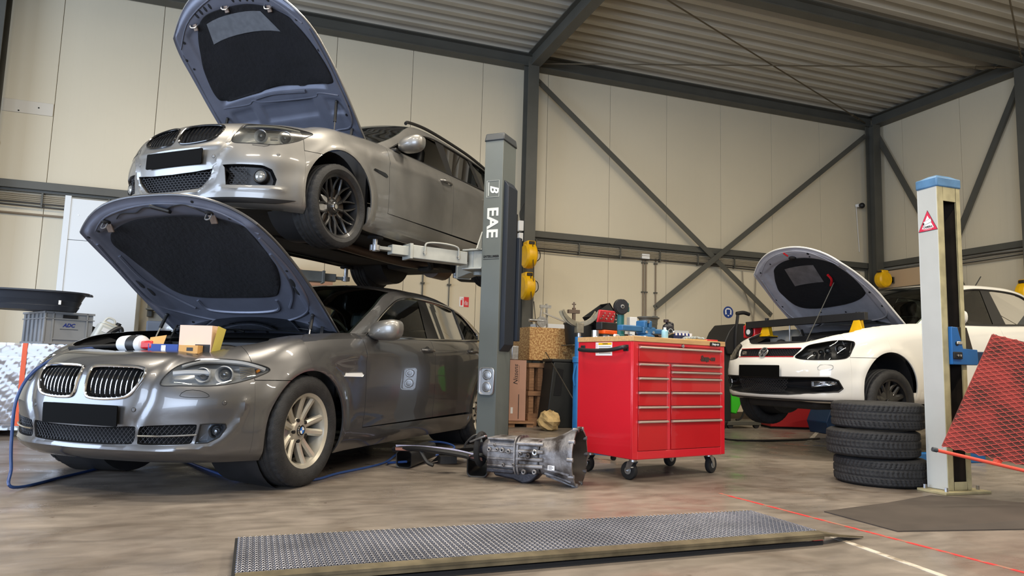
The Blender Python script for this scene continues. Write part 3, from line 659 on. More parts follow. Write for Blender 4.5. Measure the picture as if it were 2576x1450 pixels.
def mirror_part(car, c, sg=1, sc=1.0, mt=None):
    """door mirror housing with glass and foot; c = centre in car space"""
    t = bpy.data.objects.new('door_mirror', None); COL.objects.link(t); t.parent = car.root
    def f(u, v):
        a = 2*pi*v; x = -u; rr = (1-abs(2*u-1)**3.2)**.5 if 0 < u < 1 else 0
        return (0, 0, 0)
    prof = []
    mb = MB(); N = 20; K = 24; vs = []
    for i in range(N+1):
        t_ = i/N; xx = .055-.125*t_; k = math.sqrt(max(0, 1-(1-min(1, t_*1.55))**2.4))
        for j in range(K):
            a = 2*pi*j/K; ca, sa = cos(a), sin(a); e = 2.6
            yy = (abs(ca)**(2/e))*(1 if ca > 0 else -1)*.118*k; zz = (abs(sa)**(2/e))*(1 if sa > 0 else -1)*.070*k*(1-.16*(ca*-1))
            vs.append((c[0]+sc*(xx-.03*ca*0), sg*(c[1]+sc*yy), c[2]+sc*(zz+.012*ca)))
    fs = [(i*K+j, i*K+(j+1) % K, (i+1)*K+(j+1) % K, (i+1)*K+j) for i in range(N) for j in range(K)]
    mb.add(vs, fs).build('housing', mt or car.paint, t); nb = MB().add(vs[-K:], [tuple(range(K))]).build('mirror_glass', M['chrome'], t, smooth=False)
    MB().bar((c[0]+.01, sg*(c[1]-.10*sc), c[2]-.06*sc), (c[0]+.03, sg*(c[1]-.26*sc), c[2]-.075*sc), .10*sc, .035*sc).build('foot', M['black'], t, bev=.012)
    MB().lathe([(0, -.001), (.06, 0)], 3)
    return t
def seat(car, x, y, parent, z0=.35):
    t = bpy.data.objects.new('front_seat', None); COL.objects.link(t); t.parent = car.root
    MB().b2((x-.25, y-.25, z0), (x+.25, y+.25, z0+.16)).build('seat_cushion', M['leather'], t, bev=.05, seg=3)
    MB().box((x-.36, y, z0+.42), (.15, .48, .60), rot('Y', -.22), 1).build('backrest', M['leather'], t, bev=.055, seg=3)
    MB().box((x-.47, y, z0+.82), (.10, .27, .18), rot('Y', -.15)).build('headrest', M['leather'], t, bev=.045, seg=3)
    MB().cyl((x-.45, y-.07, z0+.68), (x-.47, y-.07, z0+.8), .008).cyl((x-.45, y+.07, z0+.68), (x-.47, y+.07, z0+.8), .008).build('headrest_post', M['chrome'], t)
M['meshblack'] = mat('black_grille_mesh', (.02, .02, .023), .5); M['lampgrey'] = mat('lamp_housing_silver', srgb(205, 206, 206), .3, .35); M['drlw'] = mat('white_light_guide', (.85, .87, .90), .3); M['foglens'] = mat('fog_lens_glass', srgb(150, 150, 146), .12, .3, coat=.5); M['fogin'] = mat('fog_lamp_inner', srgb(120, 126, 134), .3, .4); M['rusty'] = mat('tarnished_metal', srgb(120, 104, 92), .5, .4)
M['glossblack'] = mat('gloss_black_trim', (.008, .008, .009), .15, coat=.5); M['foil'] = mat('dull_grey_foil', srgb(108, 112, 118), .55, .3, noise=.2, nscale=20)
M['foilw'] = mat('worn_foil_sheet', srgb(128, 126, 128), .5, .3, noise=.35, nscale=9)
M['darkbrown'] = mat('mottled_dark_brown', (.030, .022, .016), .6, noise=.4, nscale=8); M['capblue'] = mat('dusty_blue_cap', srgb(84, 128, 168), .5, noise=.25, nscale=12); M['bluedark'] = mat('deep_blue_arm', srgb(16, 48, 84), .5)
M['stickred'] = mat('sticker_red', srgb(206, 44, 76), .5); M['stickpink'] = mat('sticker_pink', srgb(236, 170, 180), .5)
M['redchest'] = mat('red_chest_paint', srgb(206, 30, 44), .30, coat=.6, noise=.04, nscale=2); M['reddrawer'] = mat('red_drawer_paint', srgb(188, 22, 30), .36, coat=.4, noise=.08, nscale=4)
M['trimsilver'] = mat('brushed_drawer_trim', srgb(205, 190, 178), .34, .6); M['lettdark'] = mat('dark_lettering', srgb(60, 48, 44), .4); M['maple'] = mat('maple_worktop', srgb(206, 164, 112), .5, noise=.22, nscale=3, nstretch=(2, 22, 22))
M['makgreen'] = mat('teal_green_plastic', srgb(20, 92, 92), .45); M['disccut'] = mat('abrasive_disc', (.02, .02, .024), .6, noise=.3, nscale=60); M['viceblue'] = mat('vice_blue', srgb(44, 98, 144), .42, noise=.1, nscale=20); M['traygrey'] = mat('dark_grey_plastic', srgb(74, 76, 72), .5)
M['blackbottle'] = mat('black_bottle', srgb(36, 36, 42), .35); M['capbrown'] = mat('dark_cap', srgb(48, 34, 32), .5); M['labelgrey'] = mat('dark_label', srgb(30, 34, 40), .4, noise=.3, nscale=60); M['navydark'] = mat('navy_box', srgb(24, 30, 62), .5)
M['glove'] = mat('grey_rubber', srgb(150, 158, 158), .5, noise=.2, nscale=20); M['brass'] = mat('yellow_file', srgb(206, 176, 104), .5); M['palecyan'] = mat('pale_blue_plastic', srgb(150, 200, 214), .25, spec=.6)
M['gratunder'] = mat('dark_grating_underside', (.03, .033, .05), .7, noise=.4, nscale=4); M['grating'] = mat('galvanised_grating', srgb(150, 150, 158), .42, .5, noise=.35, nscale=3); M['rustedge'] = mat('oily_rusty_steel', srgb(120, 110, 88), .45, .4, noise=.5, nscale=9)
M['wornred'] = mat('worn_red_paint', srgb(196, 52, 50), .6, col2=srgb(150, 110, 92), nscale=14, lo=.40, hi=.50); M['wornwhite'] = mat('worn_white_paint', srgb(198, 190, 178), .6, col2=srgb(140, 128, 112), nscale=12, lo=.36, hi=.52)
M['matbrown'] = mat('rubber_mat_brown', srgb(70, 62, 56), .8, noise=.25, nscale=4); M['redsheet'] = mat('dirty_red_sheet', srgb(150, 64, 58), .65, col2=srgb(84, 50, 44), nscale=4, lo=.40, hi=.58); M['redmesh'] = mat('red_mesh_paint', srgb(206, 84, 78), .5); M['redtube'] = mat('coral_red_tube', srgb(226, 84, 66), .4)
M['castalu'] = mat('dirty_cast_aluminium', srgb(146, 144, 146), .5, .55, col2=srgb(66, 60, 58), nscale=9, lo=.36, hi=.58, bump=.25, bscale=60); M['castdark'] = mat('oily_cast_iron', srgb(62, 62, 70), .45, .4, noise=.5, nscale=12, bump=.2, bscale=60)
M['palepurple'] = mat('pale_printed_strip', srgb(150, 150, 178), .5, noise=.2, nscale=60); M['rubberbrown'] = mat('brown_edge_strip', srgb(136, 96, 84), .6); M['hoseblue'] = mat('blue_hose', srgb(40, 66, 118), .4)
M['pinkcard'] = mat('pale_pink_card', srgb(232, 200, 180), .8); M['yellowcard'] = mat('yellow_card', srgb(232, 214, 110), .75); M['navyblue'] = mat('blue_print_card', srgb(34, 66, 140), .6); M['orangecard'] = mat('orange_brown_card', srgb(206, 156, 92), .8)
M['film'] = glassmat('plastic_film', (.80, .82, .86), 1.5, .12, .10); M['filmwhite'] = mat('cloudy_film', srgb(168, 180, 196), .3, noise=.2, nscale=14, bump=.6, bscale=30)
M['crategrey'] = mat('crate_grey', srgb(138, 140, 142), .5, noise=.06, nscale=6); M['tubblack'] = mat('tub_black', srgb(42, 46, 54), .45); M['coolwhite'] = mat('cool_white_panel', srgb(214, 218, 220), .4); M['milky'] = mat('milky_plastic', srgb(196, 198, 192), .45); M['binblue'] = mat('blue_grey_bin', srgb(92, 102, 118), .5)
M['wallplate'] = mat('cream_plate', srgb(206, 198, 182), .5); M['signred'] = mat('sign_red', srgb(214, 44, 52), .5); M['signblue'] = mat('sign_blue', srgb(28, 62, 134), .5); M['condbrown'] = mat('brown_conduit', srgb(128, 112, 92), .5); M['beigebox'] = mat('beige_box_beam', srgb(190, 164, 132), .55)
M['osb'] = mat('strand_board', srgb(214, 176, 118), .75, col2=srgb(160, 112, 66), nscale=42, lo=.42, hi=.60); M['cardpink'] = mat('pinkish_cardboard', srgb(190, 148, 128), .8, noise=.08, nscale=5); M['blackgrey'] = mat('black_grey_plastic', srgb(34, 36, 36), .5); M['redwhite'] = mat('red_white_print', srgb(206, 46, 62), .6, col2=srgb(232, 190, 190), nscale=30, lo=.46, hi=.50)
M['saddle'] = mat('worn_grey_saddle', srgb(140, 134, 116), .6, .3, noise=.3, nscale=24); M['reddark'] = mat('dirty_red_steel', srgb(150, 26, 30), .5)
M['castin'] = mat('shaded_bell_inside', srgb(58, 50, 44), .6, .3, noise=.4, nscale=10)
# ------------------------------------------------------------------ shared car assembly
def lin(z0, z1, a0, a1): return lambda a: z0+(z1-z0)*(a-a0)/(a1-a0)
def shell(car, k):
    """painted panels: bumper, fenders, sills, doors, quarter panels, rear bumper. k: dict of the seam positions"""
    B = car.B; c = k
    zb = lambda a: B.zr(a)[0]; zt = lambda a: B.zr(a)[1]
    ah, zs = c['ah'], c['zs']; e = .0022
    aw = B.at_x(0)
    bz = lambda a: zt(a) if abs(a) < ah else zs-e
    cols = sorted(set([round(x, 5) for x in np.linspace(-aw-.02, aw+.02, 141)]+[-ah-.0005, -ah+.0005, ah-.0005, ah+.0005]))
    U = [(x+aw+.02)/(2*aw+.04) for x in cols]
    bump = car.patch('front_bumper', -aw-.02, aw+.02, zb, bz, 0, 44, cuts=c['cuts'], cols=U, arch=True)
    for mir in (False, True):
        fl = lambda a: zs+e if a < aw else zb(a)
        a1 = c['s1']; cc = sorted(set([round(x, 5) for x in np.linspace(ah+.003, a1-e, 40)]+[aw-.0005, aw+.0005])); U2 = [(x-cc[0])/(cc[-1]-cc[0]) for x in cc]
        car.patch('front_fender', cc[0], cc[-1], fl, zt, 0, 20, cuts=c['fcuts'][1 if mir else 0], cols=U2, arch=True, mirror=mir)
        rear = B.at_x(car.cfg['arches'][1][0])
        sl = lambda a: c['sill']
        car.patch('sill', a1+.004-.28, rear-.25, zb, lambda a: c['sill']-e, 20, 4, mirror=mir)
        zl = lambda a: c['sill']+.012*max(0, (a-a1)/1.5)+e
        if c.get('s2'):
            car.patch('front_door', a1+e, c['s2']-e, zl, zt, 28, 24, mirror=mir)
            s3l, s3u = c['s3']
            s3 = lambda v: s3l+(s3u-s3l)*sm(v, .05, .62)-e
            car.patch('rear_door', c['s2']+e, s3, zl, zt, 28, 24, mirror=mir)
            s3b = lambda v: s3l+(s3u-s3l)*sm(v, .05, .62)+e
            car.patch('rear_quarter_panel', s3b, B.L-.75, lambda a: .22, zt, 30, 24, arch=True, mirror=mir)
        else:
            car.patch('front_door', a1+e, c['s3'][0]-e, zl, zt, 30, 24, mirror=mir)
            car.patch('rear_quarter_panel', c['s3'][0]+e, B.L-.75, lambda a: .22, zt, 34, 24, arch=True, mirror=mir)
        # arch liner
        for ax, az in car.cfg['arches']:
            sg = -1 if mir else 1
            MB().lathe([(car.cfg['archR']-.004, 0), (car.cfg['archR']-.02, -.22), (car.cfg['archR']-.03, -.36), (.02, -.365)], 40, Ym, (ax, 0, az), 0, 2*pi).xf(Matrix(((1, 0, 0, 0), (0, sg, 0, sg*.80), (0, 0, 1, 0), (0, 0, 0, 1)))).build('wheel_arch_liner', M['bay'], car.root)
    car.patch('rear_bumper', B.L-.745, B.L+.745, zb, zt, 40, 16)
    # floor pan and bay walls
    hw = B.az(B.at_x(-1.5), .25)[1]-.05
    xr = car.cfg['outline'][-1][0]
    MB().b2((-.40, -hw, .20), (xr+.35, hw, .235)).build('floor_pan', M['under_tray'], car.root, bev=.01)
    MB().b2((.58, -.50, .20), (-.42, .50, .24)).build('engine_undertray', M['under_tray'], car.root, bev=.02)
    MB().b2((-.40, -hw+.03, .22), (-.43, hw-.03, zt(c['s1'])-.09)).build('bulkhead', M['bay'], car.root)
    for sg in (-1, 1): MB().b2((.50, sg*.47, .25), (-.45, sg*.50, zt(aw)-.20)).build('inner_wing', M['bay'], car.root)
    MB().grid(lambda u, v: (B.az((2*u-1)*aw, zt((2*u-1)*aw)-.01, -.02-.10*v)[0], B.az((2*u-1)*aw, zt((2*u-1)*aw)-.01, -.02-.10*v)[1], zt((2*u-1)*aw)-.025-.03*v), 40, 3).build('bay_edge_trim', M['seal'], car.root)
    MB().b2((xr+.3, -hw+.02, .25), (xr+.28, hw-.02, .9)).build('rear_inner_panel', M['bay'], car.root)
def wheels(car, kind, Ro, W, Ri, y, droop=0, steer=0):
    w0 = None
    for i, ((ax, az), sg) in enumerate([(p, q) for p in car.cfg['arches'] for q in (1, -1)]):
        m = Matrix.Translation((ax, sg*y, Ro-droop)) @ Matrix.Rotation(steer if i < 2 else 0, 4, 'Z') @ (Matrix.Rotation(pi, 4, 'Z') if sg < 0 else Matrix()) @ Matrix.Rotation(i*.5, 4, 'Y')
        if w0 is None: w0 = make_wheel(car.root, kind, Ro, W, Ri, m, 'wheel')
        else:
            c = copy_tree(w0); c.parent = car.root; c.matrix_local = m
def headlamp(car, f, cols, drl=None, inner='reflect', dep=.09, name='headlight', glass='lensglass', seg=None):
    """f: Feat; lamp bucket, projector barrels, glass cover"""
    t = bpy.data.objects.new(name, None); COL.objects.link(t); t.parent = car.root
    f.pan(MB(), -.006, -dep).build('lamp_bucket', M[inner], t, ang=60)
    B = car.B
    for (a, z, r, kind) in cols:
        p = Vector(B.az(a, z, -.030)); d = Vector((.86, .5*(1 if a > 0 else -1), .0)).normalized(); d = Vector(B.az(a, z, .1))-Vector(B.az(a, z, 0)); d.z = 0; d = (d.normalized()+Vector((1.2, 0, 0))).normalized()
        m = frame(p, Vector((0, 0, 1)).cross(d), d)
        MB().lathe([(r*.70, -.05), (r*.86, -.01), (r*1.02, .004), (r*1.05, .0), (r*1.0, -.03)], 32).xf(m).build('lamp_ring', M['drl'] if kind == 'ring' else M['reflect'], t)
        MB().lathe([(0.0, .006), (r*.3, .004), (r*.55, -.006), (r*.68, -.022), (r*.70, -.05)], 28).xf(m).build('projector_lens', M['projglass'], t)
    for q in (drl or []):
        MB().tube([B.az(a, z, -.022) for a, z in q[0]], q[1], 6, 5).build('light_strip', M[q[2]], t)
    f.grid(MB(), .0015, 30, 8).build('lens_cover', M[glass], t)
    f.rim(MB(), -.001, .0035).build('lens_seal', M['seal'], t)
    return t
M['drl'] = mat('frosted_ring', (.8, .82, .84), .25); M['projglass'] = mat('projector_glass', (.10, .105, .11), .03, metal=.3, spec=1.0, coat=1)
def honey(B, poly_f, cell, off, r, name, mt, parent, kind='hex', sq=1.0):
    """lattice laid on the body surface inside a feature outline"""
    P = poly_f.P; a0, a1 = P[:, 0].min(), P[:, 0].max(); z0, z1 = P[:, 1].min(), P[:, 1].max(); mb = MB()
    def ins(a, z): lo, hi = poly_f.lohi(a); return a0+.004 < a < a1-.004 and lo+.002 < z < hi-.002
    def seg(p, q):
        if ins(*p) and ins(*q): mb.ring([B.az(*p, off), B.az(*q, off)], r, 4, cap=False)
    if kind == 'hex':
        w_ = cell; h = cell*sq*.5; i = 0; z = z0
        while z < z1+h:
            a = a0+(w_/2 if i % 2 else 0)
            while a < a1+w_:
                seg((a, z-h*.34), (a, z+h*.34)); seg((a, z+h*.34), (a+w_/2, z+h*.66)); seg((a, z+h*.34), (a-w_/2, z+h*.66)); a += w_
            z += h; i += 1
    else:
        n = int((a1-a0)/cell)+int((z1-z0)/cell)+8
        for sg in (1, -1):
            for i in range(-n, n):
                N = 14; zz = [z0+(z1-z0)*k/N for k in range(N+1)]
                pts = [((a0+a1)/2+i*cell+sg*(z-z0)*sq, z) for z in zz]
                for p, q in zip(pts[:-1], pts[1:]): seg(p, q)
    return mb.build(name, M[mt], parent, smooth=False)
def plate(car, a0, a1, z0, z1, off=.006):
    f = lambda u, v, o: car.B.az(a0+(a1-a0)*u, z0+(z1-z0)*v, o)
    c = Vector(f(.5, .5, off)); x0 = Vector(f(0, .5, off)); x1 = Vector(f(1, .5, off)); t0 = Vector(f(.5, 0, off)); t1 = Vector(f(.5, 1, off))
    fr = max((x0-c).x, 0); m = frame(c, x1-x0, (x1-x0).cross(t1-t0))
    MB().prism(rrect((x1-x0).length, (t1-t0).length, .008), (0, 0, .008), u=(1, 0, 0), v=(0, 1, 0)).xf(m).build('number_plate', M['blackbox'], car.root, smooth=False)['label'] = 'blacked-out number plate'
def handle(car, a0, a1, z, kind='bmw'):
    B = car.B; t = bpy.data.objects.new('door_handle', None); COL.objects.link(t); t.parent = car.root
    am = (a0+a1)/2; MB().tube([B.az(a0, z, -.004), B.az(a0+.03, z, .026), B.az(am, z+.002, .034), B.az(a1-.03, z, .026), B.az(a1, z, -.004)], [.013]*1 and .0125, 8, 6).build('pull', car.paint, t)
    p = Vector(B.az(am-.01, z, .0015)); n = (Vector(B.az(am-.01, z, .1))-p).normalized(); m = frame(p, Vector((-1, 0, 0)), n)
    MB().lathe([(0, .001), (.03, .0012), (.042, 0)], 24).xf(m @ Matrix.Diagonal((1.25, .8, 1, 1))).build('grip_recess', M['handle_recess'], t)
M['handle_recess'] = mat('shadowed_grip_recess', (.03, .03, .03), .5)

def finish(car): drop(car.arch)
# ------------------------------------------------------------------ lower car: grey saloon on the floor
gc = Car(F10, (-.3798, 5.1854, 0, -2.239, 0), 'dark grey saloon with raised bonnet standing on the floor under the lifted estate car', M['p_grey'])
B = gc.B; rt = gc.root
B.crease([(.37, .41), (.425, .52), (.435, .60), (.47, .69), (.53, .76)], .013, .032); B.crease([(0, .262), (.25, .266), (.60, .266), (.80, .30), (.905, .40), (.94, .52)], -.012, .018)
B.crease([(1.7, .795), (2.1, .825), (3.2, .868), (4.35, .91)], -.007, .028); B.crease([(2.0, .34), (3.0, .36), (4.2, .40)], .006, .05)
kid = [(.035, .60), (.032, .67), (.05, .70), (.20, .705), (.345, .70), (.385, .67), (.36, .60), (.31, .545), (.20, .528), (.08, .53), (.045, .55)]
KL, KR = Feat(B, kid), Feat(B, kid, mirror=True)
hl = [(.485, .612), (.60, .608), (.78, .612), (.92, .635), (1.05, .675), (1.105, .705), (1.06, .73), (.93, .755), (.75, .758), (.60, .735), (.52, .69)]
HL, HR = Feat(B, hl), Feat(B, hl, mirror=True)
low = [(-.36, .292), (-.2, .285), (.0, .283), (.2, .285), (.365, .292), (.375, .388), (.2, .378), (0, .375), (-.2, .378), (-.375, .388)]
LC = Feat(B, low, .3)
ls = [(.385, .292), (.55, .293), (.675, .300), (.69, .35), (.70, .405), (.55, .40), (.395, .388)]
LL, LR = Feat(B, ls, .3), Feat(B, ls, .3, mirror=True)
fg = [(.695, .302), (.76, .305), (.82, .335), (.852, .385), (.845, .408), (.78, .41), (.715, .405), (.705, .35)]
FL, FR = Feat(B, fg, .2), Feat(B, fg, .2, mirror=True)
cs = [gc.cut(f, .06, -.06) for f in (KL, KR, HL, HR, LC, LL, LR, FL, FR)]
shell(gc, dict(ah=1.0, zs=.645, cuts=cs, fcuts=([cs[2]], [cs[3]]), s1=2.085, s2=3.225, s3=(4.02, 4.34), sill=.315))
drop(cs)
for f, sg in ((KL, 1), (KR, -1)):
    g = bpy.data.objects.new('kidney_grille', None); COL.objects.link(g); g.parent = rt
    f.pan(MB(), -.004, -.06, .06).build('grille_backing', M['dark'], g)
    f.rim(MB(), .003, .0085, 1.0, 8).build('chrome_surround', M['chrome'], g)
    for i in range(10):
        a = f.a0+(f.a1-f.a0)*(i+.8)/10.7; lo, hi = f.lohi(a)
        if hi-lo < .03: continue
        p = MB(); N = 8; sl = lambda v, o: B.az(a+sg*.008*(v-.5)*0, lo+.004+(hi-lo-.008)*v, o)
        vs = []
        for j in range(N+1):
            v = j/N; o = -.022+.016*sin(pi*v)**.5 if 0 < v < 1 else -.030
            vs += [sl(v, o), tuple(np.array(sl(v, o))+np.array((0, .0045, 0))), tuple(np.array(sl(v, o-.03))+np.array((0, .0045, 0))), sl(v, o-.03)]
        p.add(vs, [(j*4+q, j*4+(q+1) % 4, (j+1)*4+(q+1) % 4, (j+1)*4+q) for j in range(N) for q in range(4)]).build('grille_slat', M['chrome'], g, ang=60)
for f in (HL, HR):
    sg = 1 if f is HL else -1
    strip = [(.53, .672), (.60, .679), (.68, .681), (.75, .680)]
    ls_ = [([(sg*a, z) for a, z in strip], .015, 'drlw'), ([(sg*a, z) for a, z in [(.56, .715), (.66, .742), (.80, .748), (.95, .742), (1.04, .722), (1.085, .706)]], .015, 'drlw')]
    headlamp(gc, f, [(sg*.835, .672, .047, 'ring'), (sg*.70, .668, .040, 'ring')], ls_+[([(sg*a, z) for a, z in [(.93, .69+.012*q), (1.02, .698+.006*q)]], .0035, 'reflect') for q in range(-3, 3)]+[([(sg*1.03, .69), (sg*1.05, .70)], .008, 'amber')], inner='lampgrey')
for f, c in ((LC, .036), (LL, .036), (LR, .036)):
    g = bpy.data.objects.new('lower_air_intake', None); COL.objects.link(g); g.parent = rt
    f.pan(MB(), -.002, -.07, .05).build('intake_backing', M['dark'], g); honey(B, f, .026, -.012, .0016, 'diamond_mesh', 'meshblack', g, 'dia', .9)
    if f is not LC:
        sg = 1 if f is LL else -1; MB().tube([B.az(sg*a, z, .006) for a, z in ((.39, .338), (.5, .340), (.62, .345), (.70, .350))], .0055, 6).build('chrome_strip', M['chrome'], g)
for f in (FL, FR):
    sg = 1 if f is FL else -1
    headlamp(gc, f, [(sg*.80, .362, .036, 'chrome')], inner='fogin', name='fog_light', dep=.07)
plate(gc, -.235, .29, .385, .495)
# badge on the nose
def badge(car, a, z, r, off=.004, sc=1):
    p = Vector(car.B.az(a, z, off)); n = (Vector(car.B.az(a, z+.0, off+.1))-p); t1 = Vector(car.B.az(a, z+.01, off))-Vector(car.B.az(a, z-.01, off)); t2 = Vector(car.B.az(a+.01, z, off))-Vector(car.B.az(a-.01, z, off))
    m = frame(p, t2, t2.cross(t1)); e = bpy.data.objects.new('round_badge', None); COL.objects.link(e); e.parent = car.root; e.matrix_local = m; return e
bd = badge(gc, -.035, .757, .04); bd.matrix_local = bd.matrix_local @ Matrix.Rotation(.25, 4, 'X') @ Matrix.Translation((0, 0, .004)) @ Matrix.Scale(1.2, 4)
MB().lathe([(.026, .004), (.028, .0065), (.036, .0065), (.041, .005), (.042, 0)], 40).build('badge_rim', M['chrome'], bd)
MB().lathe([(.0265, .0045), (.035, .0072)], 40).build('badge_black_band', M['black'], bd)
for q in range(4): MB().lathe([(.0003, .006), (.027, .005)], 10, None, a0=pi/2*q, a1=pi/2*(q+1)).build('badge_quarter', M['roundel_blue' if q % 2 else 'white'], bd)
for q, ch in enumerate('BMW'): text(ch, .0105, M['letter'], 'badge_letter', bd, Matrix.Rotation(.75-q*.75, 4, 'Z') @ Matrix.Translation((0, .0305, .0066)), .0006)
# small body details
def detail(car, a, z, r, name, mt, off=.001):
    p = Vector(car.B.az(a, z, off)); n = (Vector(car.B.az(a, z, off+.1))-p); m = frame(p, Vector((0, 0, 1)).cross(n), n)
    MB().lathe([(0, .002), (r*.8, .002), (r, 0), (r*1.02, -.003)], 20).xf(m).build(name, M[mt] if mt else car.paint, car.root)
    MB().lathe([(r*1.0, .0006), (r*1.12, .0006)], 20).xf(m).build(name+'_gap', M['dark'], car.root)
for a, z in ((.36, .475), (-.36, .475), (.83, .52), (-.83, .52)): detail(gc, a, z, .011, 'parking_sensor', None)
for sg in (1, -1):
    MB().tube([B.az(sg*a, z, .001) for a, z in ((.60, .555), (.63, .585), (.70, .585), (.745, .565), (.74, .55), (.66, .548))], .0014, 4, 2, True).build('washer_flap_seam', M['dark'], rt)
    f = Feat(B, [(1.80, .668), (2.02, .665), (2.045, .680), (2.02, .697), (1.82, .695)], .2, mirror=sg < 0)
    f.grid(MB(), .004, 12, 3).build('side_indicator', M['drl'], rt); f.rim(MB(), .003, .003).build('indicator_surround', M['chrome'], rt)
    handle(gc, sg*2.99, sg*3.19, .885); handle(gc, sg*4.0, sg*4.2, .905)
# cabin
cb = Cabin(gc, S=[(-.58, .955), (-.86, 1.09), (-1.10, 1.20), (-1.34, 1.315), (-1.55, 1.372), (-1.85, 1.402), (-2.15, 1.408), (-2.45, 1.390), (-2.75, 1.343), (-3.02, 1.262), (-3.28, 1.160), (-3.52, 1.06), (-3.66, 1.02)],
    D=[(-.76, .952), (-.92, 1.035), (-1.10, 1.128), (-1.32, 1.225), (-1.52, 1.297), (-1.75, 1.338), (-2.0, 1.348), (-2.3, 1.348), (-2.62, 1.328), (-2.86, 1.272), (-3.02, 1.165), (-3.10, 1.09), (-3.06, 1.035)],
    belt=[], ysl=.50, bulge=[(0, .26), (.12, .22), (.30, .06), (.36, .03), (.6, 0), (.8, -.10), (1, -.24)], crown=[(0, .02), (.3, .055), (.6, .06), (.8, .05), (1, .03)], tw=.3, tr=.7)
for sg in (1, -1): cb.side(sg)
cb.span(0, .30, 'windscreen', M['glass']); cb.span(.30, .70, 'roof_panel', gc.paint); cb.span(.70, 1, 'rear_window', M['tint'])
belt = [(-.76, .952), (-1.4, .968), (-2.0, .99), (-2.6, 1.012), (-3.06, 1.035)]
for sg in (1, -1):
    cb.strip([cb.D[i] for i in range(len(cb.D))], .008, 'chrome_window_frame', M['chrome'], sg, .006); cb.strip(belt, .009, 'chrome_belt_strip', M['chrome'], sg, .008)
    cb.glass([(-.80, .957), (-1.10, 1.12), (-1.32, 1.22), (-1.52, 1.292), (-1.75, 1.333), (-1.94, 1.342), (-1.80, .985)], 'front_door_window', M['glass'], sg)
    cb.glass([(-1.77, .98), (-1.93, 1.345), (-2.09, 1.347), (-2.02, .99)], 'b_pillar_cover', M['black'], sg, .001)
    cb.glass([(-2.02, .99), (-2.09, 1.343), (-2.3, 1.345), (-2.62, 1.325), (-2.69, 1.31), (-2.63, 1.012)], 'rear_door_window', M['glass'], sg)
    cb.glass([(-2.65, 1.012), (-2.71, 1.305), (-2.86, 1.268), (-3.02, 1.16), (-3.09, 1.09), (-3.05, 1.035)], 'quarter_window', M['glass'], sg)
    cb.strip([(-2.63, 1.012), (-2.70, 1.31)], .010, 'quarter_window_bar', M['black'], sg, .002)
mirror_part(gc, (-.80, .955, 1.005), 1, 1.08, M['p_silver']); mirror_part(gc, (-.80, .955, 1.005), -1, 1.08, M['p_silver'])
for x, y in ((-1.35, .37), (-1.35, -.37), (-2.25, .34), (-2.25, -.34)): seat(gc, x, y, None, .38)
MB().b2((-.55, -.70, .62), (-.88, .70, .93)).build('dashboard', M['leather'], rt, bev=.06)
MB().ring([(-1.0+.05*cos(a), .37+.18*sin(a), .93+.17*cos(a)) for a in np.linspace(0, 2*pi, 24)[:-1]], .014, 8, closed=True).build('steering_wheel', M['leather'], rt)
for x0, x1 in ((-.75, -1.78), (-1.85, -2.85)):
    for sg in (1, -1): MB().b2((x0, sg*.775, .40), (x1, sg*.80, .955)).build('door_lining', M['leather'], rt, bev=.02)
MB().b2((-2.95, -.6, .9), (-3.5, .6, .94)).build('parcel_shelf', M['leather'], rt)
# engine bay
MB().b2((.36, -.42, .55), (-.30, .30, .70)).build('engine_block', M['bay'], rt, bev=.03)
MB().b2((.30, -.26, .70), (-.25, .20, .79)).build('engine_cover', M['black'], rt, bev=.04, seg=3)
MB().b2((.30, .22, .60), (.02, .50, .80)).build('air_filter_box', M['black'], rt, bev=.03)
MB().b2((-.1, -.62, .6), (-.36, -.34, .80)).build('strut_tower', M['bay'], rt, bev=.05).name
MB().b2((-.1, .62, .6), (-.36, .34, .80)).build('strut_tower', M['bay'], rt, bev=.05)
MB().tube([(.46, -.5, .74), (.5, -.2, .765), (.5, .2, .765), (.46, .5, .74)], .022, 8).build('lock_carrier', M['bay'], rt)
MB().tube([(.3, .3, .8), (.2, .42, .82), (0, .46, .80), (-.2, .40, .84)], .03, 8).build('intake_hose', M['black'], rt)
cw = MB().grid(lambda u, v: (-.42-.16*v+.20*(1-(2*u-1)**2)*v*0-.05*(1-(2*u-1)**2), (2*u-1)*.74, .90+.045*v+.02*(1-(2*u-1)**2)), 24, 3); cw.build('cowl_panel', M['black'], rt)
for y0, y1 in ((.60, -.05), (-.02, -.62)):
    g = bpy.data.objects.new('wiper', None); COL.objects.link(g); g.parent = rt
    MB().tube([(-.50, y0, .965), (-.47, y0-.1, .985), (-.46, (y0+y1)/2, .99), (-.50, y1, .995)], .009, 6).build('wiper_arm', M['black'], g); MB().tube([(-.49, y0-.08, .965), (-.45, (y0+y1)/2, .975), (-.49, y1-.03, .985)], .006, 4).build('wiper_blade', M['blackmat'], g)
hd = Hood(gc, -.62, .965, 35, .72, .745, .72, 1.13, 1.34, 2.9, .10, .055)
def th5(u, t):
    d = min((1-abs(u))*.72, (1-t)*1.3, t*1.1+.03); e = .012+.022*sm(d, .02, .055)
    e -= .020*sm(d, .13, .17); pad_edge = .14
    return e+.012*math.exp(-((abs(u)-.88)/.035)**2)*(1 if t < .95 else 0)*sm(t, .02, .2)
hd.build(th5, [(-.78, .83), (-.60, .865), (0, .885), (.60, .885), (.80, .87), (.80, .70), (.73, .52), (.60, .385), (.45, .325), (0, .315), (-.42, .325), (-.62, .385), (-.72, .55), (-.78, .70)], 'pad')
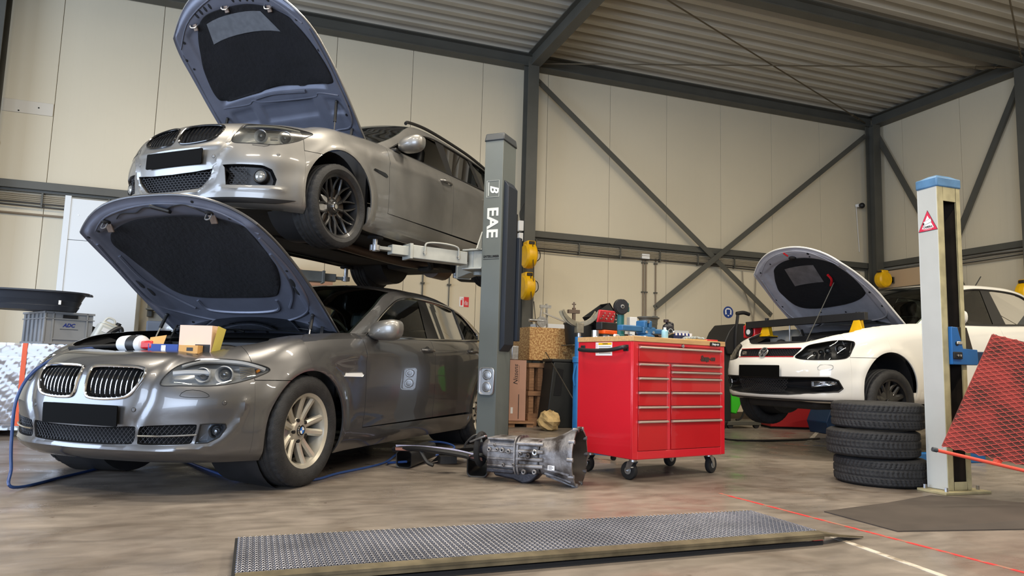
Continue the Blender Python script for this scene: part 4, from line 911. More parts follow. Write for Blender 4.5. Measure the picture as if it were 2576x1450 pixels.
hd.ridge([(-.95, .9), (-.6, .95), (0, .965), (.6, .955), (.93, .90)], .006); hd.ridge([(-.90, .86), (-.93, .6), (-.90, .35), (-.72, .2), (-.4, .13), (0, .10), (.4, .13), (.72, .2), (.90, .35), (.93, .6), (.90, .86)], .010)
hd.ridge([(-.45, .30), (-.40, .22), (0, .20), (.40, .22), (.47, .30)], .012); hd.ridge([(-.82, .72), (-.80, .5), (-.68, .34), (-.55, .24)], .012); hd.ridge([(.86, .72), (.82, .5), (.70, .34), (.57, .24)], .012)
for u, t, r, st in ((-.93, .93, .011, 1), (.42, .975, .011, 1), (.72, .93, .010, 1), (-.80, .91, .010, 1), (.90, .60, .008, 1), (-.72, .12, .012, 1), (.70, .12, .012, 1), (.1, .06, .011, 1), (-.3, .06, .011, 1), (.55, .09, .013, 1), (-.55, .09, .013, 1)): hd.dot(u, t, r, 'dark', .004)
for u, t in ((-.86, .50), (-.83, .42), (.87, .50), (.84, .42)): hd.dot(u, t, .020, 'dark', .002, 'slot', 2.2)
for u in (-.65, .53):
    g = bpy.data.objects.new('hood_latch', None); COL.objects.link(g); g.parent = hd.root
    p = Vector(hd.loc(u, .925, -.03)); n = Vector((sin(hd.a), 0, -cos(hd.a))); s_ = Vector((-cos(hd.a), 0, -sin(hd.a)))
    MB().sph(p, .030, 12, 8, (1, 1.2, .5)).build('latch_base', M['black'], g); MB().tube([p+Vector((0, -.018, 0)), p+Vector((0, -.018, 0))+n*.045+s_*.01, p+Vector((0, .018, 0))+n*.045+s_*.01, p+Vector((0, .018, 0))], .0045, 6, 3).build('striker_loop', M['zinc'], g)
    MB().bar(p+s_*.02, p+s_*.075+n*.02, .05, .012).build('catch_hook', M['rusty'], g, bev=.004)
MB().tube([hd.loc(u, t, -.042) for u, t in ((-.5, .92), (-.4, .94), (-.25, .93), (-.1, .955), (.05, .93), (.2, .955), (.35, .965), (.5, .93))], .004, 6).build('bowden_cable', M['black'], hd.root)
MB().bar(hd.loc(-.02, .965, -.05), hd.loc(.14, .925, -.05), .045, .02).build('cable_connector', M['black'], hd.root, bev=.006)
MB().tube([(-.62, y, .94) for y in (.64,)]+[(-.52, .66, .90), (-.45, .68, .86)], .012, 6).build('hood_hinge', M['black'], rt)
hd.strut(.86, .23, (-.30, .66, .86)); hd.strut(-.86, .23, (-.30, -.66, .86))
for sg in (1, -1):
    MB().bar((-.58, sg*.66, .90), hd.loc(sg*.90, .05, -.04), .03, .012).bar((-.45, sg*.66, .87), hd.loc(sg*.88, .12, -.04), .022, .010).build('hood_hinge', M['black'], rt)
wheels(gc, 'ten', .338, .235, .222, .80)
finish(gc)
# ------------------------------------------------------------------ upper car: silver estate on the two-post lift
E91P = (-.103, 5.981, 1.6495, -2.3304, -.0117)
ec = Car(E91, E91P, 'dusty silver estate car with open bonnet and black wheels raised high on the lift', M['p_silver'])
B = ec.B; rt = ec.root
B.crease([(.462, .578), (.43, .545), (.405, .50), (.375, .42), (.34, .33), (.25, .262), (.1, .250), (0, .248)], -.014, .016); B.crease([(0, .572), (.2, .574), (.39, .582)], -.008, .016); B.crease([(.42, .285), (.6, .283), (.85, .29)], -.008, .014)
B.crease([(1.7, .745), (2.1, .775), (3.1, .82), (4.1, .85)], -.007, .026)
kid = [(.03, .635), (.022, .69), (.04, .745), (.15, .765), (.30, .758), (.37, .735), (.36, .675), (.31, .63), (.20, .612), (.08, .612)]
KL, KR = Feat(B, kid), Feat(B, kid, mirror=True)
hl = [(.475, .612), (.60, .603), (.78, .610), (.93, .66), (1.03, .722), (1.075, .760), (.98, .782), (.80, .785), (.62, .780), (.52, .765), (.495, .70)]
HL, HR = Feat(B, hl), Feat(B, hl, mirror=True)
mid = [(-.26, .285), (0, .272), (.26, .285), (.34, .355), (.36, .415), (.2, .40), (0, .395), (-.2, .40), (-.36, .415), (-.34, .355)]
MC = Feat(B, mid, .15)
fg = [(.455, .305), (.62, .305), (.79, .318), (.80, .36), (.765, .425), (.70, .448), (.55, .447), (.43, .440), (.48, .38)]
FL, FR = Feat(B, fg, .15), Feat(B, fg, .15, mirror=True)
cs = [ec.cut(f, .06, -.06) for f in (KL, KR, HL, HR, MC, FL, FR)]
shell(ec, dict(ah=.99, zs=.605, cuts=cs, fcuts=([cs[2]], [cs[3]]), s1=1.955, s2=3.045, s3=(3.75, 4.12), sill=.335))
drop(cs)
for f, sg in ((KL, 1), (KR, -1)):
    g = bpy.data.objects.new('kidney_grille', None); COL.objects.link(g); g.parent = rt
    f.pan(MB(), -.004, -.05, .06).build('grille_backing', M['dark'], g); f.rim(MB(), .002, .008, 1.0, 8).build('black_surround', M['glossblack'], g)
    for i in range(9):
        for dd in (0, .009):
            a = f.a0+(f.a1-f.a0)*(i+.7)/9.6+dd; lo, hi = f.lohi(a)
            if hi-lo < .03: continue
            MB().ring([B.az(a, lo+.004+(hi-lo-.008)*v, -.016) for v in np.linspace(0, 1, 7)], .0035, 5).build('grille_slat', M['glossblack'], g)
for f, sg in ((HL, 1), (HR, -1)):
    headlamp(ec, f, [(sg*.86, .685, .046, 'ring'), (sg*.66, .678, .044, 'ring')], [([(sg*a, z) for a, z in [(.52, .75), (.65, .768), (.85, .772), (1.0, .765)]], .008, 'drl'), ([(sg*a, z) for a, z in [(.74, .655), (.80, .66)]], .012, 'reflect')]+[([(sg*a, z) for a, z in [(.925, .695+.013*q), (1.0, .712+.010*q)]], .004, 'reflect') for q in range(-2, 5)], inner='lampgrey', glass='fogglass')
    Feat(B, [(sg*a, z) for a, z in ((.43, .605), (.475, .605), (.50, .70), (.545, .785), (.50, .785), (.455, .70))], .1).grid(MB(), .002, 6, 6).build('headlight_trim', ec.paint, rt)
g = bpy.data.objects.new('lower_air_intake', None); COL.objects.link(g); g.parent = rt
MC.pan(MB(), -.002, -.07, .05).build('intake_backing', M['dark'], g); honey(B, MC, .033, -.016, .0025, 'honeycomb_mesh', 'meshblack', g, 'hex', 1.0)
for sg, f in ((1, FL), (-1, FR)):
    g = bpy.data.objects.new('side_air_intake', None); COL.objects.link(g); g.parent = rt
    f.pan(MB(), -.002, -.06, .08).build('intake_backing', M['black'], g)
    sub = Feat(B, [(sg*a, z) for a, z in ((.47, .31), (.60, .31), (.60, .44), (.46, .435), (.49, .38))], .2); honey(B, sub, .030, -.018, .0024, 'honeycomb_mesh', 'meshblack', g, 'hex', 1.0)
    p = Vector(B.az(sg*.685, .377, -.012)); d = (Vector(B.az(sg*.685, .377, .1))-Vector(B.az(sg*.685, .377, 0))); d.z = 0; d = (d.normalized()+Vector((.8, 0, 0))).normalized(); m = frame(p, Vector((0, 0, 1)).cross(d), d)
    fl = bpy.data.objects.new('fog_light', None); COL.objects.link(fl); fl.parent = rt
    MB().lathe([(.0, .012), (.02, .010), (.036, .0), (.042, -.01)], 28).xf(m).build('fog_lens', M['foglens'], fl); MB().lathe([(.040, .002), (.047, .004), (.052, -.01), (.05, -.04)], 28).xf(m).build('fog_bezel', M['black'], fl)
# bumper creases running from the kidneys down round the lower intake
for sg in (1, -1):
    for a, z in ((.36, .50), (.80, .535)): detail(ec, sg*a, z, .011, 'parking_sensor', None)
    MB().tube([B.az(sg*a, z, .001) for a, z in ((.62, .592), (.70, .588), (.735, .600), (.74, .608))], .0015, 4, 2).build('washer_flap_seam', M['dark'], rt)
    handle(ec, sg*2.80, sg*3.0, .825); handle(ec, sg*3.73, sg*3.93, .845)
    f = Feat(B, [(1.73, .645), (1.92, .625), (1.93, .640), (1.90, .660), (1.74, .662)], .2, mirror=sg < 0); f.grid(MB(), .005, 10, 3).build('side_indicator', M['glossblack'], rt)
    # splitter below the bumper
plate(ec, -.235, .29, .445, .555)
Feat(B, [(-.80, .19), (0, .185), (.80, .19), (.95, .23), (.8, .222), (0, .212), (-.8, .222), (-.95, .23)], .3).solid(MB(), .012, -.05, 40, 2).build('lower_splitter', M['black'], rt)
cb = Cabin(ec, S=[(-.56, .925), (-.80, 1.04), (-1.02, 1.16), (-1.20, 1.27), (-1.38, 1.345), (-1.70, 1.383), (-2.1, 1.383), (-2.5, 1.365), (-2.9, 1.335), (-3.2, 1.29), (-3.35, 1.20), (-3.48, 1.08), (-3.56, .98)],
    D=[(-.72, .925), (-.88, 1.015), (-1.05, 1.105), (-1.25, 1.20), (-1.45, 1.272), (-1.7, 1.315), (-2.05, 1.322), (-2.4, 1.312), (-2.75, 1.288), (-3.02, 1.255), (-3.16, 1.21), (-3.26, 1.08), (-3.28, 1.0)],
    belt=[], ysl=.45, bulge=[(0, .24), (.12, .20), (.30, .05), (.36, .03), (.7, 0), (.8, -.05), (1, -.12)], crown=[(0, .02), (.3, .05), (.6, .055), (.8, .04), (1, .02)], tw=.3, tr=.75)
for sg in (1, -1): cb.side(sg)
cb.span(0, .32, 'windscreen', M['glass']); cb.span(.32, .78, 'roof_panel', ec.paint); cb.span(.78, 1, 'rear_window', M['tint'])
belt = [(-.72, .925), (-1.4, .94), (-2.0, .955), (-2.6, .975), (-3.28, 1.0)]
for sg in (1, -1):
    cb.strip(cb.D, .007, 'window_frame', M['black'], sg, .004); cb.strip(belt, .008, 'belt_strip', M['black'], sg, .006)
    cb.glass([(-1.69, .95), (-1.72, 1.318), (-1.90, 1.322), (-1.80, .952)], 'b_pillar_cover', M['black'], sg, .001)
    cb.glass([(-1.80, .952), (-1.90, 1.318), (-2.05, 1.320), (-2.40, 1.310), (-2.43, 1.31), (-2.40, .97)], 'rear_door_window', M['tint'], sg)
    cb.glass([(-2.40, .97), (-2.43, 1.31), (-2.51, 1.305), (-2.50, .975)], 'c_pillar_cover', M['black'], sg, .001)
    cb.glass([(-2.50, .975), (-2.51, 1.305), (-2.75, 1.285), (-3.02, 1.250), (-3.15, 1.20), (-3.25, 1.08), (-3.27, 1.0)], 'quarter_window', M['tint'], sg)
    MB().tube([(x, sg*(cb.Y(x, z)-.055), z+.035) for x, z in ((-1.30, 1.325), (-1.38, 1.362), (-1.7, 1.405), (-2.1, 1.408), (-2.6, 1.385), (-3.0, 1.345), (-3.15, 1.30))], .016, 8, 6).build('roof_rail', M['black'], rt)
mirror_part(ec, (-.80, .945, .985)); mirror_part(ec, (-.80, .945, .985), -1)
for x, y in ((-1.3, .36), (-1.3, -.36)): seat(ec, x, y, None, .36)
MB().b2((-.50, -.68, .60), (-.80, .68, .90)).build('dashboard', M['leather'], rt, bev=.06)
MB().grid(lambda u, v: (-1.45-1.6*u, (2*v-1)*.53, 1.352+.04*(1-(2*v-1)**2)-.06*u*u), 8, 8).build('headliner', M['lens_grey'], rt)
for x0, x1 in ((-.70, -1.68), (-1.75, -2.6)):
    for sg in (1, -1): MB().b2((x0, sg*.745, .40), (x1, sg*.77, .92)).build('door_lining', M['leather'], rt, bev=.02)
MB().b2((.30, -.35, .5), (-.30, .30, .74)).build('engine_cover', M['black'], rt, bev=.04)
MB().tube([(.46, -.5, .70), (.5, -.2, .735), (.5, .2, .735), (.46, .5, .70)], .02, 8).build('lock_carrier', M['bay'], rt)
MB().b2((.48, -.49, .74), (.40, -.43, .79)).build('red_plug', M['red'], rt, bev=.01)
hd = Hood(ec, -.55, .945, 44, .69, .71, .68, 1.14, 1.44, 2.4, .10, .055, name='hood', rd=.07)
def th9(u, t):
    d = min((1-abs(u))*.70, (1-t)*1.35, t*1.1+.03); e = .012+.020*sm(d, .02, .055)
    if t > .43: e -= .016*sm(d, .14, .18)
    # three pressed pockets near the windscreen end
    for uc, uw in ((-.58, .17), (.10, .40), (.78, .13)):
        q = min((uw-abs(u-uc))*.7, (.355-t)*1.2, (t-.245)*1.2)
        if q > 0: e -= .014*sm(q, 0, .018)
    return e
hd.build(th9, [(-.64, .84), (-.45, .885), (-.1, .885), (.3, .885), (.62, .87), (.80, .83), (.90, .70), (.93, .52), (.85, .455), (.45, .43), (.1, .44), (-.3, .425), (-.70, .43), (-.82, .50), (-.78, .70)], 'pad')
hd.ridge([(-.93, .88), (-.62, .93), (0, .955), (.6, .94), (.92, .88)], .006); hd.ridge([(-.95, .85), (-.95, .5), (-.93, .2), (-.7, .12), (0, .10), (.6, .14), (.93, .18), (.95, .5), (.95, .85)], .009)
hd.ridge([(-.30, .40), (0, .41), (.45, .40)], .016); hd.ridge([(-.80, .40), (-.45, .375), (-.35, .39), (-.2, .37), (.5, .36), (.62, .385), (.9, .38)], .006)
f_ = MB()
vs = [hd.loc(u, t, -th9(u, t)-.0165) for t in (.745, .77, .81, .85) for u in np.linspace(-.50+(t-.71)*.5, .56-(t-.71)*1.2, 9)]
f_.add(vs, [(r*9+i, r*9+i+1, (r+1)*9+i+1, (r+1)*9+i) for r in range(3) for i in range(8)]).build('grey_foil_patch', M['foil'], hd.root)
for i, u in enumerate((-.50, -.42, -.34, -.26, .10, .20, .30, .38)): hd.dot(u, .905+.012*(1-u*u), .012, 'dark', .002, 'slot', 2.0)
for u, t, r in ((-.93, .80, .012), (-.9, .72, .010), (-.85, .88, .013), (.60, .93, .013), (.86, .88, .012), (.93, .70, .011), (.96, .30, .011), (.90, .24, .012), (.5, .12, .012), (.2, .11, .012), (-.30, .62, .010), (.10, .62, .010), (.45, .70, .010), (.62, .50, .010), (-.55, .50, .010)): hd.dot(u, t, r, 'dark', .004)
for u in (-.60, -.05, .55):
    g = bpy.data.objects.new('hood_latch', None); COL.objects.link(g); g.parent = hd.root
    p = Vector(hd.loc(u, .90, -.025)); n = Vector((sin(hd.a), 0, -cos(hd.a))); s_ = Vector((-cos(hd.a), 0, -sin(hd.a)))
    MB().tube([p+Vector((0, -.03, 0)), p+Vector((0, -.02, 0))+n*.035+s_*.02, p+Vector((0, .02, 0))+n*.035+s_*.03, p+Vector((0, .03, 0))+s_*.02], .005, 6, 3).build('striker_loop', M['zinc'], g)
    MB().bar(p+s_*.01, p+s_*.06+n*.015, .04, .01).build('catch_hook', M['rusty'], g, bev=.003)
hd.strut(.82, .33, (-.22, .60, .82)); hd.strut(-.82, .33, (-.22, -.60, .82))
for sg in (1, -1):
    MB().bar((-.52, sg*.63, .86), hd.loc(sg*.92, .06, -.035), .03, .012).build('hood_hinge', M['black'], rt); MB().bar((-.38, sg*.63, .83), hd.loc(sg*.90, .14, -.035), .022, .010).build('hood_hinge', M['black'], rt)
# underbody
MB().tube([(-.6, .18, .17), (-1.4, .16, .15), (-2.2, .12, .16), (-2.7, .25, .20), (-3.2, .30, .22)], .045, 12).build('exhaust_pipe', M['rusty'], rt)
MB().tube([(-3.0, -.1, .24), (-3.3, -.1, .24)], .13, 18).build('silencer', M['rusty'], rt)
for sg in (1, -1):
    MB().b2((-.55, sg*.22, .185), (-2.3, sg*.60, .205)).build('underbody_panel', M['under_tray'], rt, bev=.008)
    MB().tube([(-2.76, sg*.62, .22), (-2.70, sg*.3, .20), (-2.5, sg*.25, .22)], .03, 8).build('rear_suspension_arm', M['under_tray'], rt)
    MB().tube([(.0, sg*.62, .20), (.05, sg*.35, .18), (-.25, sg*.3, .2)], .028, 8).build('front_suspension_arm', M['under_tray'], rt)
MB().b2((-2.45, -.36, .15), (-2.95, .36, .26)).build('rear_subframe', M['under_tray'], rt, bev=.04)
MB().tube([(-1.9, .50, .20), (-2.15, .40, .10), (-2.35, .15, .12)], .03, 6).build('hanging_underbody_cover', M['under_tray'], rt)
wheels(ec, 'mesh', .318, .225, .234, .772, droop=.045, steer=-.02)
finish(ec)
# ------------------------------------------------------------------ white hatchback at the right
wc = Car(POL, (5.4653, 5.9049, .3343, -3.0455, -.009), 'white hatchback with open bonnet raised a little beside the blue and grey lift column', M['p_white'])
B = wc.B; rt = wc.root
gr = [(-.36, .612), (0, .610), (.36, .612), (.405, .655), (.43, .698), (.2, .700), (0, .700), (-.2, .700), (-.43, .698), (-.405, .655)]
GF = Feat(B, gr, .2)
hl = [(.385, .612), (.47, .588), (.62, .584), (.80, .592), (.885, .615), (.935, .68), (.975, .745), (.94, .765), (.82, .768), (.62, .745), (.49, .718), (.44, .67)]
HL, HR = Feat(B, hl), Feat(B, hl, mirror=True)
lw = [(-.32, .262), (0, .255), (.32, .262), (.78, .30), (.82, .33), (.78, .40), (.70, .428), (.35, .422), (0, .420), (-.35, .422), (-.70, .428), (-.78, .40), (-.82, .33), (-.78, .30)]
LW = Feat(B, lw, .15)
cs = [wc.cut(f, .05, -.05) for f in (GF, HL, HR, LW)]
shell(wc, dict(ah=.90, zs=.612, cuts=cs, fcuts=([cs[1]], [cs[2]]), s1=1.92, s2=None, s3=(3.08, 3.2), sill=.30))
drop(cs)
g = bpy.data.objects.new('radiator_grille', None); COL.objects.link(g); g.parent = rt
GF.pan(MB(), -.002, -.05, .04).build('grille_backing', M['dark'], g); honey(B, GF, .030, -.012, .0024, 'honeycomb_mesh', 'meshblack', g, 'hex', .8)
for z in (.614, .697): MB().tube([B.az(a, z, .002) for a in np.linspace(-.37 if z < .65 else -.42, .37 if z < .65 else .42, 9)], .0045, 6, 3).build('red_grille_strip', M['red'], g)
bd = badge(wc, 0, .655, .05, .010)
MB().lathe([(.046, .0), (.048, .006), (.055, .006), (.057, 0)], 40).build('badge_rim', M['chrome'], bd); MB().lathe([(0, .001), (.047, .001)], 30).build('badge_field', M['black'], bd)
for q in ([(-.030, .034), (-.008, -.002+.010), (0, .022), (.008, .008), (.030, .034)], [(-.042, .010), (-.020, -.038), (0, .000), (.020, -.038), (.042, .010)]):
    MB().ring([(x, y, .004) for x, y in q], .0042, 4).build('badge_letter', M['chrome'], bd)
p = Vector(B.az(-.30, .652, .006)); t2 = Vector(B.az(-.29, .652, .006))-Vector(B.az(-.31, .652, .006)); text('GTI', .040, M['chrome'], 'grille_lettering', g, frame(p, t2, (1, -.1, .1)), .001, shear=.2, bold=.0012)
for f, sg in ((HL, 1), (HR, -1)):
    headlamp(wc, f, [(sg*.84, .692, .043, 'chrome'), (sg*.70, .672, .028, 'chrome'), (sg*.63, .658, .020, 'chrome'), (sg*.57, .647, .014, 'chrome')], [([(sg*a, z) for a, z in ((.92, .65), (.935, .70), (.955, .745))], .005, 'reflect')], inner='black', dep=.08)
f = LW; g = bpy.data.objects.new('lower_air_intake', None); COL.objects.link(g); g.parent = rt
f.pan(MB(), -.002, -.045, .03).build('intake_surround', M['black'], g); honey(B, Feat(B, [(-.30, .275), (0, .272), (.28, .275), (.34, .412), (0, .41), (-.34, .412)], .2), .032, -.014, .0025, 'honeycomb_mesh', 'meshblack', g, 'hex', .9)
f.rim(MB(), .0, .006).build('intake_edge', M['black'], g)
for sg in (1, -1):
    q = Feat(B, [(.55, .335), (.66, .345), (.77, .362), (.765, .388), (.66, .392), (.55, .388)], .25, mirror=sg < 0)
    headlamp(wc, q, [(sg*.70, .368, .018, 'chrome'), (sg*.62, .364, .018, 'chrome')], [([(sg*.56, .345), (sg*.56, .385)], .008, 'drl')], name='fog_light', dep=.03)
    MB().tube([B.az(sg*a, z, .001) for a, z in ((.61, .495), (.63, .54), (.72, .54), (.74, .525), (.72, .497))], .0013, 4, 2, True).build('washer_flap_seam', M['dark'], rt)
    handle(wc, sg*2.86, sg*3.03, .86)
plate(wc, -.265, .262, .418, .532, .012)
MB().tube([B.az(a, .215, .0) for a in np.linspace(-.9, .9, 19)], .010, 6, 3).build('lower_splitter', M['black'], rt)
MB().b2((.55, -.45, .12), (-.2, .45, .24)).build('engine_undershield', M['under_tray'], rt, bev=.05)
cb = Cabin(wc, S=[(-.55, .955), (-.80, 1.09), (-1.02, 1.23), (-1.20, 1.335), (-1.42, 1.405), (-1.77, 1.440), (-2.1, 1.448), (-2.4, 1.440), (-2.65, 1.405), (-2.82, 1.33), (-2.93, 1.20), (-3.0, 1.08), (-3.03, 1.02)],
    D=[(-.70, .962), (-.88, 1.07), (-1.05, 1.175), (-1.22, 1.27), (-1.42, 1.345), (-1.70, 1.388), (-1.95, 1.400), (-2.2, 1.400), (-2.42, 1.385), (-2.58, 1.345), (-2.68, 1.25), (-2.74, 1.12), (-2.74, 1.04)],
    belt=[], ysl=.50, bulge=[(0, .24), (.12, .20), (.30, .06), (.36, .03), (.7, 0), (.8, -.05), (1, -.10)], crown=[(0, .02), (.3, .04), (.6, .04), (.8, .03), (1, .02)], tw=.3, tr=.75)
for sg in (1, -1): cb.side(sg)
cb.span(0, .31, 'windscreen', M['glass']); cb.span(.31, .74, 'roof_panel', wc.paint); cb.span(.74, 1, 'rear_window', M['tint'])
for sg in (1, -1):
    cb.strip(cb.D, .010, 'window_frame', M['black'], sg, .002); cb.strip([(-.70, .962), (-1.4, .985), (-2.0, 1.01), (-2.74, 1.04)], .010, 'belt_strip', M['black'], sg, .005)
    cb.glass([(-.74, .97), (-.88, 1.063), (-1.05, 1.168), (-1.22, 1.262), (-1.42, 1.338), (-1.70, 1.380), (-1.83, 1.385), (-1.70, 1.0)], 'front_door_window', M['tint'], sg)
    cb.glass([(-1.68, 1.0), (-1.83, 1.40), (-1.98, 1.402), (-1.90, 1.01)], 'b_pillar_cover', M['black'], sg, .001)
    cb.glass([(-1.90, 1.01), (-1.98, 1.398), (-2.2, 1.397), (-2.42, 1.38), (-2.57, 1.34), (-2.67, 1.25), (-2.73, 1.12), (-2.73, 1.04)], 'quarter_window', M['tint'], sg)
mirror_part(wc, (-.78, .90, 1.02)); mirror_part(wc, (-.78, .90, 1.02), -1)
for x, y in ((-1.35, .34), (-1.35, -.34)): seat(wc, x, y, None, .42)
MB().b2((-.50, -.62, .62), (-.85, .62, .94)).build('dashboard', M['leather'], rt, bev=.06)
for sg in (1, -1): MB().b2((-.72, sg*.70, .40), (-2.6, sg*.725, .96)).build('door_lining', M['leather'], rt, bev=.02)
MB().cyl((-2.55, 0, 1.46), (-2.74, 0, 1.66), .006).build('roof_aerial', M['black'], rt)
MB().b2((.30, -.35, .5), (-.28, .25, .72)).build('engine_cover', M['black'], rt, bev=.05)
MB().b2((.25, .25, .55), (-.05, .46, .76)).build('battery_box', M['bay'], rt, bev=.02)
MB().tube([(.42, -.5, .73), (.50, -.2, .745), (.50, .2, .745), (.42, .5, .73)], .025, 8).build('lock_carrier', M['bay'], rt)
MB().b2((.56, -.30, .705), (.38, .42, .735)).build('slam_panel', M['foil'], rt, bev=.01)
for x, y in ((.1, -.4), (-.1, .38), (.2, .1)): MB().sph((x, y, .76), .06, 10, 6).build('reservoir', M['bay'], rt)
hd = Hood(wc, -.50, .93, 39, .66, .66, .58, 1.0, 1.24, 2.4, .08, .05, 'underw')
def thp(u, t):
    d = min((1-abs(u))*.62, (1-t)*1.15, t*1.0+.03); e = .010+.018*sm(d, .015, .05); return e-.016*sm(d, .12, .16)
hd.build(thp, [(-.63, .80), (-.50, .85), (0, .885), (.45, .885), (.72, .87), (.84, .80), (.83, .60), (.75, .47), (.5, .37), (.13, .32), (-.40, .31), (-.68, .38), (-.77, .58), (-.74, .70)], 'pad')
hd.ridge([(-.88, .90), (-.5, .955), (0, .97), (.5, .965), (.88, .90)], .005); hd.ridge([(-.90, .85), (-.93, .5), (-.85, .22), (-.4, .12), (0, .10), (.4, .12), (.85, .22), (.93, .5), (.92, .85)], .008)
for u, t, r in ((-.82, .92, .014), (.45, .95, .014), (-.5, .91, .009), (.42, .91, .009), (-.92, .55, .012), (-.9, .44, .010), (.90, .62, .010), (.88, .52, .012), (.9, .34, .013), (-.35, .26, .010), (.1, .24, .010)): hd.dot(u, t, r, 'dark', .004)
vs = [hd.loc(u, t, -thp(u, t)-.0155) for t, (ua, ub) in ((.60, (-.40, .20)), (.70, (-.37, .25)), (.80, (-.33, .31))) for u in np.linspace(ua, ub, 6)]
MB().add(vs, [(r*6+i, r*6+i+1, (r+1)*6+i+1, (r+1)*6+i) for r in range(2) for i in range(5)]).build('grey_foil_patch', M['foilw'], hd.root)
MB().tube([hd.loc(u, t, -.045) for u, t in ((.44, .70), (.42, .64), (.30, .57))], .012, 8).build('red_rubber_grip', M['red'], hd.root)
MB().cyl((.30, .10, .74), hd.loc(.40, .60, -.04), .005, 8).build('bonnet_prop_rod', M['steel_dark'], rt)
g = bpy.data.objects.new('hood_latch', None); COL.objects.link(g); g.parent = hd.root
p = hd.loc(.05, .90, -.03); MB().sph(p, .035, 10, 6, (1, 1.3, .6)).build('latch_base', M['black'], g); MB().tube([hd.loc(.0, .93, -.03), hd.loc(-.03, .97, -.03)], .010, 6).build('release_lever', M['red'], g)
for sg in (1, -1): MB().bar((-.45, sg*.60, .88), hd.loc(sg*.92, .08, -.03), .028, .012).build('hood_hinge', M['black'], rt)
wheels(wc, 'five', .310, .215, .215, .735, droop=.105)
finish(wc)
# ------------------------------------------------------------------ two-post lift carrying the estate
LF = pose(-.103, 5.981, 0, -2.3304, 0)
def arm(parent, piv, pad, zt, name='swing_arm', mt='armgrey', handle_=True, w=.13, h=.115):
    g = bpy.data.objects.new(name, None); COL.objects.link(g); g.parent = parent
    p = Vector(piv); q = Vector(pad); d = (q-p); L = d.length; d.normalize(); z = p.z; n = Vector((0, 0, 1)).cross(d)
    a1 = p+d*.10; a2 = p+d*(L*.68)
    MB().bar(a1, a2, w, h).build('outer_arm', M[mt], g, bev=.006)
    MB().bar(a2-d*.05, p+d*(L*.86), w*.72, h*.70).build('inner_arm', M[mt], g, bev=.005)
    MB().bar(p+d*(L*.82), q+d*.03, w*.55, .03).build('pad_tongue', M[mt], g, bev=.004)
    MB().bar(a2-d*.01, a2+d*.02, w*1.18, h*1.15).build('arm_collar', M[mt], g, bev=.004)
    MB().cyl(q-Vector((0, 0, .03)), q+Vector((0, 0, zt-q.z-.03)), .022, 16).cyl(q+Vector((0, 0, -.025)), q+Vector((0, 0, .02)), .045, 20).build('pad_screw', M['zinc'], g)
    MB().lathe([(0, 0), (.060, 0), (.066, .006), (.066, .022), (.058, .03), (0, .03)], 28, None, q+Vector((0, 0, zt-q.z-.03))).build('rubber_pad', M['blackmat'], g)
    MB().cyl(p+Vector((0, 0, -.09)), p+Vector((0, 0, .10)), .05, 20).build('pivot_pin', M[mt], g)
    if handle_:
        for o in ((a1+d*.10, a2-d*.12),):
            s_, e = o; up = Vector((0, 0, 1)); sd = n*(w/2+.012)
            MB().tube([s_+sd-up*.02, s_+sd+up*.03, s_+sd+up*.085+d*.02, (s_+e)/2+sd+up*.10, e+sd+up*.085-d*.02, e+sd+up*.03, e+sd-up*.02], .008, 6, 5).build('arm_handle', M[mt], g)
            for c in (s_, e): MB().cyl(c+n*(w/2), c+n*(w/2+.018), .014, 6).build('bolt', M['zinc'], g)
    return g
def lift_post(nm, label, side):
    t = thing(nm, label, 'vehicle lift', M=LF); s = side
    x0, x1, yo, yi = -1.39, -1.675, 1.55*s, 1.37*s
    w_ = .006
    m = MB(); m.b2((x0, yo, .02), (x0-w_, yi, 2.80)).b2((x1, yo, .02), (x1+w_, yi, 2.80)).b2((x0-w_, yo, .02), (x1+w_, yo-w_*s, 2.80))
    for xa, xb in ((x0-w_, x0-.085), (x1+w_, x1+.085)): m.b2((xa, yi, .02), (xb, yi+w_*s, 2.80))
    m.build('column', M['liftgrey'], t, bev=.004)
    MB().b2((x0+.008, yo+.008*s, 2.80), (x1-.008, yi-.008*s, 2.80)).box(((x0+x1)/2, (yo+yi)/2, 2.835), (abs(x0-x1)+.02, abs(yo-yi)+.02, .075), None, .90, .92).build('column_cap', M['capgrey'], t, bev=.012)
    MB().b2((x0+.10, yo+.12*s, 0), (x1-.10, yi-.10*s, .02)).build('base_plate', M['liftgrey'], t, bev=.003)
    for bx in (x0+.07, x1-.07):
        for by in (yo+.08*s, yi-.06*s): MB().cyl((bx, by, .02), (bx, by, .05), .012, 6).build('anchor_bolt', M['zinc'], t)
    # carriage
    MB().b2((x0-.02, yi+.10*s, 1.62), (x1+.02, yi-.012*s, 2.25)).build('carriage', M['armgrey'], t, bev=.006)
    px, py = (x0+x1)/2, yi-.13*s
    MB().b2((x0-.0, yi-.005*s, 1.80), (x1, py-.07*s, 1.815)).b2((x0-.0, yi-.005*s, 1.63), (x1, py-.07*s, 1.645)).b2((x0-.03, yi-.005*s, 1.645), (x0-.045, yi-.10*s, 1.80)).build('carriage_yoke', M['armgrey'], t, bev=.004)
    MB().prism([(0, 0), (.10, 0), (0, .17)], (0, .012*s, 0), (x0-.02, yi-.02*s, 1.80), (0, -s*1.0, 0) if False else (1, 0, 0), (0, 0, 1)).build('gusset', M['armgrey'], t)
    arm(t, (px+.05, py, 1.725), (-.66, .735*s, 1.725), 1.825, handle_=True)
    arm(t, (px-.07, py, 1.69), (-2.18, .70*s, 1.69), 1.835, handle_=False)
    return t
M['capgrey'] = mat('dark_grey_cap', srgb(62, 66, 70), .5); M['postdark'] = mat('dark_blue_cover', srgb(38, 44, 54), .45)
lp = lift_post('lift_post', 'grey lift column with large white lettering beside the saloon, its arms under the estate', 1)
